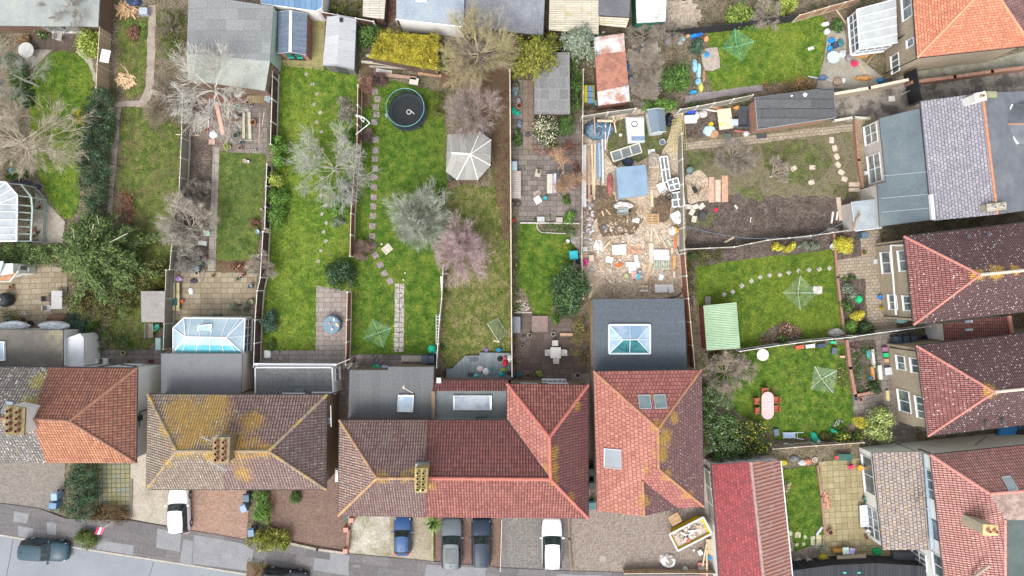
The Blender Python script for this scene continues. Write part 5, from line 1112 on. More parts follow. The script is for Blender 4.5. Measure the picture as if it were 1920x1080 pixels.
wall_window(t,fp[0],fp[3],cc,f(880,4.2),f(935,4.2),3.6,4.8,3,1);wall_window(t,fp[0],fp[3],cc,f(975,4.2),f(1010,4.2),3.7,4.8,1,1,DGREY);wall_window(t,fp[0],fp[3],cc,f(1040,4.2),f(1080,4.2),3.6,4.8,2,1);wall_window(t,fp[0],fp[3],cc,f(1035,1.6),f(1064,1.6),.4,2.4,3,2)
pipe(t,[(1745,850,5),(1727,843,3.1),(1722,842,2.7)],.05);pipe(t,[(1850,818,4.0),(1828,835,3.4)],.04,DGREY)
pts2=dict(a=(1636,849,2.7),b=(1728,847,4.0),c=(1742,1031,4.0),d=(1655,1031,2.7))
t,f10,c10=simple_building('rear_extension','lean-to extension with grey tiles dotted yellow lichen and white windows','extension',[(1636,849),(1728,847),(1742,1031),(1655,1031)],[2.7,4.0,4.0,2.7],REND,tiles('tiles_lean',(.23,.185,.17),(.33,.275,.25),weather=(.2,.16,.14),wamt=.5,w=.3,h=.32,pan=False,scatter=.575,lichen=(.42,.28,.05),spots=.2),.15,.12,None)
gutter_part(t,pts2,['ad']);b=MB();b.beam(P(1735,850,4.0),P(1748,1030,4.0),.35,.1);b.build('lead_flashing',plain((.3,.38,.45),.5),t)
A,B_=Vector(f10[0]),Vector(f10[3])
def f(y,z):return(A.y-P(0,y,z).y)/(A.y-B_.y)
wall_window(t,f10[0],f10[3],c10,f(856,1.3),f(925,1.3),.5,2.2,2,1);wall_window(t,f10[0],f10[3],c10,f(955,1.6),f(1012,1.6),.3,2.2,3,2)
dsh=MB();q=P(1732,957,5.4);ang=Matrix.Rotation(R(55),3,'Y')@Matrix.Rotation(R(25),3,'X');rings=[]
for r_,z_ in((.02,0),(.3,.03),(.58,.14)):rings.append([ang@Vector((r_*math.cos(k*.4488),r_*math.sin(k*.4488),z_))for k in range(14)])
dsh.loft(rings,True,False);t=thing('satellite_dish','white satellite dish over the grey lichened lean-to roof','satellite dish',q);L(dsh,'dish',plain((.6,.6,.58),.4),t);b=MB();b.tube((0,0,0),(.3,0,-.1),.03);b.path([(0,0,0),(-.35,.05,-.05),(-.5,-.1,.1)],.02);b.tube((.1,0,-.1),(.25,.1,-1.5),.03);L(b,'bracket',METAL,t)
# ---- red garage with white gable
pts=dict(a=(1334,871,2.5),b=(1464,864,2.5),c=(1490,1120,2.5),d=(1352,1130,2.5),m=(1408,866,3.9),n=(1438,1140,3.9))
q=[P(*pts[k])for k in 'abcd'];c=sum(q,Vector())/4;t=thing('tiled_garage','long garage with bright red tiles one side and pale corrugated tiles the other','garage',(c.x,c.y,0))
roof_part(t,pts,['amnd'],tiles('tiles_garage',(.19,.025,.03),(.32,.045,.05),weather=(.12,.035,.04),wamt=.55,w=.32,h=.26,pan=False,gap=(.10,.02,.025)),label='bright red tiled slope')
def corr():
 t_=NT('corrugated');s_=t_.n('SeparateXYZ');t_.set(s_.inputs[0],t_.uv());wv=t_.math('SINE',t_.math('MULTIPLY',s_.outputs[0],2*math.pi/.34));c_=t_.ramp(t_.noise(1.3,6,.7),[(.3,(.30,.13,.07)),(.5,(.19,.07,.06)),(.7,(.3,.22,.18))]);c_=t_.mix(t_.ramp(wv,[(.1,0),(.7,.75)]),c_,(.30,.22,.19));t_.bump(wv,.7,.06);return t_.out(c_,.8)
roof_part(t,pts,['mbcn'],corr(),label='pale corrugated slope');ridge_part(t,pts,['mn'],plain((.3,.2,.18),.8,0,.25),.16)
fp=offset_poly([(p.x,p.y)for p in q],.1);b=MB();A3=[Vector((*p,0))for p in fp];zz=Vector((0,0,2.35));b.loft([A3,[p+zz for p in A3]]);m_=P(*pts['m']);b.add([A3[0]+zz,A3[1]+zz,Vector((m_.x,A3[0].y*.5+A3[1].y*.5,3.75))],[(0,1,2)]);b.build('wall',REND,t)
gutter_part(t,pts,['ad'],BLACK,.09);b=MB();b.beam(P(*pts['b']),P(*pts['c']),.08,.12);b.build('bargeboard',WHITE,t)
# ================================================================ FENCES, LEFT HALF
BPALE=planks('board_pale',(.42,.31,.20),(.52,.40,.27),.3);BDARK=planks('board_dark',(.085,.045,.035),(.125,.07,.055),.28);BRED=planks('board_red',(.25,.09,.055),(.33,.13,.085),.3)
BGREY=planks('board_grey',(.24,.22,.18),(.33,.31,.26),.16,False,moss=(.2,.22,.1),mamt=.6);BLITE=planks('board_light',(.40,.31,.26),(.50,.41,.35),.3);BBLK=planks('board_black',(.02,.02,.025),(.04,.04,.045),.14)
PW=plain((.58,.57,.54),.8,0,.12);PT=plain((.5,.42,.33),.8,0,.2);PG=plain((.45,.43,.36),.8,0,.25)
fence('pale boarded fence right of the oval lawn, seen from its right side',[(188,-20),(186,60),(182,120),(180,164)],1.9,BPALE,PT,PT,gravel=False)
fence('weathered grey fence with concrete posts beside the long earth bed',[(342,168),(340,258),(335,370),(327,400),(318,505)],1.8,BGREY,PG,PG)
fence('mossy grey fence left of the paved yard and white conservatory',[(311,506),(309,560),(306,655)],1.9,BGREY,PG,PG)
fence('dark brown fence with white concrete posts right of the big grey shed',[(516,8),(512,100),(507,270)],1.8,BDARK,PW,PW)
fence('low pale fence half hidden by the row of green shrubs',[(500,308),(496,428)],1.5,BDARK,PW,PW)
fence('dark brown fence with white posts left of the long striped lawn',[(493,434),(488,520),(482,545),(478,600),(475,688)],1.9,BDARK,PW,PW)
fence('red-brown fence with white posts beside the row of square stepping stones',[(671,160),(669,270),(663,330),(658,400),(656,480)],1.8,BRED,PW,PT)
fence('red-brown fence beside the paved strip with the blue covered table',[(651,548),(650,600),(648,684)],1.8,BRED,PW,PT)
fence('thin pale fence running down between the lawn with slab path and the worn lawn',[(831,498),(828,560),(824,600),(818,690)],1.6,BLITE,PW,PW,gravel=False)
fence('long straight fence with thin tan capping between worn lawn and paved garden',[(956,130),(957,280),(958,440),(959,600),(960,706)],1.8,BDARK,PT,PT,cap=.09)
fence('white-capped brown fence behind the two small sheds',[(517,5),(600,22),(700,40)],1.9,BDARK,PW,PW)
fence('slatted grey fence under the top edge rooflit roof',[(742,36),(800,44),(872,50)],1.6,BDARK,PG,PG)
fence('thin post and rail between the paved garden and the building plot',[(1094,130),(1093,215),(1092,330),(1091,480),(1094,560)],1.8,BGREY,PT,PT)
# ================================================================ OBJECTS, LEFT HALF
# --- top left
t,f_,c_=simple_building('outbuilding','wide grey-roofed garden room with white windows in the top left corner','outbuilding',[(-60,-60),(190,-60),(184,50),(-60,47)],2.7,planks('clad_brown',(.16,.1,.07),(.2,.13,.09),.15),mottle('felt_green',[(.2,.22,.21),(.27,.29,.28),(.3,.31,.26)],.6,8,.2,rough=.6),.35,.1)
wall_window(t,f_[3],f_[2],c_,.52,.78,.5,2.3,4,1)
table('round glass patio table beside the dark deck',59,99,.72,.72,'round',(.45,.45,.42))
for i,(x,y,r)in enumerate([(44,78,200),(56,76,180)]):chair(['brown chair at the left of the round glass table','brown chair above the round glass table'][i],x,y,r,(.2,.12,.06))
bench('slim pale bench standing on the dark deck',118,68,80,1.1,(.45,.42,.4),z=.13)
bush('yellow-green shrub at the right edge of the dark deck',158,72,31,36,2.2,LEAF['lime'],size=.17,seed=3)
boxy('roof_panel','pale square board lying across the pale boarded fence','board',197,105,17,24,.08,(.55,.56,.55),-12,1.9)
bush('small green plants between deck and outbuilding',72,60,16,13,.8,LEAF['mid'],seed=4,size=.15,flower=LEAF['cream'],fl=.05)
hedge('long ivy-covered hedge running down the right side of the oval lawn',rag([(165,166),(198,160),(205,230),(198,300),(187,360),(180,415),(146,415),(142,330),(140,270),(150,215)],3,12,4),2.0,LEAF['ivy'],.13,11,dens=4.6,flower=LEAF['mid'],fl=.06)
bush('bright yellow forsythia beside the ivy hedge',142,216,13,17,1.5,LEAF['yellow'],size=.13,seed=6)
bush('sprawling green undergrowth left of the oval lawn',30,150,26,55,.9,LEAF['mid'],size=.16,seed=7,n=2500)
bush('dark green undergrowth below the round glass table',48,180,15,40,.6,LEAF['dark'],size=.14,seed=8)
bush('green shrubs and flowers above the glass greenhouse',28,325,30,16,.8,LEAF['mid'],size=.15,seed=9,flower=LEAF['yellow'],fl=.03)
bare_tree('big pale bare tree reaching in over the oval lawn from the left edge',0,258,150,7.5,20,3,(.55,.47,.37),seed=21,sy=.5,tr=.22,elev=(.0,.7),split=(2,3),rmin=.014)
bare_tree('slender birch with long straight white trunk at the left edge',-2,130,60,7,7,3,(.40,.40,.34),(.5,.47,.4),seed=22,tr=.12,elev=(.2,1.0))
bare_tree('bare twiggy tree in front of the grey garden room',120,10,62,4.5,9,3,(.42,.38,.33),seed=23,elev=(.1,.9),rmin=.012)
bush('ivy foliage on the birch trunk',18,108,16,26,3.0,LEAF['blue'],size=.13,seed=10,n=900)
# glass greenhouse at left edge
q4=[P(*p)for p in((-60,340,3.0),(12,342,3.0),(33,366,3.0),(32,452,3.0),(-60,452,3.0))];c=P(0,400);t=thing('greenhouse','white-ribbed glasshouse with green framed side at the left edge','greenhouse',(c.x,c.y,0))
b=MB();b.poly(q4);b.build('roof_glass',glassy('gh_glass',(.22,.25,.27),.45,(.3,.32,.34)),t);b=MB()
for y in(382,396,411,425,439):b.beam(P(-60,y,3.04),P(32,y+1,3.04),.06,.05)
for a,d in(((-60,395),(12,342)),((-60,400),(22,355)),((-60,405),(33,368))):b.beam(P(*a,3.04),P(*d,3.04),.06,.05)
for a,d in zip(q4[:-1],q4[1:]):b.beam(a+Vector((0,0,.03)),d+Vector((0,0,.03)),.12,.1)
b.build('roof_bars',WHITE,t);GG=plain((.36,.45,.40),.6)
lo=[P(*p)for p in((12,344,2.9),(33,367,2.9),(32,452,2.9))];hi=[P(*p)for p in((40,346,2.1),(59,370,2.1),(61,393,2.0),(58,452,2.0))];b=MB()
for a,d in((lo[0],hi[0]),(lo[1],hi[1]),(lo[2],hi[3])):b.beam(a,d,.08,.08)
for f in(.2,.36,.52,.68,.84):b.beam(lo[1].lerp(lo[2],f),hi[1].lerp(hi[3],f),.1,.07)
b.beam(hi[0],hi[1],.14,.12);b.beam(hi[1],hi[2],.14,.12);b.beam(hi[2],hi[3],.14,.12)
for p in hi:b.beam(p,Vector((p.x,p.y,0)),.1,.1)
b.build('side_frame',GG,t);b=MB();b.loft([[Vector((p.x,p.y,.05))for p in hi],[Vector((p.x,p.y,.5))for p in hi]],False,False,False);b.build('base_panels',GG,t)
for i,(x,y,c,r,pl)in enumerate([(62,376,(.3,.3,.1),.2,'lime'),(77,379,(.55,.5,.48),.14,None),(78,389,TERRA,.18,None),(73,393,(.1,.25,.15),.2,'bright'),(65,432,TERRA,.2,None),(57,437,(.2,.21,.22),.17,None),(68,443,(.3,.24,.1),.16,'olive'),(73,436,(.08,.1,.1),.15,None),(58,449,(.25,.27,.27),.15,None),(68,452,(.05,.05,.06),.14,None)]):
 pot('%s beside the glasshouse, %s of ten from the top'%(['leafy green planter','small pale pot','brown clay pot','dark green leafy pot','clay pot','grey pot','ochre planted pot','black pot','light grey pot','small black pot'][i],ORD[i]),x,y,r,.3,c,pl)
barrel('blue lidded tub among shrubs above the glasshouse',30,322,.25,.6,(.1,.2,.24));crumple('groundsheet','dark folded sheet lying above the glasshouse','sheet',40,343,22,5,.15,plain((.03,.03,.05),.4),4);crumple('groundsheet','navy bundle lying beside the oval lawn tip','sheet',68,350,8,5,.2,plain((.03,.03,.07),.4),5)
bush('pink potted flowers on the glasshouse side shelf',46,428,7,4,.4,LEAF['pink'],size=.09,seed=12,base=.9)
hedge('bright mottled hedge below the glasshouse',rag([(-30,456),(60,456),(105,462),(100,492),(60,497),(-30,497)],3,10,5),1.8,leaf('leaf_hedge',(.06,.11,.03),(.13,.21,.06),(.28,.36,.14)),.14,13,dens=5)
conifer('large dark yew-like conifer with bare white branch tips',172,480,92,5.5,leaf('needle',(.03,.06,.015),(.075,.125,.03),(.16,.21,.06)),31,84,.24,dens=200,width=.36,droop=.11)
hedge('tangled evergreen shrubs on the lower side of the big conifer',rag([(128,520),(200,530),(262,520),(300,480),(312,505),(290,545),(245,560),(235,590),(190,610),(140,590),(118,560)],6,14,6),1.6,LEAF['olive'],.15,14,dens=3.6)
bush('yellow-green bush at the right foot of the big conifer',288,520,26,26,1.6,LEAF['gold'],size=.13,seed=15)
b=MB()
for(x1,y1,x2,y2,z)in((205,455,240,437,4),(167,448,176,420,4.2),(140,450,137,430,3.6),(150,450,152,430,3.6),(190,440,182,405,4)):b.tube(P(x1,y1,z-.4),P(x2,y2,z),.045,.02,5)
o=b.build('bare_branches',bark('b',(.5,.46,.38)),bpy.data.objects['conifer'])
bush('brown feathery shrub below the big conifer',155,568,15,18,1.3,LEAF['heath'],size=.2,seed=16,tiltn=1.2);bush('dark blue-green bush beside the white lean-to roof',140,605,22,27,1.3,LEAF['blue'],size=.12,seed=17);bush('dense dark green bush beside the flower bed',170,615,17,17,1.0,LEAF['mid'],size=.13,seed=18)
hedge('mixed low planting in the bed below the conifer',rag([(158,628),(200,618),(236,628),(246,655),(160,656)],5,9,7),.5,LEAF['mid'],.12,19,dens=2.5,flower=LEAF['pink'],fl=.1)
# corner cottage bit, patio things
t=thing('garden_house','little white and pale-blue house corner with brown porch roof at left edge','house',P(-10,520));b=MB();b.prism([P2(*p,3.0)for p in((-80,494),(24,494),(24,512),(-80,530))],0,3.0);b.build('wall',REND,t)
roof_part(t,dict(a=(-80,488,3.6),b=(6,490,3.6),c=(-2,518,3.1),d=(-80,560,3.1)),['abcd'],plain((.40,.52,.62),.4),.1);roof_part(t,dict(a=(4,512,2.9),b=(32,511,2.9),c=(18,527,2.4),d=(-60,528,2.4)),['abcd'],tl2 if False else plain((.3,.16,.09),.8,0,.3),.1,'porch_roof')
b=MB();b.beam(P(35,508,2.9),P(19,528,2.4),.12,.12);b.beam(P(19,528,2.4),P(-50,528,2.4),.1,.12);b.build('bargeboard',plain((.4,.46,.42),.5),t);wall_window(t,P2(24,494,3)[:2],P2(24,512,3)[:2],P2(-20,505,3),.2,.7,1.2,2.2,1,1)
t=thing('covered_barbecue','barbecue under a black fitted cover on the buff patio','barbecue',P(18,562));b=MB();b.lathe(0,0,[(.62,.1),(.68,.5),(.62,.95),(.45,1.12),(.12,1.16)],8);L(b,'cover',plain((.02,.025,.03),.5),t);b=MB()
for a in range(4):b.tube((math.cos(a*1.57+.7)*.4,math.sin(a*1.57+.7)*.4,0),(math.cos(a*1.57+.7)*.4,math.sin(a*1.57+.7)*.4,.2),.04,n=6)
L(b,'legs',BLACK,t);b=MB();b.lathe(-.05,.05,[(.09,1.14),(.09,1.2)],8);L(b,'vent',OFFW,t)
table('grey slatted table under the shrub on the buff patio',116,562,.5,.85,'rect',(.34,.33,.33));chair('grey metal chair left of the grey slatted table, lower one',97,577,90,(.32,.31,.3));chair('dark wicker chair left of the grey slatted table, upper one',95,560,90,(.12,.1,.09));bench('brown wooden bench at the foot of the buff patio',113,594,180,1.5,(.16,.09,.06))
for i,(x,y,r,c)in enumerate([(44,599,.22,(.10,.06,.04)),(46,605,.16,TERRA),(60,606,.26,(.03,.03,.03)),(94,598,.16,(.3,.24,.12)),(48,585,.12,(.6,.6,.58)),(52,589,.1,(.6,.6,.58)),(46,514,.22,(.06,.04,.035)),(57,507,.24,(.03,.03,.035)),(20,601,.2,(.05,.3,.4)),(24,538,.16,TERRA)]):
 pot('%s on the buff patio, %s'%(['dark clay pot','terracotta pot','wide black tub','ochre pot','small white pot','smaller white pot','brown pot','large black pot','turquoise tub','brick-coloured pot'][i],['near its lower left corner','below the dark clay pot','right of the terracotta pot','at the left end of the brown bench','above the dark clay pot','next to the small white pot','by the cottage corner','under the hedge','by the polythene','above the covered barbecue'][i]),x,y,r,.35,c,'olive' if i==0 else None)
hedge('low weedy plants along the left foot of the buff patio',rag([(0,575),(14,585),(40,590),(30,603),(0,605)],3,8,3),.4,LEAF['olive'],.12,20,dens=2.5)
# --- second garden
crumple('tarpaulin','navy tarpaulin at the top edge beside the chopped wood','tarpaulin',248,2,16,8,.5,plain((.03,.05,.10),.4),6)
heap_obj('wood_pile','loose pile of split timber at the top of the second garden','wood pile',238,18,18,12,60,.13,plain((.45,.30,.17),.8,0,.3,6),3,.5,.8,6);heap_obj('wood_pile','heap of chopped firewood on the grass in the second garden','wood pile',236,152,19,13,130,.1,plain((.50,.36,.22),.8,0,.3,6),4,.35,.9,4)
plank('long thin pole lying by the chopped firewood',241,137,30,1.5,.06,.05,(.45,.33,.22));plank('second long pole crossing above the firewood heap',236,132,38,1.6,.06,.05,(.4,.3,.2));boxy('garden_box','pale blue-grey storage box near the timber pile','storage box',268,20,16,13,.6,(.3,.33,.38))
bush('brown and purple heather mound in the small lawn',248,60,17,17,.7,LEAF['heath'],size=.12,seed=24);bush('bright green ring of weeds round the heather mound',268,55,10,24,.4,LEAF['bright'],size=.1,seed=25,n=500)
hedge('grassy scrub right of the narrow slab path',rag([(295,20),(345,15),(345,110),(330,120),(296,70)],5,12,5),.5,LEAF['olive'],.14,26,dens=1.6);bare_tree('thorny bare shrub by the top of the slab path',308,45,34,2.5,10,2,(.32,.26,.2),seed=26)
bare_tree('wide pale bare tree spreading over the grey shed and yard',386,158,100,6.5,13,3,(.62,.59,.52),(.45,.42,.36),seed=27,tr=.17,elev=(.05,.7),split=(2,3),rmin=.015)
bare_tree('brown twiggy shrub left of the weathered grey fence',312,205,48,2.6,14,3,(.33,.27,.20),seed=28,elev=(.1,1.1));bare_tree('straggly bare brown shrub below the split timber',298,165,30,2.0,10,2,(.3,.25,.2),seed=29)
bare_tree('rounded bare tree overhanging the grey fence above the pot clutter',343,425,62,4.5,18,3,(.50,.45,.38),seed=30,tr=.12,elev=(.1,1.0))
hedge('reddish dead undergrowth beside the narrow path',rag([(214,370),(240,340),(250,380),(258,430),(225,420)],4,9,5),.4,LEAF['heath'],.13,31,dens=2.2)
bush('creamy variegated shrub at the top of the ivy hedge',205,205,9,12,.9,LEAF['cream'],size=.1,seed=32,n=250);hedge('ivy and weeds at the base of the pale fence',rag([(200,180),(214,176),(206,250),(200,330),(190,390),(196,300)],2,9,5),.5,LEAF['olive'],.11,33,dens=2.4)
t,f_,c_=simple_building('lean_to_store','low timber store with grey slab roof beside the mossy fence','store',[(264,546),(310,546),(308,604),(265,604)],2.0,planks('store_wood',(.2,.15,.11),(.27,.2,.15),.15),mottle('slab_roof',[(.2,.19,.18),(.3,.28,.26)],1.2,9,.3),.08,.07)
bench('grey weathered bench below the low timber store',287,619,90,1.3,(.28,.25,.22));chair('small green chair beside the grey weathered bench',299,613,200,(.04,.25,.17));boxy('cold_frame','pale turquoise tub box by the conservatory fence','planter box',296,645,10,23,.5,(.33,.5,.48))
for i,(x,y,r,c)in enumerate([(156,674,.26,(.07,.1,.14)),(168,677,.2,TERRA),(176,672,.17,(.03,.03,.03)),(234,661,.2,(.4,.45,.12)),(285,677,.16,(.2,.04,.04)),(245,676,.14,TERRA)]):pot(['large blue-black pot at the left end of the shaded paving','terracotta pot right of the blue-black pot','black pot left of the round white table','yellow-green ringed pot at the lawn edge','dark red pot near the white gable wall','small terracotta pot under the drainpipe'][i],x,y,r,.35,c,'olive' if i==5 else None)
table('small round white table on the shaded paving',187,676,.3,.3,'round',(.66,.66,.64));chair('white plastic chair beside the small white table',203,676,270,(.68,.68,.66))
# --- third garden: big shed and yard
t=thing('workshop','large grey asbestos-roofed workshop shed with pale green side wall','shed',P(425,85));rp=dict(a=(352,-30,3.0),b=(513,12,3.0),c=(506,115,3.0),d=(350,100,3.0),e=(497,170,2.7),f=(352,150,2.7));rp['a']=(354,-12,3.0)
roof_part(t,rp,['abcd'],slabs('asbestos_sheets',(.25,.265,.27),(.34,.355,.36),(.17,.17,.17),1.6,1.0,.012,.3,(.2,.21,.2),.6,bump=.3));roof_part(t,rp,['dcef'],mottle('asbestos_pale',[(.22,.24,.22),(.30,.32,.29),(.25,.28,.21)],.7,9,.25),.1,'lower_roof')
b=MB();fp=offset_poly([P2(*rp[k])for k in 'abcd'],.05);b.prism(fp,0,2.9);b.build('wall',plain((.33,.43,.36),.7,0,.2),t);b=MB();fp=offset_poly([P2(*rp[k])for k in 'dcef'],.08);b.prism(fp,0,2.6);b.build('wall',planks('shed_brown',(.22,.15,.11),(.3,.21,.15),.2),t)
for i,(x,y,r,h,c,pl)in enumerate([(449,201,.2,.35,(.2,.45,.38),None),(465,193,.17,.3,(.5,.3,.2),None),(463,201,.15,.28,(.55,.35,.22),None),(472,198,.14,.3,(.45,.4,.5),None),(442,212,.2,.3,(.2,.1,.06),None),(444,220,.13,.25,(.65,.6,.55),None),(446,226,.14,.25,(.6,.38,.22),None),(438,227,.15,.3,(.3,.16,.15),None),(477,231,.26,.4,(.5,.2,.08),None),(445,255,.27,.4,(.12,.2,.2),None),(455,268,.18,.3,(.12,.2,.24),None),(435,216,.17,.3,(.03,.05,.14),None),(452,217,.15,.3,(.03,.05,.14),None),(399,228,.15,.25,(.55,.22,.06),'bright'),(388,245,.14,.25,(.5,.17,.07),None),(432,277,.16,.3,(.5,.38,.2),None),(452,278,.18,.3,(.4,.22,.12),None),(480,284,.13,.3,(.6,.58,.5),None),(398,240,.12,.25,(.5,.15,.1),None),(362,192,.16,.3,(.02,.12,.09),None)]):
 pot('%s in the pot yard below the workshop'%['turquoise pot','upper terracotta pot of a trio','peach pot of a trio','lilac-rimmed pot of a trio','dark brown pot above the blue ones','little cream pot between blue ones','orange pot under the cream one','dull red pot left of the orange one','large terracotta pot right of the two long beams','large dark green tub left of the beams','blue-grey tub at the foot of the beams','left navy pot','right navy pot','orange planted pot by the pink board','red-orange pot near the white sack','yellow rimmed pot at the lawn edge','brown rimmed pot at the lawn edge','small white pot at the lower kerb','small red pot beside the pink board','dark green pot near the grey fence'][i],x,y,r,h,c,pl)
plank('left green-grey sleeper beam in the pot yard',458,236,0,2.4,.22,.14,(.36,.36,.24));plank('right green-grey sleeper beam in the pot yard',469,236,2,2.5,.27,.14,(.38,.38,.27));plank('short cross batten under the two sleeper beams',462,263,88,1.2,.07,.05,(.4,.35,.25));plank('long pink-brown board slanting through the pot yard',412,222,12,3.1,.38,.05,(.55,.33,.26));plank('thin upright lath in the pot yard',487,240,-2,3.0,.06,.05,(.45,.33,.22));plank('bright blue-white pole lying in the clutter left of the pink board',392,213,-3,2.7,.08,.06,(.55,.56,.75));plank('pale lath left of the turquoise pot',429,208,-3,1.5,.09,.05,(.55,.45,.3));plank('shorter lath by the navy pots',433,215,-5,2.0,.06,.05,(.36,.33,.2));plank('grey metal pole right of the big terracotta pot',494,222,-8,1.2,.06,.05,(.45,.46,.45));plank('thin light batten across the bed end',352,253,88,2.2,.08,.06,(.5,.46,.33))
crumple('plastic_sack','white plastic sack left of the pink board','sack',399,252,8,8,.25,plain((.62,.62,.66),.4),8);crumple('grey_cover','grey crumpled cover under the workshop eave','cover',445,176,8,6,.35,plain((.4,.42,.42),.5),9)
t=thing('log_roll','roll of log edging with a grey lid beside the dark fence','edging roll',P(488,187));b=MB()
for i in range(12):b.tube((-1.1+i*.14,-.35,.12),(-1.1+i*.14,.35,.12),.07,n=6)
L(b,'logs',plain((.3,.24,.14),.9,0,.3),t);b=MB();b.lathe(.85,0,[(.32,0),(.32,.5),(.02,.52)],16);L(b,'tub',plain((.28,.32,.34),.6),t)
heap_obj('junk_heap','tangle of odd garden junk beside the weathered fence','junk',372,212,22,40,110,.22,plain((.3,.25,.22),.8,0,.5,4),12,.3,.4,1.4,kind='stuff')
heap_obj('leaf_litter','heap of red-brown dead leaves below the workshop','leaf litter',430,185,50,10,140,.14,plain((.22,.09,.06),.9,0,.4,5),13,.08,.2,1,kind='stuff')
plank('flat brown timber steps between bed and slab path, upper',398,266,0,.5,.6,.1,(.36,.25,.19),n=1);
bush('yellow-green tuft by the yard corner',424,272,8,9,.5,LEAF['lime'],size=.1,seed=35);bush('round pink-brown clipped heather at the lawn edge',475,420,11,11,.7,LEAF['heath'],size=.09,seed=36);bush('rusty red grass clump at the foot of the narrow lawn',440,500,25,9,.6,LEAF['heath'],size=.2,seed=37,tiltn=1.2)
bush('grey-green herbs right of the rusty grass clump',466,507,9,8,.4,LEAF['grey'],size=.1,seed=38);bucket('small round blue-white bird bath by the fence',486,435,.18,.5,(.5,.55,.62),(.3,.42,.55),name='bird_bath',cat='bird bath',group=None);bucket('pale stone ornament on the narrow lawn',461,303,.17,.35,(.5,.45,.4),(.3,.26,.24),name='stone_pot',cat='ornament',group=None);bucket('white stone beside the pale stone ornament',467,304,.13,.3,(.6,.58,.55),(.5,.48,.45),name='stone_pot',cat='ornament',group=None);bucket('little white pot on the fence side of the narrow lawn',491,393,.1,.2,(.6,.57,.5),(.2,.15,.1),name='stone_pot',cat='ornament',group=None)
bare_tree('pale twiggy bare shrub over the dark fence at the patio corner',488,497,30,2.6,14,3,(.50,.42,.35),seed=39,elev=(.1,1.0));bare_tree('grey twiggy shrub low in the long earth bed',366,360,30,1.6,10,3,(.34,.3,.25),seed=40);bare_tree('grey bare shrub at the foot of the earth bed',352,485,32,1.8,12,3,(.40,.38,.33),seed=41)
for i,(x,y,r,h,c,pl)in enumerate([(374,494,.17,.3,(.6,.55,.25),None),(382,494,.16,.3,(.05,.14,.2),'bright'),(389,485,.14,.3,(.4,.12,.08),None),(380,482,.15,.3,(.03,.06,.25),None),(332,462,.15,.3,(.5,.55,.6),None),(340,461,.16,.3,TERRA,None),(366,469,.16,.3,(.5,.25,.16),None),(347,511,.15,.25,(.35,.28,.15),None),(371,512,.2,.3,(.55,.48,.36),None),(454,520,.15,.25,(.45,.42,.45),None),(459,516,.16,.3,(.35,.12,.08),None),(447,524,.15,.25,(.15,.25,.24),'bright'),(402,517,.17,.25,(.3,.28,.12),'olive'),(326,545,.13,.3,(.6,.6,.58),None),(334,545,.12,.3,(.6,.6,.58),None)]):
 pot('%s on the slabbed yard'%['cream-rimmed pot','dark blue leafy pot','small dark red pot','royal blue pot','grey-white pot by the fence','left terracotta pot by the fence','tipped terracotta pot','ochre ring pot at the yard kerb','large cream ring pot at the yard kerb','lilac pot, right-hand group','red-brown pot in the right-hand group','teal leafy pot in the right-hand group','olive pot at the top of the yard steps','left white pot on the plank stand','right white pot on the plank stand'][i],x,y,r,h,c,pl)
boxy('crate','dark grey box at the yard edge, larger of two','box',357,502,12,13,.5,(.07,.09,.10));boxy('crate','blue-grey box right of the darker box','box',369,503,9,10,.45,(.16,.2,.24));boxy('crate','teal and cream seed tray box by the slab path','box',379,456,16,8,.25,(.45,.5,.46),-8);boxy('crate','small mint green cover by the slab path','box',387,437,11,10,.3,(.38,.52,.44),6)
crumple('floral_cushion','purple and white bunched cloth on the plank stand','cloth',334,523,8,6,.3,leaf('cloth_fl',(.6,.58,.62),(.35,.2,.4),(.65,.63,.66)),3);crumple('bin_bag','dark bag beside the yard timbers','bag',362,527,8,5,.3,plain((.05,.06,.07),.4),4);crumple('paper_sack','white sack lying on the slabbed yard','sack',357,546,5,7,.2,plain((.6,.6,.62),.6),5)
t=thing('plank_stand','two mossy planks on trestles at the left of the slabbed yard','stand',P(334,556));
for x in(-.2,.2):b=MB();b.box(x,0,.45,.28,2.6,.06);L(b,'plank',plain((.45,.4,.2),.85,0,.25),t)
for y in(-1,1):b=MB();b.box(0,y,.21,.7,.1,.42);L(b,'trestle',plain((.2,.15,.1),.85),t)
boxy('storage_box','dark green slatted bench box in the mossy fence corner','storage box',327,566,12,14,.5,(.03,.12,.11));bucket('round orange-red bucket on the slabbed yard',343,565,.19,.3,(.55,.12,.05),(.5,.1,.05));plank('leaning bundle of dark laths at the yard top',381,517,-15,1.1,.08,.06,(.2,.17,.14),n=3)
bucket('grey water tray at the right edge of the slabbed yard',473,537,.2,.5,(.12,.15,.17),(.2,.25,.27));bucket('round wire basket planter by the dark fence',472,566,.3,.3,(.1,.09,.07),(.25,.25,.12));bush('pale grey-green spreading shrub on the slabbed yard',448,573,26,20,.7,LEAF['grey'],size=.1,seed=43,n=1500);boxy('doormat','dark grey box at the top wall of the conservatory','box',406,591,14,6,.3,(.07,.09,.08))
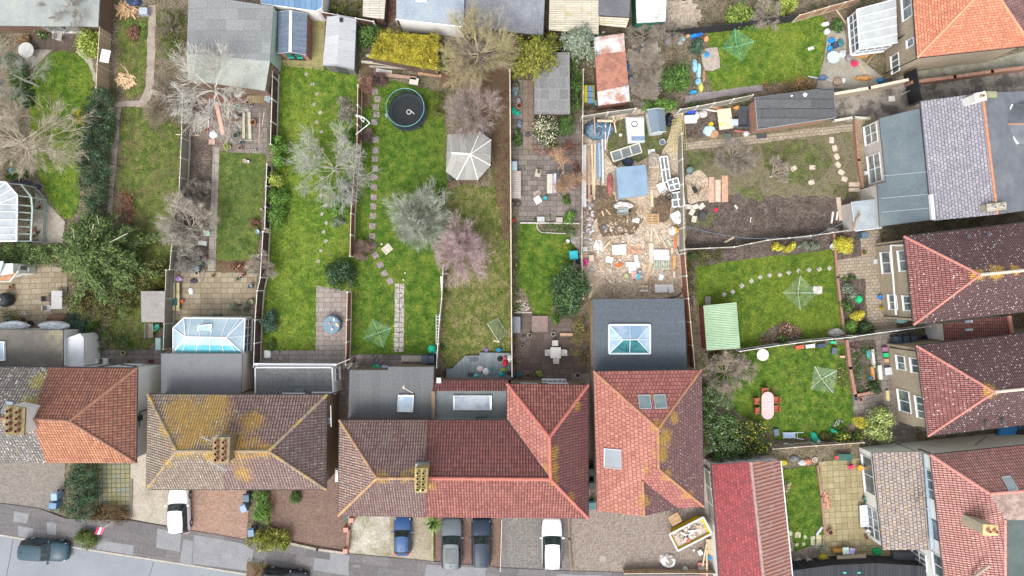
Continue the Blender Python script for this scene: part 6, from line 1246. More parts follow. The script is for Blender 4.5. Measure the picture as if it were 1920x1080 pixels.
# white conservatory
t=thing('conservatory','white hipped conservatory with pale blue roof panels behind the dark flat roof','conservatory',P(400,628));cp=dict(a=(345,596,2.4),b=(474,597,2.4),c=(474,664,2.4),d=(325,662,2.4),e=(325,615,2.4),p=(348,632,3.3),q=(424,633,3.3));cp['b']=(460,597,2.4);cp['c']=(457,664,2.4)
gp=glassy('poly_pale',(.24,.34,.40),.4,(.33,.42,.47),.6);gt=glassy('poly_teal',(.07,.33,.42),.15,(.14,.42,.50),.6);roof_part(t,cp,['abqp'],gp,.04,'roof_panel');roof_part(t,cp,['bcq'],gp,.04,'roof_panel');roof_part(t,cp,['epa','edp'],gp,.04,'roof_panel');roof_part(t,cp,['dcqp'],gp,.04,'roof_panel');b=MB();W_={k:P(*v)for k,v in cp.items()}
lo_=[W_['d'].lerp(W_['p'],0),W_['c'],W_['c'].lerp(W_['q'],.5),W_['d'].lerp(W_['p'],.5)];g_=MB();g_.poly([v+Vector((0,0,.015))for v in lo_]);g_.build('tinted_panel',gt,t)
for k in('pq','pa','qb','qc','pd','pe','ab','bc','dc','ae','ed'):b.beam(W_[k[0]]+Vector((0,0,.04)),W_[k[1]]+Vector((0,0,.04)),.11 if k=='pq' else .08,.07)
for f in(.12,.32,.52,.72,.9):
 a=W_['a'].lerp(W_['b'],f);m_=W_['p'].lerp(W_['q'],min(1,max(0,f*1.35-.1)));d=W_['d'].lerp(W_['c'],f);b.beam(a+Vector((0,0,.03)),m_+Vector((0,0,.03)),.05,.05);b.beam(d+Vector((0,0,.03)),m_+Vector((0,0,.03)),.05,.05)
b.beam((W_['b']+W_['c'])/2,W_['q'],.05,.06);b.build('glazing_bars',WHITE,t);fw=offset_poly([(W_[k].x,W_[k].y)for k in 'abcde'],.1);wall_part(t,fw,0,.6,REND,'dwarf_wall');wall_part(t,offset_poly(fw,.03),.6,2.3,GLASS,'glazing')
for i,n in((0,7),(1,4),(4,2),(3,3)):wall_window(t,fw[i],fw[(i+1)%5],(P(400,630).x,P(400,630).y),.01,.99,.65,2.28,n,2)
rooflight(t,[(372,610),(398,608),(396,625),(370,626)],2.95,.1,WHITE,SKYG,.08,name='roof_vent')
# --- fourth garden
t,f_,c_=gable_shed('garden_shed','small blue-roofed shed with white ridge and green door panes',[(521,22),(576,26),(574,103),(521,100)],1.9,2.4,planks('shed_pink',(.36,.17,.14),(.45,.23,.19),.14),slabs('felt_blue',(.17,.22,.30),(.21,.26,.34),(.12,.15,.2),.45,2.6,.02,.3,(.2,.25,.3),.65),ridge=plain((.62,.62,.66),.5),trim=plain((.3,.34,.4),.5))
wall_part(t,[(p[0],p[1])for p in offset_poly(f_,.3)],0,1.2,DGREY,'floor');wall_window(t,f_[2],f_[3],c_,.22,.42,.9,1.6,2,1,plain((.02,.3,.22),.5));wall_window(t,f_[2],f_[3],c_,.58,.78,.9,1.6,2,1,plain((.02,.3,.22),.5));wall_door(t,f_[2],f_[3],c_,.2,.8,1.8,BLACK)
t,f_,c_=gable_shed('garden_shed','plain grey-roofed shed beside the mossy concrete strip',[(613,32),(668,37),(664,131),(605,123)],1.9,2.5,planks('shed_grey',(.16,.15,.14),(.22,.2,.19),.14),planks('metal_roof',(.36,.37,.38),(.42,.43,.44),.9,True,gap=(.3,.31,.32),ln=9),trim=METAL);wall_door(t,f_[2],f_[3],c_,.3,.65,1.7,DGREY);vent(t,640,38,2.4,BLACK,.3)
bush('round evergreen shrub behind the mossy-roofed shed',692,62,33,30,2.0,LEAF['mid'],size=.15,seed=44)
sp=[(574,139),(586,158),(595,176),(589,196),(600,211),(594,229),(603,247),(594,263),(604,280),(598,296),(611,314),(604,333),(610,350),(603,366),(611,384),(604,401),(612,418),(607,435),(611,452),(602,470),(597,490)]
for i,(x,y)in enumerate(sp):slab_at('rough pale stepping stone across the long striped lawn, %s from the sheds'%ORD[i],x,y,rng.uniform(0,90),.34,.26,.03,(.30,.26,.23),'rough stepping stones on the long lawn',seed=i)
bush('grey twiggy ball-shaped bush on the long lawn',642,200,27,28,1.2,leaf('leaf_twig',(.22,.2,.16),(.3,.28,.22),(.36,.34,.28)),size=.12,seed=45,n=2600);bush('bright green shrub against the red-brown fence, upper',652,256,18,22,1.3,LEAF['bright'],size=.14,seed=46);bush('grey-leaved bush below the lower bright shrub',632,415,17,13,.7,LEAF['grey'],size=.1,seed=48);bush('bright green shrub against the red-brown fence, lower',638,385,26,26,1.5,LEAF['bright'],size=.15,seed=47);bush('grey-green bush behind the lower bright shrub',645,355,16,18,1.2,LEAF['grey'],size=.12,seed=49)
bare_tree('fan-shaped pale bare tree on the long lawn by the fence',618,310,80,5,16,3,(.50,.50,.44),seed=50,tr=.12,elev=(.1,.9),rmin=.012)
for i,(x,y,rx,ry)in enumerate([(517,272,17,22),(515,295,15,16),(513,332,15,15),(516,370,19,20),(514,405,19,22)]):bush('%s green laurel in the row along the low pale fence'%['topmost','second','middle, smallest','fourth','lowest'][i],x,y,rx+3,ry+4,1.9,LEAF['bright']if i!=2 else LEAF['lime'],size=.15,seed=51+i,group='laurels along the low fence')
bush('dark rounded holly over the end of the paved strip',633,514,37,38,2.2,LEAF['dark'],size=.15,seed=57,flower=LEAF['blue'],fl=.1);bush('grey-blue conifer bush straddling the dark fence',497,600,21,28,1.6,LEAF['blue'],size=.12,seed=58);bush('small round potted bush above the white trough',504,647,12,12,.9,LEAF['mid'],size=.1,seed=59);boxy('trough','small white trough at the lawn corner','planter',501,664,12,14,.35,(.6,.62,.62));bush('yellow-green sprigs by the dark fence',505,560,9,11,.6,LEAF['lime'],size=.1,seed=60,n=250)
t=thing('covered_table','round garden table under a blue-grey rain cover with four ornaments','table',P(625,608));b=MB();b.lathe(0,0,[(.84,.05),(.86,.3),(.83,.68),(.78,.74),(.1,.745)],24);L(b,'cover',mottle('cover_blue',[(.09,.16,.21),(.14,.22,.28),(.19,.28,.34)],4,9,.3,.5,bump=1.0),t)
for i,(x,y,c)in enumerate([(.05,.45,(.6,.6,.6)),(-.4,.1,(.55,.2,.15)),(.3,0,(.6,.5,.3)),(-.15,-.45,(.6,.45,.4)),(.42,-.15,(.45,.38,.25))]):boxy('table_ornament',['white ornament at the top of the covered round table','red ornament on the covered round table','tan ornament on the covered round table','pink ornament on the covered round table','brown ornament on the covered round table'][i],'ornament',625+x*20,608-y*20,4,4,.12,c,20*i,.745)
b=MB();fr=[(0,0,2.2),(.8,.35,2.5),(1.3,-.2,2.6),(.1,-1.4,2.2)];t=thing('line_hoist','white folding clothes-line arm fixed on the red-brown fence','clothes line',P(670,215,0));q=P(667,217,2.0);t.location=(q.x,q.y,0);b.path([(0,0,2),(.9,-.3,2.1),(1.3,-.7,2.1),(0,-1.7,2.0)],.04);b.path([(0,.1,2.0),(.5,-.1,2.3),(.9,-.3,2.3),(.7,-.6,2.1),(.4,-.2,2.0)],.03);L(b,'arm',plain((.6,.62,.64),.4),t);b=MB();b.tube((0,0,0),(0,0,2.1),.04);L(b,'post',METAL,t)
# --- fifth garden
t,f_,c_=simple_building('moss_roof_shed','low shed whose roof is thick with yellow-brown moss','shed',[(714,62),(822,66),(820,132),(690,108)],2.1,planks('shed_old',(.12,.08,.06),(.18,.12,.09),.15),mottle('moss_yellow',[(.10,.08,.01),(.28,.24,.02),(.42,.36,.03),(.22,.19,.04)],1.3,9,.7,bump=1.2,bd=.08),.1,.12)
hedge('thick yellow moss cushions growing on the low shed roof',rag([(714,60),(820,62),(824,130),(770,118),(735,108),(692,106)],7,9,4),2.3,leaf('moss',(.08,.07,.01),(.3,.26,.02),(.55,.48,.07)),.14,61,name='moss_cushion',cat='moss',dens=2.6,z0=2.05)
for i,(x,y,l,w_,c,r)in enumerate([(733,108,4.6,.2,(.33,.32,.3),86),(726,121,4.8,.22,(.4,.38,.3),84),(735,127,4.2,.18,(.3,.27,.22),87),(745,143,3.6,.3,(.3,.2,.15),83),(806,140,2.2,.25,(.36,.2,.13),84)]):plank('%s timber stacked in front of the moss-roofed shed'%['topmost grey','second long weathered','third long weathered','wide dark brown','short reddish right-hand'][i],x,y,r,l,w_,.12,c,z=.5-i*.1)
boxy('board','pale board leaning at the right of the timber stack','board',776,152,17,13,.12,(.55,.5,.44),-10,.2);plank('white roofing sheet on the ground under the timber stack',720,134,80,1.5,.35,.05,(.52,.52,.5))
bare_tree('large lichened pale bare tree at the top centre',896,85,94,8,17,4,(.46,.40,.22),(.36,.31,.24),seed=62,tr=.25,elev=(.0,1.0),rmin=.015)
bare_tree('dense mass of pinkish bare twigs around the large lichened tree',888,95,74,5.5,14,3,(.42,.34,.30),seed=63,tr=.12,elev=(.1,1.2),rmin=.012)
bare_tree('bare pinkish-brown tree between trampoline and gazebo',888,205,60,4.5,18,3,(.45,.36,.32),seed=64,tr=.12,elev=(.1,1.1),rmin=.012)
bush('ivy clump beneath the large lichened tree',828,115,17,22,1.6,LEAF['mid'],size=.14,seed=65);bush('wispy green shrub right of the trampoline',820,195,24,30,1.0,LEAF['olive'],size=.14,seed=66,n=900);bush('blue flowering tuft in the bare pinkish tree',901,240,8,9,2.2,leaf('leaf_bluefl',(.2,.25,.55),(.35,.4,.7)),size=.1,seed=67,n=200)
bare_tree('reddish bare bush at the top corner of the stepping-stone lawn',684,158,20,1.8,14,3,(.42,.24,.17),seed=68);bare_tree('purple-brown bare bush behind the stepping stones',706,150,18,1.4,12,3,(.24,.15,.14),seed=69);bare_tree('low purple bare shrub along the red-brown fence',690,255,16,1.0,12,3,(.24,.17,.15),seed=70)
conifer('feathery yellow-green conifer beside the large lichened tree',1008,100,62,5,LEAF['gold'],71,60,.22,dens=60,width=.3);conifer('grey-green loose conifer over the mossy timber roof',1085,78,48,4.5,LEAF['grey'],72,50,.2,dens=34,width=.3)
t=thing('trampoline','round black trampoline with net walls and side ladder','trampoline',P(767,214));b=MB();b.lathe(0,0,[(1.42,.78),(.01,.78)],32,False,False);L(b,'jumping_mat',plain((.012,.016,.018),.6),t);b=MB();b.lathe(0,0,[(1.42,.79),(1.45,.84),(1.78,.84),(1.80,.78),(1.45,.76)],32,False,False);L(b,'edge_pad',plain((.02,.028,.036),.6),t)
def netm():
 t_=NT('safety_net');tr=t_.n('BsdfTransparent');mx=t_.n('MixShader');mx.inputs[0].default_value=.42;t_.t.links.new(tr.outputs[0],mx.inputs[1]);t_.out((.02,.025,.03,1),.8);t_.t.links.new(t_.b.outputs[0],mx.inputs[2]);t_.t.links.new(mx.outputs[0],t_.t.nodes['Material Output'].inputs[0]);return t_.m
b=MB();b.lathe(0,0,[(1.66,.84),(1.72,1.7),(1.72,2.4)],32,False,False);L(b,'safety_net',netm(),t);b=MB();b.torus((0,0,2.4),1.72,.03,32,5);L(b,'top_ring',plain((.12,.3,.3),.4),t);b=MB()
for i in range(6):a=i*math.pi/3+.2;b=MB();b.path([(math.cos(a)*1.75,math.sin(a)*1.75,0),(math.cos(a)*1.75,math.sin(a)*1.75,2.42)],.03);L(b,'pole',BLACK,t)
lad=MB();lad.beam((-1.8,.1,.8),(-2.3,-.15,0),.05);lad.beam((-1.75,-.2,.8),(-2.2,-.5,0),.05)
for f in(.25,.5,.75):lad.beam(Vector((-1.8,.1,.8)).lerp(Vector((-2.3,-.15,0)),f),Vector((-1.75,-.2,.8)).lerp(Vector((-2.2,-.5,0)),f),.06,.03)
L(lad,'ladder',METAL,t);b=MB();b.torus((.1,.0,.8),.2,.03,16,5);b.beam((.3,.1,.8),(.6,-.2,.8),.05,.03);L(b,'rope',plain((.6,.6,.6),.6),t)
sp=[(703,172),(708,186),(705,201),(706,215),(702,229),(704,282-36),(704,282),(703,298),(703,316),(702,332),(701,351),(701,370),(700,387),(699,405),(698,424),(698,443),(700,460),(704,479),(713,497),(721,513),(731,527)]
for i,(x,y)in enumerate(sp):
 if i==5:y=262
 slab_at('square purple-grey stepping stone in the straight row, %s from the top'%ORD[i],x,y,rng.uniform(-5,5)if i<17 else 25,.56,.56,.03,(.25,.2,.21),'square stepping stones in a row',seed=-1)
k=0
for j in range(14):
 for i in range(2):
  x,y=744.5+i*9.5-j*.1+rng.uniform(-.6,.6),536+j*9.2;
  if j>8:x-=0;
  k+=1;slab_at('small grey slab of the double slab path, %s pair from the top, %s one'%(ORD[j],['left','right'][i]),x,y,rng.uniform(-4,4),.42,.42,.03,(.34,.30,.29),'slabs of the double slab path',seed=-1)
t=thing('gazebo','cream timber gazebo with fan-shaped boarded roof','gazebo',P(876,295));gpts=[(839,255),(880,247),(916,262),(918,308),(896,335),(858,337),(836,322)];W_=[P(*p,2.5)for p in[(839,252),(900,247),(921,262),(920,310),(896,337),(856,337),(836,322)]];ap,ap0=P(882,289,3.3),P(846,287,3.2);RM=planks('gazebo_roof',(.24,.235,.22),(.32,.31,.285),.6,True,gap=(.2,.2,.18),ln=9,moss=(.3,.17,.1),mamt=.62)
for f in([W_[0],W_[1],ap,ap0],[W_[1],W_[2],ap],[W_[2],W_[3],ap],[W_[3],W_[4],ap],[W_[4],W_[5],ap],[W_[5],W_[6],ap0,ap],[W_[6],W_[0],ap0]):
 if f[0]is W_[5]:f=[W_[5],ap,ap0,W_[6]]
 if area([(p.x,p.y)for p in f])<0:f=f[::-1]
 b=MB();b.loft([[p-Vector((0,0,.06))for p in f],f]);b.build('roof_panel',RM,t)
b=MB();b.beam(ap0,ap,.16,.08)
for p in W_[1:6]:b.beam(p,ap,.07,.05)
b.build('roof_ribs',plain((.6,.6,.58),.6),t);fp=offset_poly([(p.x,p.y)for p in W_],.18);wall_part(t,fp,0,.9,planks('gz',(.2,.14,.1),(.27,.2,.15),.12));b=MB()
for p in fp:b.box(p[0],p[1],1.2,.12,.12,2.4)
b.build('posts',plain((.3,.23,.17),.8),t);bench('brown slatted bench outside the gazebo',852,349,25,1.2,(.16,.11,.08));bush('variegated bush at the lower left corner of the gazebo',846,325,12,12,1.0,LEAF['blue'],size=.12,seed=73)
bare_tree('grey-green lichened tree in the middle of the lawn',778,408,72,4.5,26,3,(.46,.49,.40),seed=74,tr=.12,elev=(.1,1.3),rmin=.013);bare_tree('second mass of grey-green twigs inside the lichened tree',782,408,60,4.2,20,3,(.34,.38,.28),seed=75,tr=.08,elev=(.3,1.3));
bare_tree('pink-twigged tree with airy crown on the worn lawn',868,468,66,4.5,26,3,(.60,.45,.45),(.45,.42,.4),seed=76,tr=.1,elev=(.1,1.3),rmin=.013);bush('pink blossom haze in the pink-twigged tree',866,466,60,55,3.4,LEAF['pink'],size=.07,seed=77,n=3000,base=1.2,name='blossom',cat='blossom')
plank('white painted post at the foot of the pink-twigged tree',828,532,3,1.4,.16,.1,(.6,.56,.58));plank('grey post beside the lichened tree',832,372,0,1.3,.25,.1,(.3,.3,.3))
airer('green rotary clothes line above the bicycles and patio',715,622,1.35,20,(.2,.4,.28),9);slab_at('loose pale slab at the foot of the lichened tree',726,467,40,.9,.75,.1,(.4,.36,.3),None,'flat_stone','stone',seed=-1)
for i,(x,y)in enumerate([(669,460),(690,459),(716,458),(760,512),(757,525),(666,513)]):bucket('small cream garden lamp, %s'%['by the fence','left of the stepping stones','right of the stepping stones','on the lower lawn','below the other one on the lower lawn','beside the dark holly'][i],x,y,.08,.2,(.6,.5,.35),(.65,.6,.5),name='garden_lamp',cat='garden lamp',group='small garden lamps')
bare_tree('thorny brown shrub beside the fence and stepping stones',679,470,24,1.2,14,3,(.36,.25,.2),seed=78)
bike('purple and black bicycle lying on the narrow patio',713,679,60,(.3,.1,.35),.8);bike('green child bicycle lying left of the purple one',696,682,80,(.05,.3,.15),.6);crumple('toy_box','bright green toy heap against the strip-felt roof edge','toys',705,688,8,4,.4,plain((.02,.45,.2),.4),4);boxy('toy_crate','white and blue crate at the strip-felt roof edge','crate',721,690,12,8,.4,(.4,.5,.65));pot('grey ringed pot on the narrow patio corner',665,677,.2,.3,(.15,.15,.16));plank('bundle of pale laths leaning in the patio corner',657,685,-35,.9,.05,.05,(.5,.46,.42),n=3);bucket('ring-shaped ornament by the red-brown fence',662,650,.16,.2,(.1,.12,.1),(.05,.12,.05))
for i,x in enumerate((799,811)):wbin(['grey wheelie bin at the end of the narrow patio, left one','navy wheelie bin at the end of the narrow patio, right one'][i],x,672,0,[(.06,.08,.1),(.05,.07,.12)][i])
plank('stacked pale stone coping at the right of the narrow patio',775,672,90,2.2,.55,.2,(.33,.29,.26));ladder('white ladder leaning on the thin pale fence',821,618,0,2.9,.3,(.62,.62,.62));crumple('net_bag','bright green plastic bag hanging at the thin fence','bag',810,655,9,9,.6,plain((.02,.45,.28),.35),7);crumple('white_bag','small white bag under the green plastic bag','bag',818,660,4,5,.3,plain((.6,.6,.6),.5),3)
# --- sixth garden (worn lawn) and deck
t=thing('football_goal','small fallen green-netted goal on the worn lawn','goal',P(925,622));t.rotation_euler=(0,0,R(-57));build_goal(t,1.9,1.1,1.0,(.35,.42,.40))
t=thing('deck','grey composite deck with chamfered corner behind the red house','decking',P(900,685));dk=[(837,692),(848,691),(872,667),(899,667),(899,661),(958,662),(958,712),(837,709)];b=MB();b.prism([P2(*p,.3)for p in dk],.02,.3);b.build('deck_boards',Mdeckg,t);b=MB();b.prism([P2(*p,.31)for p in((880,669),(897,669),(897,678),(880,678))],.2,.306);b.build('step',plain((.10,.11,.12),.8),t)
boxy('doormat','dark doormat on the grey deck','mat',883,702,12,7,.03,(.05,.055,.065),0,.305)
crumple('cloth_pile','pale pink and white cloth pile on the deck','cloth',900,692,7,6,.3,plain((.62,.52,.48),.7),5,z=.3);crumple('cloth_pile','white sheet beside the pink cloth on the deck','cloth',911,697,7,7,.3,plain((.6,.6,.66),.7),6,z=.3)
for i,(nm,lb,x,y,rx,ry,h,c)in enumerate([('toy_car','red ride-on toy on the deck',947,681,5,7,.45,(.55,.02,.03)),('toy_car','red and white toy above the ride-on toy',947,672,4,4,.35,(.5,.1,.1)),('toy','black toy stand on the deck left of the red toys',937,673,5,5,.3,(.02,.02,.025)),('toy','lime green toy below the red ride-on',944,693,5,3,.25,(.3,.5,.05)),('toy','teal toy ring by the house wall',940,702,6,5,.2,(.03,.3,.3)),('toy','aqua toy at the deck step',892,705,5,4,.25,(.1,.5,.5)),('toy','blue pedal toy on the lawn by the deck',935,656,6,4,.4,(.03,.25,.45)),('toy','purple tub on the lawn by the deck',912,656,4,4,.3,(.25,.15,.45)),('toy','white and green toy frame at the fence end of the deck',956,672,5,8,.5,(.5,.6,.55)),('toy','dark toy ring at the fence end of the deck',954,700,6,4,.3,(.03,.05,.06))]):crumple(nm,lb,'toy',x,y,rx,ry,h,plain(c,.4),20+i,z=.3 if y>660 else .0,group=None)
plank('cream bat shape lying near the fallen goal',931,640,80,.55,.12,.05,(.6,.52,.4));t=thing('hose','teal hose loops on the deck','hose',P(923,698,.31));b=MB();b.torus((0,0,.03),.4,.02,20,4);b.torus((.1,.05,.05),.3,.02,18,4);L(b,'hose_loop',plain((.03,.28,.28),.5),t)
bush('weedy shrub at the foot of the thin pale fence',829,655,7,12,.6,LEAF['mid'],size=.1,seed=79,n=300)
# --- seventh garden (paved)
t,f_,c_=simple_building('flat_roof_shed','long flat shed with grey slabbed felt roof in the paved garden','shed',[(1002,98),(1068,98),(1069,214),(1002,214)],2.3,BDARK,slabs('slab_felt',(.22,.22,.225),(.29,.29,.29),(.36,.35,.32),.85,1.0,.025,.2,(.2,.2,.19),.6,bump=.1),.1,.1)
for i,(x,y,rx,ry,h,c,n,lb,ct)in enumerate([(966,165,8,15,.7,(.13,.18,.19),'wheelbarrow_tub','dark grey oval tub at the top left of the paved garden','tub'),(972,188,5,6,.4,(.22,.25,.26),'crate','small grey square tray below the oval tub','tray'),(963,206,5,7,.4,(.02,.38,.25),'watering_can','green watering can lying by the fence','watering can'),(970,212,5,5,.35,(.02,.35,.25),'watering_can','second green can nearer the paving','watering can'),(974,232,5,8,.4,(.15,.2,.26),'tool_bag','blue-grey bag of tools by the fence','bag')]):crumple(n,lb,ct,x,y,rx,ry,h,plain(c,.5),40+i)
pot('round terracotta pot by the left fence of the paved garden',973,200,.26,.35,TERRA);pot('clay pot standing inside the dark oval tub',965,162,.16,.3,(.35,.15,.1),z=.6);boxy('planter','low square stone planter on the long path','planter',989,252,8,8,.2,(.05,.06,.07))
bush('cream-flowered camellia in front of the flat felt shed',1022,238,32,33,2.4,LEAF['dark'],size=.15,seed=80,flower=LEAF['cream'],fl=.28);bush('soft green shrub right of the cream camellia',1066,232,24,28,2.0,LEAF['mid'],size=.13,seed=81);hedge('ivy strip between the felt shed and the building plot',rag([(1070,100),(1090,100),(1091,205),(1072,205)],2,9,3),1.6,LEAF['mid'],.13,82,dens=4);bush('leafy plants along the left fence of the paved garden',968,258,12,24,1.0,LEAF['mid'],size=.14,seed=83)
spiky('strappy green plant below the camellia',1038,268,18,LEAF['olive'],.8,40,3);hedge('red-brown dead stems along the right of the paved garden',rag([(1040,268),(1088,262),(1090,350),(1072,345),(1066,300),(1000,285),(1000,270)],3,9,6),.35,leaf('leaf_red',(.16,.05,.04),(.3,.12,.09),(.36,.2,.15)),.16,84,dens=1.2,name='dead_stems',cat='shrub')
bare_tree('contorted orange-barked bare tree over the paved garden',1058,318,46,3.2,5,3,(.52,.33,.2),(.5,.42,.33),seed=85,tr=.11,elev=(.0,.5),rmin=.02,wob=.4)
boxy('storage_chest','pale blue storage chest against the left fence','storage chest',964,311,11,18,.6,(.34,.45,.5));t=thing('slatted_bench','long pale slatted table against the left fence of the paved garden','table',P(967,348));b=MB()
for i in range(16):b.box(0,-1.2+i*.16,.62,.95,.13,.03)
L(b,'slats',plain((.38,.34,.3),.85,0,.2),t)
for sx in(-1,1):
 for sy in(-1,1):b=MB();b.box(sx*.38,sy*1.1,.3,.07,.07,.6);L(b,'leg',plain((.3,.26,.22),.85),t)
t=thing('garden_swing','two-seat garden swing with pale cushions and striped canopy bar','swing seat',P(1035,346));b=MB();b.loft([[(-.5,-.9,.4),(.05,-.9,.4),(.05,.9,.4),(-.5,.9,.4)],[(-.5,-.9,.58),(.02,-.9,.58),(.02,.9,.58),(-.5,.9,.58)]]);L(b,'seat_cushion',plain((.42,.4,.34),.9),t);b=MB();b.loft([[(.05,-.9,.5),(.25,-.9,.5),(.25,.9,.5),(.05,.9,.5)],[(.15,-.88,1.05),(.32,-.88,1.05),(.32,.88,1.05),(.15,.88,1.05)]]);L(b,'back_cushion',plain((.48,.46,.56),.9),t)
b=MB();b.box(.42,0,1.1,.12,1.9,.1);b.path([(-.6,-1,0),(.5,-1,1.3),(.5,1,1.3),(-.6,1,0)],.03);b.path([(.9,-1,0),(.5,-1,1.3)],.03);b.path([(.9,1,0),(.5,1,1.3)],.03);L(b,'frame',plain((.08,.09,.12),.5),t)
chair('white moulded garden chair on the paved garden',1008,377,30,(.68,.68,.67),.55,.5);bucket('turquoise bowl right of the white garden chair',1022,372,.2,.2,(.04,.28,.32),(.05,.3,.33));slab_at('irregular stone slab above the white garden chair',1007,363,20,.65,.5,.1,(.34,.26,.22),None,'flat_stone','stone',seed=3);boxy('stone_planter','raised stone planter with coiled plant in the paved garden','planter',1009,324,11,14,.35,(.36,.31,.26),-12);bush('coiled plant growing in the raised stone planter',1010,322,4,4,.3,LEAF['olive'],size=.1,seed=86,base=.3,n=120)
for i,(x,y)in enumerate([(962,383),(972,383)]):bucket(['black tub under the slatted table, left','black tub under the slatted table, right'][i],x,y,.22,.3,(.05,.06,.06),(.1,.1,.08))
bucket('red watering pot in the narrow left bed',963,414,.14,.25,(.6,.06,.06),(.5,.05,.05));boxy('planter','black-filled white square planter at the lawn top','planter',1014,411,14,10,.3,(.35,.36,.36));boxy('planter','second square planter further right at the lawn top','planter',1049,412,13,9,.3,(.33,.3,.27));bush('leafy green plants in the right corner above the lawn',1070,405,17,15,.9,LEAF['bright'],size=.14,seed=87);bush('green climber in the paved garden border',1062,375,9,16,.7,LEAF['mid'],size=.13,seed=88);bush('small round green plant between the square planters',1030,405,5,4,.3,LEAF['bright'],size=.09,seed=89);bush('small green plant left of the square planter',1004,411,5,5,.3,LEAF['mid'],size=.09,seed=90)
b=MB();ps=[P(*p,.12)for p in((975,418),(1087,419))];b.beam(ps[0],ps[1],.12,.16);ps=[P(*p,.12)for p in((1007,420),(1007,428),(1015,436),(1060,438))]
for a,c in zip(ps[:-1],ps[1:]):b.beam(a,c,.06,.14)
o=b.build('lawn_edging',plain((.45,.42,.38),.8,0,.2),None);tag(o,'pale edging kerb along the top of the small lawn','edging');hedge('low herbs inside the pale lawn edging',rag([(1012,422),(1080,422),(1085,450),(1060,437),(1016,433)],2,8,3),.3,LEAF['mid'],.11,91,dens=2);hedge('narrow planted bed along the left fence of the small lawn',rag([(960,425),(973,430),(971,470),(969,540),(980,580),(962,585)],2,9,4),.35,LEAF['mid'],.11,92,dens=1.6,flower=LEAF['yellow'],fl=.03)
boxy('compost_bin','turquoise-topped compost bin by the building plot fence','compost bin',1076,478,16,16,.8,(.02,.33,.38),6);crumple('bin_bag','dark bag right of the compost bin','bag',1086,490,7,6,.4,plain((.03,.035,.05),.4),8);bush('yellow-leaved plant left of the compost bin',1059,461,6,8,.5,LEAF['yellow'],size=.1,seed=93,n=160);bucket('white lidded pot above the compost bin',1064,453,.17,.4,(.6,.62,.65),(.5,.52,.55));
bush('big glossy evergreen over the corner of the small lawn',1071,542,46,58,3.4,LEAF['ivy'],size=.17,seed=94,flower=LEAF['mid'],fl=.25);bush('dense dark lower half of the big evergreen',1066,572,36,32,2.6,LEAF['dark'],size=.15,seed=95);hedge('dry straw-coloured shrub along the right of the brown patio',rag([(1068,598),(1093,590),(1096,640),(1092,680),(1078,670),(1072,630)],3,8,3),.9,leaf('leaf_dry',(.2,.15,.06),(.32,.25,.1),(.2,.24,.08)),.12,96,dens=3)
for i in range(3):plank('%s brown stone step between small lawn and patio'%['top','middle','bottom'][i],1012,597+i*10,90,1.5,.5,.36-.1*i,(.20,.15,.13),group=None,name='stone_step',cat='step',z=.0)
boxy('storage_box','grey garden storage box at the top left of the brown patio','storage box',968,609,16,31,.7,(.16,.18,.20),0);table('square pale garden table on the brown patio',1041,660,.48,.5,'rect',(.5,.48,.45))
for i,(x,y,r)in enumerate([(1040,643,0),(1027,660,90),(1056,660,-90),(1042,674,180)]):chair('cream chair on the brown patio, %s the square table'%['above','left of','right of','below'][i],x,y,r,(.5,.48,.44))
for i,(x,y,r,c,pl)in enumerate([(993,628,.2,(.55,.53,.5),'olive'),(980,634,.18,(.3,.3,.3),'grey'),(1037,626,.2,(.42,.42,.38),None),(979,648,.16,(.3,.24,.2),None),(966,652,.17,TERRA,'mid'),(972,675,.2,TERRA,'grey'),(965,676,.18,(.06,.06,.06),'mid'),(990,703,.22,(.38,.15,.09),None),(1000,703,.15,(.1,.12,.06),'bright'),(1083,703,.24,(.35,.37,.4),None),(966,706,.22,(.1,.2,.22),None),(966,636,.18,TERRA,'bright')]):pot('%s on the brown patio'%['white pot beside the steps','grey pot with silver plant','grey ring pot below the steps','flat clay dish','terracotta pot with green plant by the left fence','terracotta pot with grey plant by the left fence','black pot with green plant by the left fence','round red-brown pot at the house wall','small bright bush pot at the house wall','round grey pot in the lower right corner','dark teal pot in the lower left corner','terracotta pot under the storage box'][i],x,y,r,.35,c,pl)
bush('round golden bush at the house wall of the brown patio',1012,702,8,8,.7,LEAF['lime'],size=.09,seed=97);bush('bright green bush right of the stone steps',1044,598,13,12,.8,LEAF['bright'],size=.12,seed=98);plank('terracotta window-box trough below the bright bush',1062,627,90,1.2,.28,.25,(.4,.27,.18),group=None,name='trough',cat='planter');plank('pale raised kerb of the stone corner bed',980,586,90,1.7,.1,.12,(.42,.38,.33),group=None,name='kerb_stone',cat='edging');heap_obj('pebbles','loose pale pebbles in the corner bed above the storage box','pebbles',978,575,14,14,80,.12,plain((.4,.34,.3),.9,0,.3,5),5,.02,.5,1,kind='stuff')
crumple('umbrella_cover','dark blue folded parasol in the lower left patio corner','parasol',972,703,8,5,.4,plain((.04,.12,.16),.5),9)
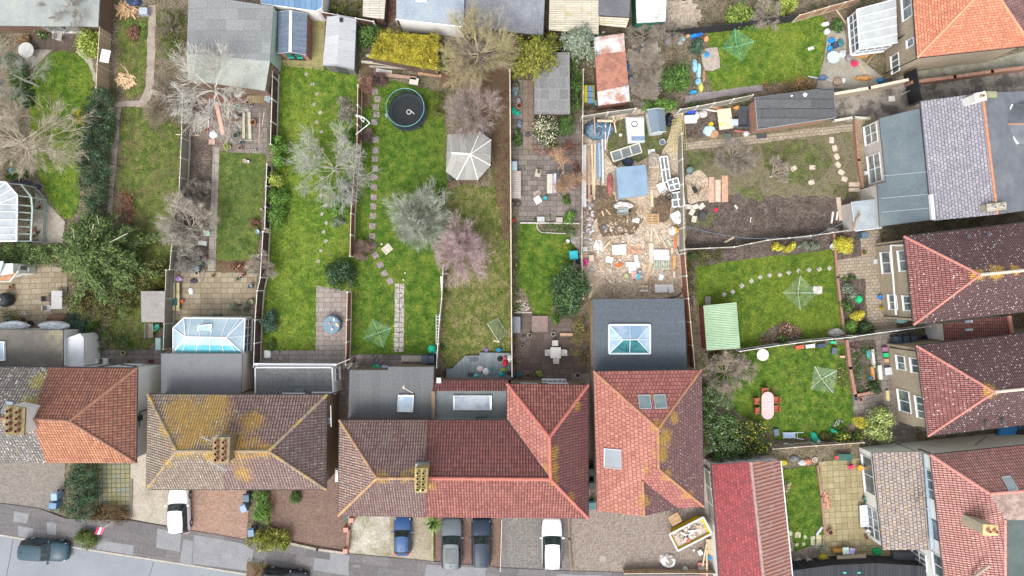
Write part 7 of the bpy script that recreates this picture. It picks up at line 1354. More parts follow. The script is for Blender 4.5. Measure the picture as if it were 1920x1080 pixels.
# ================================================================ STREET SIDE
car('dark blue-grey hatchback parked on the road at far left',92,1027,-94,(.035,.065,.085),4.4,1.85,1.5)
car('white hatchback parked nose-in beside the red block drive',342,953,2,(.66,.67,.70),4.2,1.9,1.5)
car('small bright blue car with black roof on the stained drive',757,1000,0,(.03,.075,.18),3.6,1.65,1.45,None,False)
car('silver-grey estate with black glass sunroof, leftmost of the two dark cars on red paving',848,1013,0,(.10,.12,.135),4.7,1.95,1.7,(.13,.15,.165))
car('dark navy hatchback right of the silver-grey estate',903,1013,0,(.022,.034,.055),4.5,1.85,1.5)
car('white estate car alone on the grey paved drive',1034,1014,0,(.68,.69,.71),4.7,1.9,1.6)
car('dark car with pale roof cut off by the bottom edge of the picture',538,1081,-95,(.03,.035,.04),4.3,1.8,1.5)
hedge('tall dark hedge between the two left front drives',rag([(124,868),(166,870),(170,920),(166,968),(150,978),(122,974),(119,920)],2,8,3),1.9,LEAF['ivy'],.13,101,dens=5,flower=LEAF['mid'],fl=.1);hedge('brown dead hedge at the footway beside the mossy slabs',rag([(162,955),(200,950),(225,955),(234,975),(215,985),(165,976)],3,8,3),1.0,LEAF['brown'],.13,102,dens=4.5)
hedge('small green weeds under the two blue bins',rag([(88,948),(118,946),(118,960),(92,958)],2,6,3),.4,LEAF['mid'],.1,103,dens=3);bush('round street shrub beside the blue-grey hatchback',152,1017,26,20,1.5,LEAF['olive'],size=.14,seed=104,flower=LEAF['bright'],fl=.2)
hedge('bright green hedge right of the red block drive',rag([(472,925),(500,922),(502,960),(498,985),(472,984)],2,8,3),1.4,LEAF['bright'],.14,105,dens=5);hedge('clipped yellow-flecked hedge at the footway',rag([(463,1003),(475,996),(530,999),(538,1010),(530,1030),(500,1034),(460,1028)],2,8,3),1.3,LEAF['gold'],.13,106,dens=5,flower=LEAF['lime'],fl=.2);bush('round green box bush in front of the porch',552,935,16,16,1.0,LEAF['mid'],size=.11,seed=107)
hedge('dark plants along the mossy slab forecourt',rag([(168,868),(180,868),(178,900),(172,945),(166,940)],2,8,3),.4,LEAF['olive'],.1,108,dens=2.5);spiky('yucca with long green blades between the drives',812,980,20,LEAF['bright'],1.2,60,5,base=.8,w=.07)
for i,(x,y,r,c)in enumerate([(115,925,0,(.2,.3,.42)),(112,942,80,(.10,.18,.3)),(469,928,0,(.05,.09,.14)),(464,947,20,(.18,.26,.36)),(478,992,5,(.10,.16,.26))]):wbin(['pale blue wheelie bin by the tall dark hedge','navy wheelie bin below the pale blue one','black wheelie bin under the eave by the bright hedge','pale blue wheelie bin left of the bright hedge','blue wheelie bin between the two hedges'][i],x,y,r,c)
for i,(a,b_)in enumerate([((656,945),(653,1035))]):brick_wall('low broken red brick wall between the dark drive and worn concrete',[(656,950),(654,990),(650,1034)],.6,.22,BR_R)
for i,(x,y)in enumerate([(658,976),(648,994),(647,1034)]):boxy('gate_pier',['red brick pier nearest the house on the low broken wall','middle red brick pier of the low broken wall','red brick pier at the footway end of the low wall'][i],'pier',x,y,9,9,1.0,(.42,.2,.15));
brick_wall('curved low brick edging round the yellow-flecked hedge',[(504,925),(501,985),(520,996),(536,1004),(540,1016)],.25,.14,BR_B);brick_wall('mossy kerb wall between the stained drive and the cars',[(811,960),(811,1050)],.35,.16,mottle('mossy_kerb',[(.2,.22,.05),(.4,.38,.25)],2));brick_wall('rusty low wall right of the white estate car',[(1066,972),(1067,1010),(1071,1068)],.35,.16,BR_B);brick_wall('low block wall across the front of the dark red drive',[(540,1018),(595,1030),(645,1037)],.2,.2,Mconc);brick_wall('dark border edging right of the tall hedge',[(171,868),(172,945)],.15,.14,BR_R);brick_wall('thin slate edging beside the mossy slabs, right side',[(247,900),(246,968)],.1,.1,plain((.16,.14,.12),.8))
t=thing('handrail','thin white rail between the dark cars and the grey drive','railing',P(939,1020));b=MB();W_=[P(941,975,1.0),P(940,1015,1.0),P(938,1072,1.0)];b.path(W_,.035)
for p in(W_[0],W_[1],W_[2],(W_[0]+W_[1])/2,(W_[1]+W_[2])/2):b.tube(p,Vector((p.x,p.y,0)),.03,n=6)
b.build('rail',plain((.5,.48,.45),.5),t)
t=thing('estate_sign','red and white sale board leaning over the footway on a white post','sign',P(222,972));b=MB();b.tube((.25,.1,0),(-.35,-.25,2.2),.045);L(b,'post',WHITE,t)
SM=Matrix.Rotation(R(-25),3,'Z')@Matrix.Rotation(R(40),3,'Y');
for k,(u0,u1,c)in enumerate([(-.42,-.14,(.55,.03,.10)),(-.14,.14,(.66,.62,.64)),(.14,.42,(.6,.08,.16))]):
 b=MB();pts_=[SM@Vector((u,v,w_))+Vector((-.55,-.45,2.0))for w_ in(0,.03)for u,v in((u0*.7,-.35),(u1*.7,-.35),(u1*.7,.35),(u0*.7,.35))];b.loft([pts_[:4],pts_[4:]]);L(b,'board_panel',plain(c,.4),t)
sheet('tree_pit',rag([(465,1052),(512,1058),(516,1085),(462,1080)],2,8,3),.112,Mleafm);t=thing('leaning_stem','thin leaning street sapling in the planted pit','tree',P(484,1070));b=MB();b.path([(0,0,.1),(-.3,-.9,1.2),(-.4,-1.8,2.6)],.05);L(b,'trunk',bark('b',(.14,.09,.07)),t);hedge('scrubby grass in the street planting pit',rag([(466,1053),(510,1058),(512,1076),(465,1074)],2,8,3),.35,LEAF['olive'],.1,109,dens=1.6)
heap_obj('garden_pebbles','loose brown border stones along the dark red drive','pebbles',510,945,4,34,70,.16,plain((.25,.14,.1),.9,0,.4,5),9,.02,.5,1,kind='stuff');bucket('small white-blue garden light on the border',505,953,.12,.3,(.5,.55,.6),(.6,.65,.7),name='garden_lamp',cat='garden lamp',group=None);bucket('teal downpipe tub under the corner of the brown roof',656,970,.26,.5,(.02,.38,.36),(.02,.3,.28));
ST('manhole_cover',[(1124,1042),(1136,1042),(1136,1053),(1124,1053)],.05,plain((.26,.22,.19),.7));ST('manhole_cover',[(662,1057),(676,1058),(676,1064),(662,1063)],.112,plain((.14,.13,.13),.7))
# ================================================================ RIGHT HALF
fence('grey fence with white posts along the top of the building plot',[(1092,218),(1140,210),(1192,203)],1.8,BGREY,PW,PG)
fence('grey fence with white posts between building plot and dug garden',[(1279,250),(1281,345),(1283,468)],1.9,BGREY,PW,PG)
fence('red-brown fence with white posts right of the slate-blue flat roof',[(1284,475),(1291,560),(1303,692)],1.9,BRED,PW,PT)
fence('grey fence with slanting white posts above the junk corner',[(1276,205),(1340,193),(1412,178)],1.7,BGREY,PW,PG)
fence('thin pale rail fence between dug garden and lower lawn',[(1285,467),(1377,463),(1440,450),(1520,442),(1604,430)],1.3,BGREY,PW,PG,gravel=False)
fence('grey fence with white posts between the two right-hand lawns',[(1388,659),(1460,648),(1520,640),(1600,632)],1.6,BGREY,PW,PW)
fence('white-capped grey fence continuing to the maroon-roofed houses',[(1604,631),(1650,624),(1745,612)],1.6,BGREY,PW,PW)
fence('black slatted fence along the top of the upper lawn',[(1250,58),(1320,50),(1400,42),(1500,27)],1.7,BBLK,BBLK,BBLK,gravel=False)
fence('warm brown fence right of the black slatted fence',[(1500,28),(1555,12),(1615,-4)],1.8,planks('bb',(.36,.2,.12),(.45,.28,.18),.3),PT,PT)
fence('collapsed-looking weathered rail fence above the narrow lawn',[(1450,842),(1530,836),(1620,830)],1.5,planks('old_rails',(.25,.19,.15),(.36,.29,.23),.2,False),PG,PT)
fence('grey fence with white posts left of the red-tiled garage',[(1330,885),(1340,980),(1356,1084)],1.8,BGREY,PW,PG)
fence('brown boarded hoarding across the bottom of the skip drive',[(1172,1076),(1250,1075),(1345,1076)],1.1,BPALE,BPALE,PT,gravel=False)
brick_wall('buff wall with brown coping at the alley gate',[(1566,176),(1630,165),(1701,150)],1.9,.22,BR_Y,PT)
brick_wall('long brick wall dividing the mossy strip from the dark alley',[(1711,154),(1790,144),(1860,134),(1990,118)],1.2,.25,BR_R)
brick_wall('low curved block kerb round the alley end',[(1566,226),(1600,220),(1630,222)],.4,.18,PG);brick_wall('low terracotta retaining wall beside the bungalow path',[(1604,226),(1610,300),(1618,350)],.4,.2,BR_R)
brick_wall('red brick retaining wall left of the planted bed',[(1588,640),(1594,690),(1604,742)],.4,.24,BR_R);brick_wall('brick end wall below the planted bed',[(1604,742),(1634,736)],.4,.24,BR_R);brick_wall('long pale kerb between upper patio bed and lawn',[(1564,440),(1570,520),(1584,632)],.25,.18,BR_R);brick_wall('thin brick edging between narrow lawn and mossy patio',[(1533,874),(1540,930),(1546,1000)],.2,.14,BR_R)
t=thing('alley_gate','tall black gate across the alley','gate',P(1697,165));b=MB();b.beam(P(1706,134,1.0),P(1716,192,1.0),.08,2.0);b.build('gate_panel',BLACK,t);b=MB();b.beam(P(1688,178,.8),P(1706,170,.8),.05,.05);b.build('brace',METAL,t)
# top edge roofs
SB=simple_building
SB('blue_metal_building','blue ribbed metal roof cut off at the top edge','outbuilding',[(484,-40),(606,-40),(603,14),(592,20),(490,6)],2.8,OFFW,planks('blue_metal',(.10,.19,.31),(.14,.24,.37),.5),.1,.1,OFFW)
SB('pale_plank_roof','bleached plank-roofed hut between shrubs at the top edge','shed',[(682,-40),(726,-40),(720,36),(680,30)],2.2,BDARK,planks('bleached',(.42,.39,.33),(.52,.49,.42),.22,False),.1,.08)
t,f_,c_=SB('flat_roof_building','wide blue-grey flat roof with a white rooflight at the top edge','outbuilding',[(744,-60),(872,-60),(868,50),(744,36)],3.0,REND,mottle('felt_blue2',[(.2,.24,.29),(.27,.31,.35),(.32,.35,.35)],.5,6,.2,rough=.5),.1,.1,METAL);rooflight(t,[(780,-20),(803,-20),(801,4),(780,3)],3.02,.2,WHITE)
SB('flat_roof_building','dark grey flat roof behind the large lichened tree','outbuilding',[(874,-60),(1024,-60),(1018,66),(872,50)],2.8,BDARK,mottle('felt_dk2',[(.12,.12,.14),(.18,.19,.21),(.23,.24,.26)],.5,7,.3,rough=.5),.1,.1,DGREY)
SB('timber_roof_shed','mossy bleached timber roof right of the dark grey flat roof','shed',[(1032,-60),(1125,-60),(1122,64),(1029,56)],2.3,BDARK,planks('mossy_boards',(.46,.42,.32),(.56,.52,.42),.2,False,moss=(.30,.27,.08),mamt=.56),.1,.08)
t,f_,c_=SB('felt_shed','slate-grey felt shed with pale plank lean-to below it','shed',[(1124,-60),(1186,-60),(1180,32),(1122,28)],2.4,BDARK,FELT,.1,.08);roof_part(t,dict(a=(1122,31,2.0),b=(1180,34,2.0),c=(1174,52,1.7),d=(1120,46,1.7)),['abcd'],planks('mossy_boards',(1,1,1),(1,1,1)),.06,'lean_to_roof')
t,f_,c_=SB('green_shed','white-streaked roof shed with dark green wall at the top edge','shed',[(1190,-60),(1252,-60),(1248,40),(1194,43)],2.2,plain((.015,.12,.08),.5),mottle('streaked',[(.3,.3,.28),(.5,.5,.49),(.6,.6,.6)],1.6,12,.4),.02,.1)
hedge('scrub behind the two small sheds at the top edge',rag([(615,-10),(680,-10),(678,30),(640,34),(614,22)],3,9,3),.8,LEAF['olive'],.15,201,dens=2.5);heap_obj('leaf_litter','red-brown dead leaves by the bleached plank hut','leaf litter',734,18,10,26,120,.12,plain((.2,.1,.08),.9,0,.4,5),2,.1,.3,1,kind='stuff')
# rusted shed
t,f_,c_=SB('rusty_tin_shed','tin-roofed shed with flaking red-brown rust and white paint','shed',[(1113,70),(1170,64),(1181,190),(1122,198)],2.2,planks('shed_red',(.22,.1,.08),(.28,.14,.11),.3),mottle('rust',[(.50,.50,.50),(.30,.12,.08),(.36,.17,.12),(.24,.11,.08),(.52,.52,.52)],.55,11,.45,bump=.4),.1,.06)
roof_part(t,dict(a=(1113,70,2.22),b=(1170,62,2.22),c=(1172,96,2.22),d=(1115,102,2.22)),['abcd'],mottle('paint_flake',[(.52,.53,.54),(.48,.48,.48),(.34,.2,.15),(.26,.13,.1)],.8,14,.3),.04,'painted_sheet');roof_part(t,dict(a=(1120,172,2.23),b=(1179,160,2.23),c=(1181,190,2.23),d=(1122,198,2.23)),['abcd'],mottle('paint_flake',[]),.04,'painted_sheet')
heap_obj('dead_brushwood','tangled heap of cut grey brushwood between tin shed and ladder','brushwood',1209,130,27,52,330,.35,plain((.33,.28,.22),.9,0,.35,4),5,.5,.12,2.6,kind='stuff');heap_obj('dead_brushwood','tangled brushwood behind the black slatted fence','brushwood',1270,30,40,26,260,.35,plain((.32,.27,.21),.9,0,.35,4),6,.4,.12,2.6,kind='stuff')
for i,(x,y,r,a,l)in enumerate([(1212,120,36,(0,6.28),12),(1203,165,34,(0,6.28),12),(1270,40,44,(2,5),10),(1208,62,30,(0,6.28),10)]):bare_tree(['leafless dead tree above the brushwood heap','low leafless thorn at the foot of the brushwood','fallen grey branching trunk behind the black fence','straggling bare shrub below the green-walled shed'][i],x,y,r,2.6,l,3,(.38,.33,.27),seed=210+i,az=None if i!=2 else a,elev=(.0,.7))
for i,(x,y,rx,ry)in enumerate([(1176,125,6,9),(1183,150,10,11)]):crumple('tarpaulin',['small blue tarpaulin by the tin shed','larger blue tarpaulin in the brushwood'][i],'tarpaulin',x,y,rx,ry,.4,plain((.03,.18,.38),.4),50+i)
ladder('silver ladder laid down beside the brushwood',1232,125,6,4.8,.4,(.5,.52,.55));bucket('white-lidded drum in the brushwood',1204,88,.24,.6,(.05,.06,.08),(.6,.62,.66),name='drum',cat='drum',group=None);boxy('drum_cover','dark square bin beside the white-lidded drum','bin',1197,94,12,12,.6,(.08,.09,.1),20);bucket('grey upturned tub left of the coloured toys',1251,82,.35,.5,(.2,.19,.18),(.2,.19,.18),name='drum',cat='tub',group=None)
boxy('yellow_grit_bin','yellow box with blue-grey crates on it by the tin shed','box',1105,175,20,32,.6,(.55,.45,.01))
for i in range(3):boxy('crate','%s blue-grey crate on the yellow box'%['upper','middle','lower'][i],'crate',1107,166+i*11,11,10,.3,(.1,.2,.3),z=.6)
barrel('dark green round compost drum below the yellow box',1118,196,.3,.7,(.03,.12,.12),(.08,.18,.2),'compost bin','compost_drum')
bush('large glossy green bush right of the silver ladder',1272,138,31,38,2.6,LEAF['mid'],size=.16,seed=214,flower=LEAF['bright'],fl=.2);bush('bright green bush at the grey fence below the brushwood',1238,195,44,18,2.2,LEAF['bright'],size=.15,seed=215);bush('grey-leaved weeping shrub among the coloured toys',1312,84,18,17,1.4,LEAF['blue'],size=.14,seed=216,n=1500)
TOY=[(1269,70,5,4,(.6,.35,.02),'orange'),(1280,72,7,6,(.25,.45,.5),'pale teal'),(1290,66,5,4,(.5,.3,.15),'tan'),(1302,66,9,5,(.02,.2,.6),'royal blue'),(1313,63,6,4,(.03,.15,.5),'dark blue'),(1276,79,6,5,(.3,.3,.28),'grey'),(1325,72,5,6,(.6,.3,.15),'peach'),(1326,102,5,6,(.03,.25,.55),'sky blue'),(1303,122,5,14,(.25,.45,.55),'long pale blue'),(1311,132,5,16,(.3,.5,.6),'second long pale blue'),(1310,152,6,7,(.2,.42,.58),'aqua'),(1315,163,5,10,(.55,.5,.12),'yellow'),(1300,172,9,4,(.04,.25,.42),'deep blue'),(1320,140,3,14,(.35,.2,.1),'rust-brown')]
for i,(x,y,rx,ry,c,n)in enumerate(TOY):crumple('garden_toy','%s plastic toy in the clutter left of the upper lawn'%n,'toy',x,y,rx,ry,.35,plain(c,.45),60+i,n=9)
slab_at('curved crazy-stone rockery at the left of the upper lawn',1332,112,10,1.6,2.0,.12,(.3,.26,.22),None,'rockery','rockery',seed=4);airer('bright green rotary clothes line on the upper lawn',1372,97,1.5,12,(.06,.42,.28),10);slab_at('white scrap lying on the upper lawn',1520,91,20,.55,.28,.05,(.6,.56,.52),None,'scrap','scrap',seed=5)
bush('yellow-green spotted laurel behind the black fence',1394,22,34,25,2.0,LEAF['lime'],size=.17,seed=217,flower=LEAF['mid'],fl=.3);bush('yellow-green shrub at the top edge right of the bare branches',1478,8,46,17,2.0,LEAF['lime'],size=.16,seed=218);bush('leafy shoots through the black fence onto the upper lawn',1406,48,24,9,1.1,LEAF['bright'],size=.15,seed=219);bare_tree('bare branchy shrub between the two yellow-green laurels',1438,22,34,2.2,12,3,(.45,.39,.31),seed=220)
bush('dark green fern clump beside the white conservatory',1572,45,19,14,1.0,LEAF['mid'],size=.2,seed=221);hedge('dry orange grass along the path below the upper lawn',rag([(1430,160),(1490,142),(1535,150),(1530,168),(1450,178)],3,9,4),.3,leaf('leaf_or',(.28,.16,.06),(.4,.26,.12)),.12,222,dens=1.4);hedge('weeds between path and grey fence above the junk corner',rag([(1290,198),(1400,178),(1405,186),(1290,206)],2,9,4),.3,LEAF['mid'],.1,223,dens=1.8)
table('round glass-topped table by the cluttered conservatory',1556,112,.58,.58,'round',(.38,.45,.44))
CL=[(1549,44,8,4,(.6,.6,.6),'white bent tray'),(1552,58,6,6,(.5,.52,.55),'grey bag'),(1560,75,7,5,(.02,.2,.5),'blue sack'),(1567,84,8,6,(.04,.05,.09),'navy sack'),(1557,90,5,6,(.03,.25,.5),'small blue tub'),(1577,80,7,8,(.05,.16,.16),'green box'),(1580,100,8,8,(.45,.47,.5),'pale grey sheet'),(1594,106,8,9,(.2,.18,.17),'round grey lid'),(1604,118,7,6,(.55,.03,.10),'crimson cushion'),(1617,102,14,6,(.36,.2,.08),'orange-brown timber frame'),(1544,145,10,5,(.1,.15,.25),'blue and white folded chair'),(1572,152,10,8,(.28,.2,.15),'heap of brown twigs'),(1582,150,5,6,(.5,.52,.55),'silver can'),(1620,146,17,5,(.42,.22,.08),'wet orange board pile'),(1652,150,6,5,(.03,.18,.42),'blue crate'),(1712,162,7,5,(.1,.25,.5),'blue recycling tub in the alley'),(1722,163,6,5,(.02,.025,.03),'black bin in the alley')]
for i,(x,y,rx,ry,c,n)in enumerate(CL):crumple('yard_clutter','%s in the yard clutter below the orange-roofed house'%n if i<15 else '%s beside the black gate'%n,'clutter',x,y,rx,ry,.4,plain(c,.5),80+i,n=10)
for i,(x,y,r,l,c)in enumerate([(1574,28,35,2.2,(.55,.42,.3)),(1630,112,-40,1.6,(.35,.22,.1)),(1540,148,80,2.6,(.4,.4,.42)),(1588,78,0,2.4,(.2,.12,.09)),(1617,130,30,1.2,(.45,.35,.22))]):plank('%s near the white ribbed conservatory'%['pale slanting pole','brown slanting board','long grey rail','dark upright board','short tan stake'][i],x,y,r,l,.1,.08,c)
slab_at('white drain cover on the alley floor',1672,185,5,.6,.5,.02,(.5,.48,.44),None,'drain_cover','drain cover',seed=-1,z=.02)
# junk corner + felt garage
t,f_,c_=SB('felt_roof_garage','brick garage with black felt roof in lapped strips','garage',[(1416,183),(1562,164),(1567,220),(1421,242)],2.6,BR_R,slabs('black_felt',(.12,.125,.13),(.16,.165,.17),(.04,.045,.05),9,.85,.03,.5,(.07,.07,.075),.48,bump=.5),.12,.12,LEAD);wall_part(t,offset_poly(f_,.05),2.45,2.5,REND,'soffit');wall_door(t,f_[0],f_[3],c_,.3,.6,2.0,plain((.3,.14,.1)))
for i,(x,y)in enumerate([(1485,179),(1510,177)]):crumple('white_scrap',['small white scrap on the black felt roof','larger white scrap on the black felt roof'][i],'scrap',x,y,2+i*2,2+i*2,.1,plain((.6,.58,.55)),9,z=2.61)
boxy('blue_tub','royal blue rectangular tub in the junk corner','tub',1296,208,15,9,.4,(.02,.07,.45),6);boxy('slatted_box','white slatted box lid in the junk corner','panel',1295,223,23,15,.3,(.6,.6,.6),3);t=thing('dust_sheet_stack','plywood board with teal and yellow stains among the junk','board',P(1357,225));b=MB();b.box(0,0,.4,1.3,1.9,.05,R(8));L(b,'board',mottle('stained_ply',[(.05,.18,.22),(.55,.45,.32),(.55,.48,.36),(.5,.42,.05)],1.6,9,.2),t);b=MB();b.box(0,0,.19,.9,1.4,.37,R(8));L(b,'base',plain((.3,.22,.15),.8),t)
t=thing('garden_bath','old grey-black plastic bath liner standing by the garage wall','bath',P(1392,222));b=MB();b.loft([[(-.45,-.85,0),(.35,-.85,0),(.45,.85,0),(-.35,.85,0)],[(-.6,-1,.55),(.5,-1,.55),(.6,1,.55),(-.5,1,.55)],[(-.5,-.9,.56),(.4,-.9,.56),(.5,.9,.56),(-.4,.9,.56)],[(-.35,-.7,.2),(.3,-.7,.2),(.35,.7,.2),(-.3,.7,.2)]]);L(b,'tub',plain((.06,.065,.075),.35),t)
boxy('glass_panel','two white-edged glass panes leaning by the plastic bath','panel',1378,229,13,12,.5,(.36,.42,.48),0)
for i,(x,y,rx,ry,c,n)in enumerate([(1331,244,12,11,(.35,.5,.6),'light blue paddling tub'),(1334,232,5,4,(.6,.42,.02),'yellow hard plastic seat'),(1340,250,10,9,(.35,.2,.12),'brown carton heap'),(1319,213,9,7,(.45,.44,.42),'grey crumpled plastic'),(1308,216,5,9,(.5,.48,.45),'white bent sheet'),(1365,255,9,6,(.12,.16,.13),'dark green bag'),(1400,250,6,5,(.5,.5,.5),'white sack at the garage corner'),(1385,201,10,4,(.5,.25,.06),'orange wood scrap')]):crumple('junk_item','%s in the junk corner left of the felt-roofed garage'%n,'junk',x,y,rx,ry,.4,plain(c,.45),110+i,n=11)
for i,(x,y,r,l,c)in enumerate([(1330,207,82,2.2,(.55,.5,.45)),(1345,203,80,2.4,(.5,.25,.12)),(1275+4,213,0,.9,(.5,.38,.25)),(1392,247,85,1.6,(.35,.12,.1))]):plank('%s lying in the junk corner'%['white-painted board','reddish board','short tan block','dark red batten'][i],x,y,r,l,.15,.08,c)
boxy('drain_grid','dark square grid on the path below the felt-roofed garage','grid',1428,255,20,9,.06,(.05,.055,.06),4)
# building plot
t,f_,c_=SB('site_hut','site shed with flat blue-grey sheeted roof on the building plot','shed',[(1155,314),(1211,309),(1216,365),(1160,372)],2.2,plain((.3,.32,.33),.7),mottle('blue_sheet',[(.13,.2,.27),(.17,.25,.33),(.2,.28,.36)],.8,9,.15,rough=.5),.12,.06)
t,f_,c_=gable_shed('plastic_shed','small grey-roofed resin shed on the building plot lawn',[(1213,206),(1246,204),(1249,247),(1222,250)],1.7,2.1,plain((.50,.52,.53),.6),mottle('resin_roof',[(.11,.15,.18),(.15,.19,.23)],1,8,.1,rough=.5),trim=plain((.5,.52,.53)))
b=MB();b.prism([P2(*p,.5)for p in((1173,220),(1207,218),(1209,266),(1178,268))],.02,.5);o=b.build('packing_base',plain((.5,.52,.54),.6),None);t=thing('garden_playhouse_base','white plastic box unit with a black ring on its lid','storage unit',P(1192,243));o.parent=t;o.location=(-t.location.x,-t.location.y,0);b=MB();b.box(.0,.2,.6,1.3,1.45,.2);L(b,'lid',plain((.6,.61,.62),.5),t);b=MB();b.torus((-.25,.35,.74),.26,.04,18,5);L(b,'ring',BLACK,t);b=MB();b.box(.1,-.95,.52,1.2,.4,.08);L(b,'front_panel',plain((.14,.2,.28),.5),t)
crumple('tarpaulin','large dark blue-grey tarpaulin weighted with boards in the plot corner','tarpaulin',1123,241,30,20,.9,mottle('tarp',[(.05,.10,.15),(.10,.16,.22),(.15,.22,.28)],2,8,.4,.4,bump=1),3,n=20)
for i,(x,y,r,l,w_,c,z)in enumerate([(1137,227,88,1.7,.2,(.5,.38,.27),1.0),(1115,236,3,1.7,.1,(.4,.24,.17),1.0),(1152,233,10,1.6,.12,(.5,.37,.25),1.0),(1135,255,0,2.6,.09,(.55,.5,.5),.7),(1141,250,-12,1.8,.07,(.5,.46,.44),.7),(1095,330,0,5.8,.4,(.58,.58,.59),.35),(1104,333,1,4.6,.22,(.40,.26,.18),.1),(1111,320,2,5.0,.16,(.5,.42,.28),.1),(1115,322,-1,5.2,.14,(.5,.43,.3),.1),(1120,302,1,3.4,.13,(.14,.22,.32),.15),(1124,300,1,3.2,.2,(.24,.33,.44),.15),(1130,300,1,4.3,.16,(.42,.5,.56),.2),(1126,335,0,3.6,.06,(.06,.09,.1),.1),(1166,313,70,.8,.1,(.5,.36,.24),.1),(1222,372,3,1.6,.25,(.5,.4,.28),.05),(1221,475,0,1.9,.4,(.47,.4,.34),.05),(1221,438,0,1.3,.14,(.5,.4,.3),.06),(1231,440,25,1.5,.14,(.52,.42,.32),.06),(1243,452,30,1.5,.1,(.5,.4,.3),.05),(1264,492,-3,1.2,.26,(.5,.28,.12),.05),(1218,500,-12,1.0,.25,(.48,.34,.22),.06),(1213,518,-15,1.2,.3,(.42,.3,.2),.05),(1207,502,-20,.8,.3,(.45,.33,.22),.07),(1207,537,90,.8,.18,(.5,.4,.26),.05),(1207,545,90,.8,.18,(.55,.53,.46),.05),(1136,462,-38,1.2,.14,(.5,.42,.3),.05),(1245,433,88,.5,.2,(.48,.35,.28),.05),(1255,455,35,.7,.16,(.3,.42,.32),.05),(1188,460,75,.6,.14,(.5,.4,.28),.05),(1198,459,75,.6,.12,(.52,.4,.28),.05),(1178,456,0,.4,.12,(.5,.38,.25),.05),(1130,400,15,.5,.12,(.5,.38,.25),.05),(1140,398,40,.6,.12,(.5,.38,.25),.05),(1116,415,-35,.5,.12,(.5,.38,.25),.05),(1260,470,0,.5,.2,(.5,.38,.28),.06),(1264,515,0,.6,.18,(.5,.46,.4),.06)]):
 plank('%s on the building plot'%['wide pale board across the tarpaulin','red-brown batten across the tarpaulin','tan board at the tarpaulin edge','long whitish batten beside the tarpaulin','thin slanting batten beside the tarpaulin','very long white panel strip along the left fence','red-brown long timber of the left stack','first pale long timber of the left stack','second pale long timber of the left stack','dark blue long strip of the left stack','blue-grey long strip of the left stack','pale blue long strip of the left stack','thin black rod of the left stack','tan offcut above the site shed','pale plank above the tall pallet','wide upright board left of the white sheets','short board under the tall pallet','slanting pale board below the tall pallet','second slanting board below the tall pallet','orange board beside the white sheets','tan rolled board below the wide upright one','brown cut board near the plot foot','light plywood offcut','lower left tan bar near the flat roof','lower left white bar near the flat roof','tan stake beside the white powder','pinkish block by the slanting boards','green-grey short block by the fence','small bar right of the white bag stack, left one','small bar right of the white bag stack, right one','tiny upright block above the bag stack','tan offcut left on the wet soil','tan offcut right on the wet soil','small slanted offcut at the left edge','small pale block right of the white sheets','small white-grey block near the hose'][i],x,y,r,l,w_,.07,c,z=z)
oldframe('empty cream window frame lying above the site shed',1174,286,108,.9,2.8,1,3,.1,(.55,.52,.45));oldframe('upright white door frame stack by the grey fence',1247,318,8,.7,2.4,2,2,.5);oldframe('white window leaning on the grey fence, upper of two',1263,346,15,1.0,1.0,2,2,.8);oldframe('white window leaning on the grey fence, lower of two',1271,374,8,1.1,1.3,2,2,.8);oldframe('white frame thrown down left of the leaning windows',1241,352,25,.7,.8,1,1,.3,g=False);oldframe('white door panel scrap by the grey fence',1267,405,30,.8,.6,1,1,.8,g=False);oldframe('small white scrap panel below the door panel',1270,413,-10,.5,.5,1,1,.8,g=False)
pallet('tall tan pallet in the middle of the building plot',1223,411,90,1.0,1.25,z=.05);pallet('green-grey pallet sticking out under white sheets',1240,495,0,1.4,1.0,(.34,.42,.34),.05)
for i,(x,y,sx,sy,h,c,r)in enumerate([(1240,473,28,10,.25,(.62,.62,.62),0),(1241,483,29,9,.22,(.6,.6,.6),-2),(1161,468,26,19,.3,(.6,.57,.56),3),(1143,487,13,12,.12,(.6,.6,.6),-15),(1187,496,27,9,.15,(.6,.6,.6),-4),(1193,485,7,13,.12,(.62,.62,.62),8),(1186,506,14,12,.1,(.58,.58,.58),0),(1240,541,24,15,.15,(.6,.6,.6),0),(1258,541,10,16,.17,(.62,.62,.62),12),(1240,520,9,11,.12,(.6,.6,.6),-20),(1192,413,14,9,.05,(.55,.5,.45),-12),(1189,516,10,14,.25,(.55,.3,.28),0),(1097,467,9,9,.2,(.5,.49,.48),5),(1109,484,10,12,.5,(.42,.36,.28),0),(1222,288,13,16,.05,(.55,.55,.54),5),(1226,305,19,20,.05,(.5,.42,.33),0)]):
 boxy('building_sheet','%s on the building plot'%['upper white insulation sheet','lower white insulation sheet','stack of white bagged plaster','blue-white square sheet left of centre','long white board lying across','short white upright board','white packaging under the long board','big white sheet near the flat roof','white bag right of the big sheet','white paper bag beside the pallet','cream square slab on wet soil','red-striped crate beside the buckets','grey block at the left fence','tan board box under the pink cloth','white corner sheet under the sand heap','plywood square under the sand heap'][i],'sheet',x,y,sx,sy,h,c,r,.01)
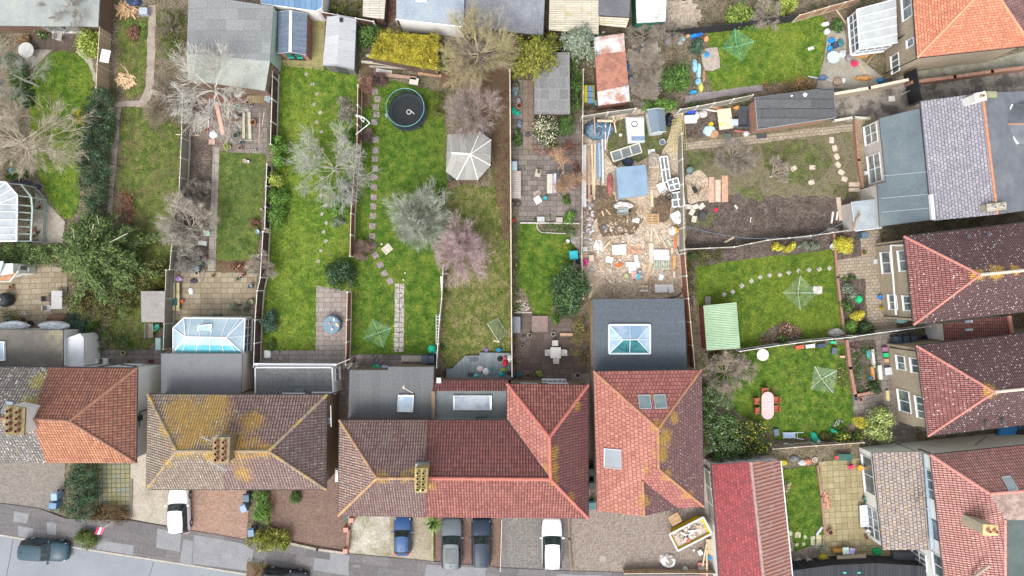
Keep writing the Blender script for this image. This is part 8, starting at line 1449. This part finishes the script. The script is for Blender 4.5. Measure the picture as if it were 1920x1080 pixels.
crumple('sand_heap','round heap of grey-brown sand on a plywood square','sand heap',1227,298,12,15,.5,mottle('sandh',[(.3,.25,.2),(.4,.35,.3)],3,16,.5,bump=.8),7,n=18);crumple('powder_patch','spilled white powder beside the tan stake','powder',1122,462,10,14,.06,plain((.55,.54,.53),.9),8);crumple('rubble_bag','white and orange rubble bag by the grey fence','bag',1262,432,8,9,.5,plain((.6,.56,.5),.6),12);crumple('rubble_bag','orange bag touching the white rubble bag','bag',1268,431,6,7,.45,plain((.6,.3,.05),.6),13);crumple('orange_strip','curled orange-red strip below the rubble bags','strip',1266,455,3,14,.15,plain((.5,.16,.06),.6),14);crumple('black_sheeting','black crumpled sheeting above the site shed','sheet',1178,303,11,9,.4,plain((.03,.045,.07),.3),15);crumple('pink_cloth','bright pink cloth by the left fence','cloth',1099,491,5,8,.3,plain((.65,.08,.3),.7),16);crumple('orange_net','orange crumpled netting near the buckets','net',1161,496,7,5,.2,plain((.5,.13,.04),.7),17)
crumple('bin_bag','black bags behind the resin shed','bag',1256,223,9,14,.6,plain((.02,.022,.03),.3),18);crumple('rubbish_sack','red and white sacks left of the site shed','sacks',1144,345,6,22,.5,leaf('sackm',(.5,.5,.5),(.4,.12,.08),(.08,.15,.3)),19,n=16);crumple('rubbish_sack','pinkish and white cement bags below the site shed','sacks',1170,385,20,8,.5,mottle('bags',[(.5,.2,.15),(.55,.54,.53),(.6,.59,.57),(.5,.35,.3)],1.8,8,.2,.7),20,n=18)
for i,(x,y,r,h,c,cin)in enumerate([(1173,518,.24,.35,(.45,.5,.1),(.4,.42,.3)),(1194,519,.28,.35,(.3,.45,.5),(.04,.4,.45)),(1199,510,.17,.3,(.2,.25,.3),(.3,.35,.4)),(1240,268,.28,.5,(.45,.5,.55),(.1,.12,.13)),(1132,427,.17,.3,(.12,.17,.24),(.15,.2,.26)),(1106,369,.14,.4,(.5,.42,.36),(.4,.12,.08)),(1163,254,.15,.2,(.5,.45,.4),(.55,.5,.45)),(1152,316,.14,.5,(.55,.5,.42),(.6,.55,.5)),(1109,505,.14,.3,(.3,.35,.45),(.35,.4,.5))]):bucket('%s on the building plot'%['yellow-green mixing bucket','turquoise mixing bucket','small grey bucket by the turquoise one','pale metal tub near the lattice','dark blue pail on wet soil','brown clay pipe end near the left stack','little pot near the tarpaulin','cream pot at the corner of the site shed','lilac-grey pail under the pink cloth'][i],x,y,r,h,c,cin)
t=thing('wheelbarrow','grey galvanised wheelbarrow tray below the site shed','wheelbarrow',P(1166,397));b=MB();b.loft([[(-.35,-.2,.3),(.35,-.2,.3),(.35,.2,.3),(-.35,.2,.3)],[(-.5,-.3,.6),(.5,-.3,.6),(.5,.3,.6),(-.5,.3,.6)],[(-.46,-.26,.6),(.46,-.26,.6),(.46,.26,.6),(-.46,.26,.6)],[(-.33,-.18,.34),(.33,-.18,.34),(.33,.18,.34),(-.33,.18,.34)]]);L(b,'tray',plain((.32,.36,.34),.45,.3),t);b=MB();b.beam((-.9,-.25,.5),(.6,-.12,.25),.04);b.beam((-.9,.25,.5),(.6,.12,.25),.04);L(b,'handles',BLACK,t);b=MB();b.tube((.65,-.05,.2),(.65,.05,.2),.2,n=12);L(b,'wheel',BLACK,t)
t=thing('trellis','yellow-brown wooden trellis leaning by the grey fence','trellis',P(1266,260));b=MB()
for i in range(9):b.beam((-.9+i*.22,-1.6+abs(i-4)*.12,.9),(-.5+i*.13,1.5,1.3),.03)
for i in range(11):b.beam((-.95+i*.03,-1.4+i*.28,.95+i*.03),(.9-i*.06,-1.2+i*.28,.95+i*.03),.03)
L(b,'lattice',plain((.42,.35,.14),.8),t)
t=thing('hose','black ribbed hose snaking along the plot edge to the flat roof','hose',P(1275,510));b=MB();hp=[P(*p,.1)-t.location for p in((1270,462),(1276,480),(1279,505),(1281,530),(1279,548),(1270,556),(1250,559))];b.path(hp,.05);L(b,'hose_run',BLACK,t);t=thing('cable_coil','coiled black cable hanging by the leaning windows','cable',P(1254,368,1.0));b=MB();b.torus((0,0,0),.35,.04,18,5);b.torus((-.3,0,.05),.5,.03,18,5);b.torus((.05,0,.08),.28,.04,18,5);L(b,'coil',BLACK,t)
heap_obj('rubble','scattered stones and household rubbish along the left fence of the plot','rubble',1103,425,11,55,170,.2,leaf('rub',(.45,.4,.35),(.2,.15,.12),(.5,.5,.52)),6,.15,.5,1,kind='stuff');heap_obj('rubble','fine debris scattered over the building plot','rubble',1190,480,82,78,800,.12,leaf('rub2',(.45,.37,.3),(.3,.2,.14),(.6,.57,.53)),7,.02,.5,1.6,kind='stuff');heap_obj('brick_rubble','broken brick heap beside the white bag stack','rubble',1187,468,16,9,40,.18,plain((.42,.24,.16),.9,0,.3,5),8,.1,.5,1.3,kind='stuff')
heap_obj('dry_weeds','dead weeds and roots over the wet soil of the plot','weeds',1150,400,50,28,300,.14,plain((.16,.12,.07),.9,0,.4,6),9,.12,.2,2,kind='stuff')
# dug garden
for q in([(1286,285),(1335,282),(1345,300),(1320,318),(1288,322)],[(1425,275),(1470,262),(1545,268),(1560,300),(1520,360),(1470,335),(1430,310)],[(1385,350),(1430,352),(1425,380),(1390,372)],[(1560,345),(1600,350),(1590,372),(1560,366)],[(1292,405),(1345,400),(1335,425),(1298,425)]):ST('lawn',smooth_poly(rag(q,6,9,3)),.016,Mgr5)
bare_tree('grey fallen bare shrub in the dug garden',1378,295,42,1.8,12,3,(.38,.33,.28),seed=230,elev=(0,.6));bare_tree('pale toppled shrub with exposed stem in the dug garden',1452,328,34,1.4,7,3,(.45,.38,.3),seed=231,elev=(0,.5),az=(-.5,1.6),rmin=.014)
for i,(x,y,w_,l,c)in enumerate([(1334,356,.55,2.4,(.42,.27,.2)),(1346,358,.5,2.1,(.46,.35,.27)),(1359,354,.6,2.5,(.4,.24,.17))]):slab_at('%s strip of laid red pavers in the dug garden'%['left','middle','right'][i],x,y,0,w_,l,.04,c,None,'paver_strip','paving',seed=-1)
ST('sand_patch',smooth_poly(rag([(1284,330),(1310,318),(1328,335),(1330,375),(1290,382)],2,9,3)),.02,Msand)
for i,(x,y)in enumerate([(1559,263),(1565,278),(1569,294),(1571,309),(1577,323),(1583,336),(1523,314),(1521,342),(1488,316)]):slab_at('pinkish stepping stone in the dug garden, %s'%(ORD[i]+' down the right-hand line' if i<6 else['upper square one','round one under the square one','round one left of the line'][i-6]),x,y,15*i,.42,.55,.04,(.44,.36,.3),'stepping stones of the dug garden',seed=i)
for i,(x,y)in enumerate([(1290,388),(1303,388),(1315,387),(1297,398),(1301,411)]):slab_at('cream broken slab in the pile by the grey fence, %s'%['far left','upper middle','upper right','centre','lowest'][i],x,y,20*i,.6,.45,.12,(.46,.42,.36),'broken slabs piled by the fence',seed=-1,z=.02+i*.01)
crumple('rubble_sack','black sacks with a cream slab by the slab pile','sacks',1318,404,8,10,.4,plain((.06,.06,.065),.5),21);crumple('red_bag','red bag on white paper in the dug garden','bag',1343,393,4,4,.2,plain((.55,.02,.06),.5),22);bucket('grey-green mesh bin in the dug garden',1291,322,.36,.6,(.12,.17,.18),(.15,.2,.2));t=thing('petrol_strimmer','black garden machine lying on the sand patch','strimmer',P(1302,356));b=MB();b.box(0,0,.12,.35,.6,.22,R(30));L(b,'engine',BLACK,t);b=MB();b.path([(-.2,.3,.15),(-.5,.6,.5)],.03);b.path([(.1,-.2,.15),(.3,-.5,.1),(.6,.3,.1)],.03);L(b,'shaft',DGREY,t)
for i,(x,y,r,l,w_,c)in enumerate([(1574,392,8,2.2,.4,(.4,.32,.25)),(1560,408,-8,1.1,.16,(.55,.53,.5)),(1569,405,-8,.8,.16,(.55,.53,.5)),(1562,432,85,1.1,.4,(.33,.29,.24)),(1367,450,-60,1.0,.18,(.45,.35,.24)),(1407,412,-10,.5,.06,(.5,.5,.48)),(1459,303,-75,.6,.08,(.5,.52,.5)),(1380,388,40,.4,.2,(.5,.47,.42)),(1601,346,90,1.0,.4,(.44,.34,.26)),(1601,356,90,1.0,.35,(.46,.36,.28))]):plank('%s at the dug garden'%['old split trunk','taller white stake at the corner','shorter white stake at the corner','grey stacked boards in the lower right corner','broken tan board near the rail fence','tiny white stick','grey hand-tool handle','small cream scrap','upper timber step by the bungalow','lower timber step by the bungalow'][i],x,y,r,l,w_,.08,c)
b=MB();b.path([P(*p)for p in((1283,424,1.7),(1340,438,1.4),(1400,447,1.3),(1520,446,1.3),(1598,410,2.2))],.018);o=b.build('blue_rope',plain((.12,.2,.28),.5),None);tag(o,'blue rope strung across the dug garden to the rail fence','rope')
heap_obj('soil_clods','clods and roots over the dug dark soil','soil',1450,410,150,34,420,.12,plain((.085,.065,.055),.95,0,.45,6),10,.08,.5,1.4,kind='stuff');t=thing('ride_on_toy','white and purple ride-on toy by the bungalow window','toy',P(1627,325));b=MB();b.loft([[(-.45,-.2,.1),(.4,-.2,.1),(.4,.2,.1),(-.45,.2,.1)],[(-.35,-.15,.45),(.3,-.15,.5),(.3,.15,.5),(-.35,.15,.45)]]);L(b,'body',plain((.6,.6,.62),.4),t);b=MB();b.box(.15,0,.5,.2,.25,.1);L(b,'seat',plain((.2,.03,.15)),t)
boxy('doormat','black mat at the bungalow back step','mat',1631,362,10,18,.04,(.02,.03,.04));crumple('yellow_tool','yellow-orange tool head by the pale lean-to','tool',1590,388,5,4,.3,plain((.6,.3,.02)),23)
# garden with green-roofed shed
t,f_,c_=SB('corrugated_shed','dark red shed with pale green corrugated roof','shed',[(1319,573),(1381,567),(1388,653),(1325,657)],[2.0,2.3,2.3,2.0],planks('sh_red',(.2,.04,.04),(.26,.07,.06),.15),NT('c')and(lambda t_:(t_.bump(t_.math('SINE',t_.math('MULTIPLY',(lambda s_:(t_.set(s_.inputs[0],t_.uv()),s_.outputs[0])[1])(t_.n('SeparateXYZ')),40)),.8,.05),t_.out(t_.ramp(t_.noise(1.2,5),[(.3,(.24,.36,.22)),(.7,(.34,.46,.31))]),.6))[1])(NT('corrugated_green')),.1,.06)
K=[(1374,547),(1358,541+11),(1343,552),(1391,536),(1409,527),(1425,520),(1443,516),(1462,515),(1479,511),(1497,508),(1517,506),(1536,505),(1555,503),(1327,564)]
for i,(x,y)in enumerate(sorted(K)[2:]):slab_at('diamond-set stepping stone curving over the square lawn, %s from the left'%ORD[i],x,y,45,.36,.36,.03,(.34,.30,.27),'stepping stones curving over the square lawn',seed=-1)
slab_at('double grey slab at the shed corner on the square lawn',1327,564,0,.5,.8,.05,(.3,.27,.28),None,'flat_stone','paving slab',seed=-1);slab_at('round pale slab right of the clothes line',1533,544,0,.8,.7,.06,(.45,.4,.37),None,'flat_stone','paving slab',seed=5)
airer('silver-armed clothes line on the square lawn of stepping stones',1485,549,1.55,0,(.42,.5,.44),9);airer('white-armed clothes line beside the oval pink table',1528,707,1.45,35,(.6,.62,.64),9)
bush('acid yellow shrub on the rail fence, left part',1462,461,20,10,1.0,LEAF['yellow'],size=.14,seed=240);bush('acid yellow shrub on the rail fence, right part',1485,463,16,12,1.0,LEAF['yellow'],size=.14,seed=241);bush('grey-green shrub right of the acid yellow shrub',1520,461,28,10,.9,LEAF['grey'],size=.11,seed=242);bush('large golden shrub in the corner by the pale paving',1587,462,22,25,1.6,LEAF['yellow'],size=.15,seed=243);hedge('mixed shrubs in the border under the rail fence',rag([(1292,475),(1360,470),(1362,488),(1305,500),(1308,550),(1294,560)],4,9,6),.8,LEAF['olive'],.14,244,dens=2.6);bush('small dark green bush at the left end of that border',1300,480,12,9,1.0,LEAF['mid'],size=.12,seed=245)
bush('star-shaped green plant in the half-moon bed',1468,634,14,13,.7,LEAF['mid'],size=.22,seed=246,tiltn=1);hedge('low brown planting round the half-moon bed',rag([(1425,640),(1450,612),(1475,606),(1498,618),(1508,636),(1470,644)],2,8,5),.3,LEAF['heath'],.11,247,dens=1.6,flower=LEAF['cream'],fl=.06);crumple('stone_ornament','grey oval covered ornament right of the half-moon bed','ornament',1570,624,16,9,.6,plain((.33,.31,.29),.8),24)
for i,(x,y,rx,ry,h,m)in enumerate([(1597,548,14,20,1.1,'grey'),(1590,575,14,17,.9,'mid'),(1611,590,17,14,1.4,'yellow'),(1600,612,15,17,1.3,'bright'),(1630,616,20,18,1.5,'dark'),(1594,522,18,8,.6,'mid')]):bush('%s in the bed left of the upper maroon-roofed house'%['silvery shrub','mid-green shrub under the silvery one','bright yellow shrub','lime-green shrub below the yellow one','dark green dome shrub','leafy pots row'][i],x,y,rx,ry,h,LEAF[m],size=.13,seed=250+i)
crumple('green_tub','bright green tub in the shrub bed','tub',1612,561,7,8,.4,plain((.02,.42,.16)),25);bucket('blue water tub at the upper maroon-roofed house wall',1647,557,.2,.3,(.03,.15,.5),(.03,.2,.6));pot('yellow pot at the foot of the upper buff wall',1650,578,.17,.3,(.5,.38,.04),'yellow');boxy('square_bin','slate-blue square bin at the bungalow fence corner','bin',1623,441,13,11,.9,(.08,.13,.18));bucket('white round stone ball at the rail fence',1558,462,.25,.4,(.45,.45,.5),(.5,.5,.55),name='stone_pot',cat='ornament',group=None);boxy('small_panel','light grey drain box in the pale paving','box',1642,490,7,9,.15,(.4,.43,.45));pot('small green pot below the golden shrub',1618,474,.2,.3,TERRA,'bright');crumple('teal_cloth','teal and white washing at the side wall','washing',1692,602,12,5,.4,plain((.3,.5,.5)),26)
# garden with oval table
pk=(.52,.34,.34);table('oval pink garden table with orange chairs round it',1434,758,.56,1.28,'oval',pk)
for i,(x,y,r)in enumerate([(1430,731,0),(1415,750,90),(1416,768,90),(1450,748,-90),(1450,764,-90)]):chair('orange wooden chair at the oval pink table, %s'%['at its top end','upper left','lower left','upper right','lower right'][i],x,y,r,(.30,.085,.045),.52,.5)
table('round white table against the grey fence',1425,664,.55,.55,'round',(.58,.55,.5));bush('big yellow-green euphorbia at the lower maroon-roofed house',1662,801,38,38,2.2,leaf('leaf_eu',(.22,.3,.06),(.36,.44,.12),(.55,.6,.28)),size=.2,seed=260);bush('golden-leaved shrub left of the big euphorbia',1618,793,17,14,1.1,LEAF['yellow'],size=.13,seed=261);bush('dark green yellow-flowered shrub above the rail fence',1595,822,34,16,1.2,LEAF['mid'],size=.14,seed=262,flower=LEAF['yellow'],fl=.08);bush('low shrub left of the yellow-flowered shrub',1552,820,18,10,.8,LEAF['olive'],size=.13,seed=263)
hedge('dense wild shrubbery between the red house and the lawns',rag([(1323,720),(1352,715),(1380,760),(1388,795),(1395,840),(1385,862),(1330,868),(1324,800)],6,12,6),1.9,LEAF['mid'],.15,264,dens=4.2,flower=LEAF['grey'],fl=.15);hedge('dark shrubs with yellow flowers above the white garage gable',rag([(1372,800),(1400,790),(1440,800),(1448,830),(1440,856),(1385,862)],5,10,6),1.7,LEAF['dark'],.14,265,dens=4.4,flower=LEAF['yellow'],fl=.12);bush('green ivy mass at the foot of the pale green roofed shed',1345,672,28,16,1.2,LEAF['olive'],size=.13,seed=266);bare_tree('sprawling pale bare shrub over the wild shrubbery',1365,700,46,2.4,12,3,(.45,.37,.3),seed=267);bare_tree('second bare shrub reaching toward the oval table',1395,690,30,1.8,10,3,(.45,.38,.3),seed=268)
hedge('mixed plants in the bed by the brick retaining wall',rag([(1598,645),(1640,640),(1648,735),(1610,738)],3,9,6),.4,LEAF['mid'],.12,269,dens=1.4,flower=LEAF['pink'],fl=.06);bush('round dark bush at the lower end of that bed',1646,728,16,14,1.1,LEAF['dark'],size=.12,seed=270);spiky('purple spiky cordyline in the planted bed',1607,650,14,leaf('leaf_cord',(.2,.1,.13),(.3,.18,.2)),.6,30,7);hedge('weedy strip left of the brick retaining wall',rag([(1570,672),(1588,668),(1592,715),(1580,735),(1570,700)],3,8,6),.2,LEAF['olive'],.1,271,dens=1.5,flower=LEAF['cream'],fl=.05)
bike('silver scooter-like bicycle on the lawn near the euphorbia',1572,795,-65,(.5,.52,.54),.8);crumple('green_slide','green toy slide tipped over on the lawn edge','slide',1565,809,9,4,.4,plain((.02,.35,.2)),27,rz=-30)
for i,(x,y,sx,sy,c,r,n)in enumerate([(1565,658,9,13,(.08,.1,.13),-10,'dark folding chair by the grey fence'),(1500,651,15,7,(.45,.1,.05),8,'red tray hanging on the grey fence'),(1520,649,17,7,(.5,.5,.5),8,'white tray hanging on the grey fence'),(1541,648,17,7,(.04,.06,.1),8,'navy tray hanging on the grey fence'),(1563,642,10,5,(.03,.4,.2),0,'green tray by the folding chair'),(1456,811,10,13,(.1,.13,.17),10,'dark grey lounger end on the lower lawn edge'),(1651,698,7,27,(.5,.5,.47),5,'white water trough beside the lower house'),(1660,655,10,8,(.25,.12,.18),0,'purple crate at the lower house wall'),(1662,666,9,8,(.02,.4,.15),0,'green crate at the lower house wall'),(1663,676,9,7,(.4,.25,.15),0,'tan crate at the lower house wall'),(1667,696,14,14,(.45,.46,.47),5,'white machine at the lower house wall'),(1665,742,6,20,(.45,.4,.2),3,'yellow and white kneeling board'),(1629,664,7,15,(.06,.25,.25),5,'teal sledge in the planted bed'),(1638,672,5,34,(.5,.48,.46),5,'white post strip beside the bed'),(1637,700,6,26,(.4,.2,.08),5,'rusty trough beside the bed'),(1634,709,5,6,(.03,.2,.5),0,'small blue tub in the bed'),(1580,669,9,4,(.45,.3,.22),0,'single pink brick on the wall end')]):boxy('garden_item',n,'garden item',x,y,sx,sy,.35,c,r)
for i,x in enumerate((1674,1688,1702)):wbin('dark blue-grey wheelie bin in the gap, %s of three'%['left','middle','right'][i],x,636-i,5,(.05,.07,.1))
for i,(x,y,r,c)in enumerate([(1602,747,.17,(.1,.15,.35)),(1611,748,.2,TERRA),(1617,745,.12,(.5,.5,.48)),(1733,632,.22,(.02,.04,.3))]):pot(['blue-rimmed pot at the brick wall foot','terracotta pot at the brick wall foot','small white pot at the brick wall foot','royal blue tub in the gap between houses'][i],x,y,r,.32,c)
t=thing('deck_chair','blue and white reclining chair frame above the garage gable','lounger',P(1483,815));b=MB();b.path([(-.9,-.25,.3),(.2,-.2,.35),(.9,-.3,.7)],.03);b.path([(-.9,.25,.3),(.2,.25,.35),(.9,.35,.7)],.03)
for i in range(7):b.tube((-.85+i*.22,-.25,.32),(-.85+i*.22,.27,.32),.02)
L(b,'frame',plain((.5,.54,.6),.4),t);b=MB();b.box(-.3,0,.34,1.0,.4,.03);L(b,'cloth',plain((.2,.27,.4)),t)
crumple('parasol_cover','green and white folded parasol lying above the rail fence','parasol',1528,820,6,11,.4,plain((.02,.4,.25)),28,rz=20);crumple('parasol_cover','white ruffled lower half of the folded parasol','parasol',1535,830,6,7,.35,plain((.5,.53,.55)),29);pot('cream pot beside the white pail above the rail fence',1462,832,.17,.3,(.5,.42,.3));bucket('white pail above the rail fence',1472,833,.25,.4,(.5,.52,.55),(.5,.52,.55))
for i,(x,y,c,n)in enumerate([(1490,860,(.15,.16,.17),'grey plastic heap'),(1505,868,(.45,.45,.45),'white pot heap'),(1516,866,(.5,.2,.12),'terracotta shards'),(1471,868,(.5,.48,.05),'yellow-green flowering clump')]):crumple('corner_clutter','%s at the top of the narrow lawn'%n,'clutter',x,y,9-i,6,.35,plain(c),130+i)
t=thing('hose','coiled cream hose at the top of the mossy patio','hose',P(1528,862,.1));b=MB();b.torus((0,0,0),.22,.04,16,5);b.torus((0,0,.06),.1,.03,12,5);L(b,'coil',plain((.5,.44,.36)),t);spiky('dry pampas grass beside the garage roof',1478,915,12,LEAF['straw'],.8,50,9)
t=thing('green_barrow','dark green barrow with a red toy by the patio top','barrow',P(1577,855));b=MB();b.loft([[(-.5,-.2,.2),(.6,-.2,.2),(.6,.2,.2),(-.5,.2,.2)],[(-.7,-.3,.55),(.8,-.3,.55),(.8,.3,.55),(-.7,.3,.55)]]);L(b,'tray',plain((.03,.1,.08)),t);b=MB();b.box(-.7,0,.6,.3,.3,.15);L(b,'toy_part',plain((.5,.05,.05)),t)
chair('small crimson child chair on the mossy patio',1591,873,20,(.5,.03,.1),.4,.35);chair('small orange child chair on the mossy patio',1608,875,-30,(.6,.3,.02),.42,.35);bucket('round green lid tub by the patio window',1619,934,.22,.4,(.03,.13,.12),(.05,.15,.14));oldframe('white-blue metal bench frame by the patio doors',1622,967,3,.9,1.9,3,5,.4,(.5,.55,.6),False,'bench','metal_bench');pot('large terracotta urn at the lawn corner of the patio',1553,995,.25,.5,(.36,.17,.11));pot('small pot beside the patio doors',1622,1006,.18,.3,(.3,.2,.12));bucket('white pole-base at the patio door',1622,993,.2,.6,(.58,.58,.56),(.6,.6,.58));heap_obj('brick_stack','small stack of red bricks at the patio edge','bricks',1548,938,6,16,14,.24,plain((.42,.2,.14),.9),3,.1,.5,1.2)
for i,(x,y,s)in enumerate([(1481,1000,.45),(1496,1003,.5),(1510,1007,.3),(1507,1020,.3),(1494,1021,.3),(1483,1030,.3),(1524,1009,.4),(1524,1018,.4)]):slab_at('cream round stepping stone at the foot of the narrow lawn, %s'%['far left','large one right of it','small upper one','small lower right one','small lower middle one','lowest by the garage','upper of the right pair','lower of the right pair'][i],x,y,0,s,s,.03,(.42,.4,.28),'round stones at the narrow lawn foot',seed=i)
plank('broad cream slab joining lawn and patio',1535,1013,0,1.0,.5,.04,(.45,.4,.26));plank('blue-white folded board on the lawn edge',1536,995,-35,.9,.2,.1,(.4,.45,.52));slab_at('square weathered slab at the garage side',1496,1056,40,.9,.9,.12,(.32,.3,.26),None,'flat_stone','paving slab',seed=-1);bucket('white round table base near the black fence',1514,1049,.28,.6,(.45,.47,.48),(.5,.5,.5));spiky('grey-green agave in the patio corner',1543,1031,14,LEAF['grey'],.7,30,11);bush('golden bush at the black fence',1547,1052,12,13,.8,LEAF['yellow'],size=.12,seed=280);pot('dark pot by the garden bench steps',1561,1060,.2,.3,(.06,.05,.05));pot('black pot by the low table',1625,1058,.22,.3,(.03,.03,.04));bush('rusty plant at the patio foot',1640,1050,10,12,.5,LEAF['heath'],size=.1,seed=281);crumple('green_bag','deep green bag beside the white house','bag',1646,1035,9,8,.4,plain((.01,.28,.1)),33)
table('pale wooden garden table with papers near the black fence',1590,1046,1.35,.55,'rect',(.45,.36,.24),4);boxy('book','open white and aqua magazine on the pale wooden table','magazine',1586,1033,12,13,.03,(.45,.58,.55),5,.74);boxy('book','lilac magazine on the pale wooden table','magazine',1598,1034,10,12,.03,(.35,.3,.5),-8,.74);plank('orange board behind the pale wooden table',1568,1029,88,1.0,.3,.5,(.4,.2,.04));boxy('planter_box','big grey block planter by the white doors','planter',1698,1048,44,22,.7,(.09,.1,.12))
car('bright blue car half hidden at the right edge behind the white wall',1903,818,75,(.03,.22,.55),4.0,1.75,1.45)
t,f_,c_=SB('black_lean_to','black slatted timber roof along the bottom right edge','lean-to',[(1484,1070),(1560,1060),(1640,1056),(1742,1062),(1760,1180),(1480,1180)],2.2,BBLK,planks('black_slats',(.03,.032,.04),(.05,.052,.06),.28,gap=(.008,.008,.01),ln=9),.1,.08)
for i,x in enumerate((1584,1611)):boxy('lamp_cap','teal light fitting on the black slatted roof, %s'%['left','right'][i],'light fitting',x,1074,6,3,.05,(.05,.4,.35),0,2.22)
t=thing('skip','yellow builders skip lined in white and heaped with rubble','skip',P(1288,992));t.rotation_euler=(0,0,R(27));b=MB();o_=[(-1.75,-.85),(1.75,-.85),(1.75,.85),(-1.75,.85)];i_=[(-1.3,-.75),(1.3,-.75),(1.3,.75),(-1.3,.75)];b.loft([[(x,y,.05)for x,y in i_],[(x*1.0,y,1.25)for x,y in o_],[(x*.95,y*.9,1.25)for x,y in o_],[(x,y*.9,.7)for x,y in i_]]);L(b,'body',plain((.5,.36,.01),.5),t)
b=MB()
for a,c in zip(o_,o_[1:]+o_[:1]):b.beam((*a,1.28),(*c,1.28),.14,.08)
L(b,'rim',plain((.58,.58,.58),.5),t);b=MB();b.box(0,0,.95,3.0,1.4,.1);L(b,'load_base',mottle('load',[(.35,.3,.26),(.5,.47,.44)],3,9,.4),t);b=heap(MB(),0,0,1.4,.65,120,.2,5,1.0,.25,.5,1.3);lo=L(b,'rubble_load',leaf('load2',(.5,.48,.45),(.4,.28,.18),(.55,.54,.53)),t);lo['kind']='stuff'
for i,(x,y,r,l)in enumerate([(-.4,.1,40,1.1),(-.1,0,100,.9),(.3,.2,70,.9),(-.5,-.1,130,.7)]):b=MB();b.box(x,y,1.35,.14,l,.06,R(r));L(b,'white_board',plain((.6,.6,.6),.5),t)
b=MB();b.box(-.5,-.35,1.32,.35,.25,.15,.5);L(b,'red_scrap',plain((.5,.08,.06)),t)
pallet('tan pallet propped on the skip',1265,973,30,1.0,.9,z=.9);crumple('bulk_bag','open white rubble bag on the block drive','bulk bag',1254,1053,15,13,.5,plain((.6,.6,.61),.6),34);b=MB();b.lathe(0,0,[(.36,.5),(.3,.52),(.01,.53)],10,False,False);b.build('bag_contents',plain((.22,.2,.17),.9),bpy.data.objects['bulk_bag'],rel=False);plank('pale bar above the open rubble bag',1245,1042,95,.8,.2,.08,(.5,.45,.4));bucket('white bucket near the brown hoarding',1283,1064,.22,.35,(.6,.6,.6),(.5,.52,.52));bucket('tiny white cup on the block drive',1300,1031,.1,.15,(.6,.6,.58),(.6,.6,.58))
for i,(x,y,r,l,w_,c,z)in enumerate([(1330,1026,3,1.5,.62,(.42,.34,.24),.5),(1321,1040,-10,2.2,.12,(.5,.4,.26),.6),(1318,1058,88,1.0,.3,(.55,.22,.22),.2),(1319,1066,85,1.0,.3,(.55,.5,.5),.15),(1318,1075,85,.7,.2,(.5,.12,.1),.2),(1338,1032,30,.6,.4,(.55,.55,.55),.3),(1313,1036,30,.5,.4,(.5,.5,.5),.3),(1330,1044,40,.5,.3,(.02,.18,.4),.5),(1325,1055,0,2.4,.14,(.48,.38,.22),.7)]):plank('%s beside the grey garage fence'%['wide plywood board','slanting tan lath','pink plastic sheet','white plastic sheet','red plastic scrap','white square panel','grey-white square panel','blue triangle of sheeting','upright tan lath'][i],x,y,r,l,w_,.06,c,z=z)
for i,(x,y)in enumerate([(1108,942),(1107,880),(1108,905)]):wbin(['dark teal wheelie bin in the narrow passage mouth','black wheelie bin deep in the narrow passage','second black wheelie bin in the narrow passage'][i],x,y,5,[(.03,.1,.12),(.02,.025,.03),(.02,.025,.03)][i])
g_=np.random.default_rng(5);q_=g_.uniform((-50,-28),(50,29),(60000,2));V,F=leaves(np.concatenate([q_,np.full((len(q_),1),-.012)],1),np.full(len(q_),.01),len(q_),.16,3,aspect=.5,up=3,tiltn=.12)
V[:,2]=np.clip(V[:,2]*.2-.014,-.017,-.0125);tag(np_obj('ground_litter',V,F,leaf('litter',(.05,.07,.02),(.14,.11,.07),(.24,.19,.14),.9)),kind='stuff')
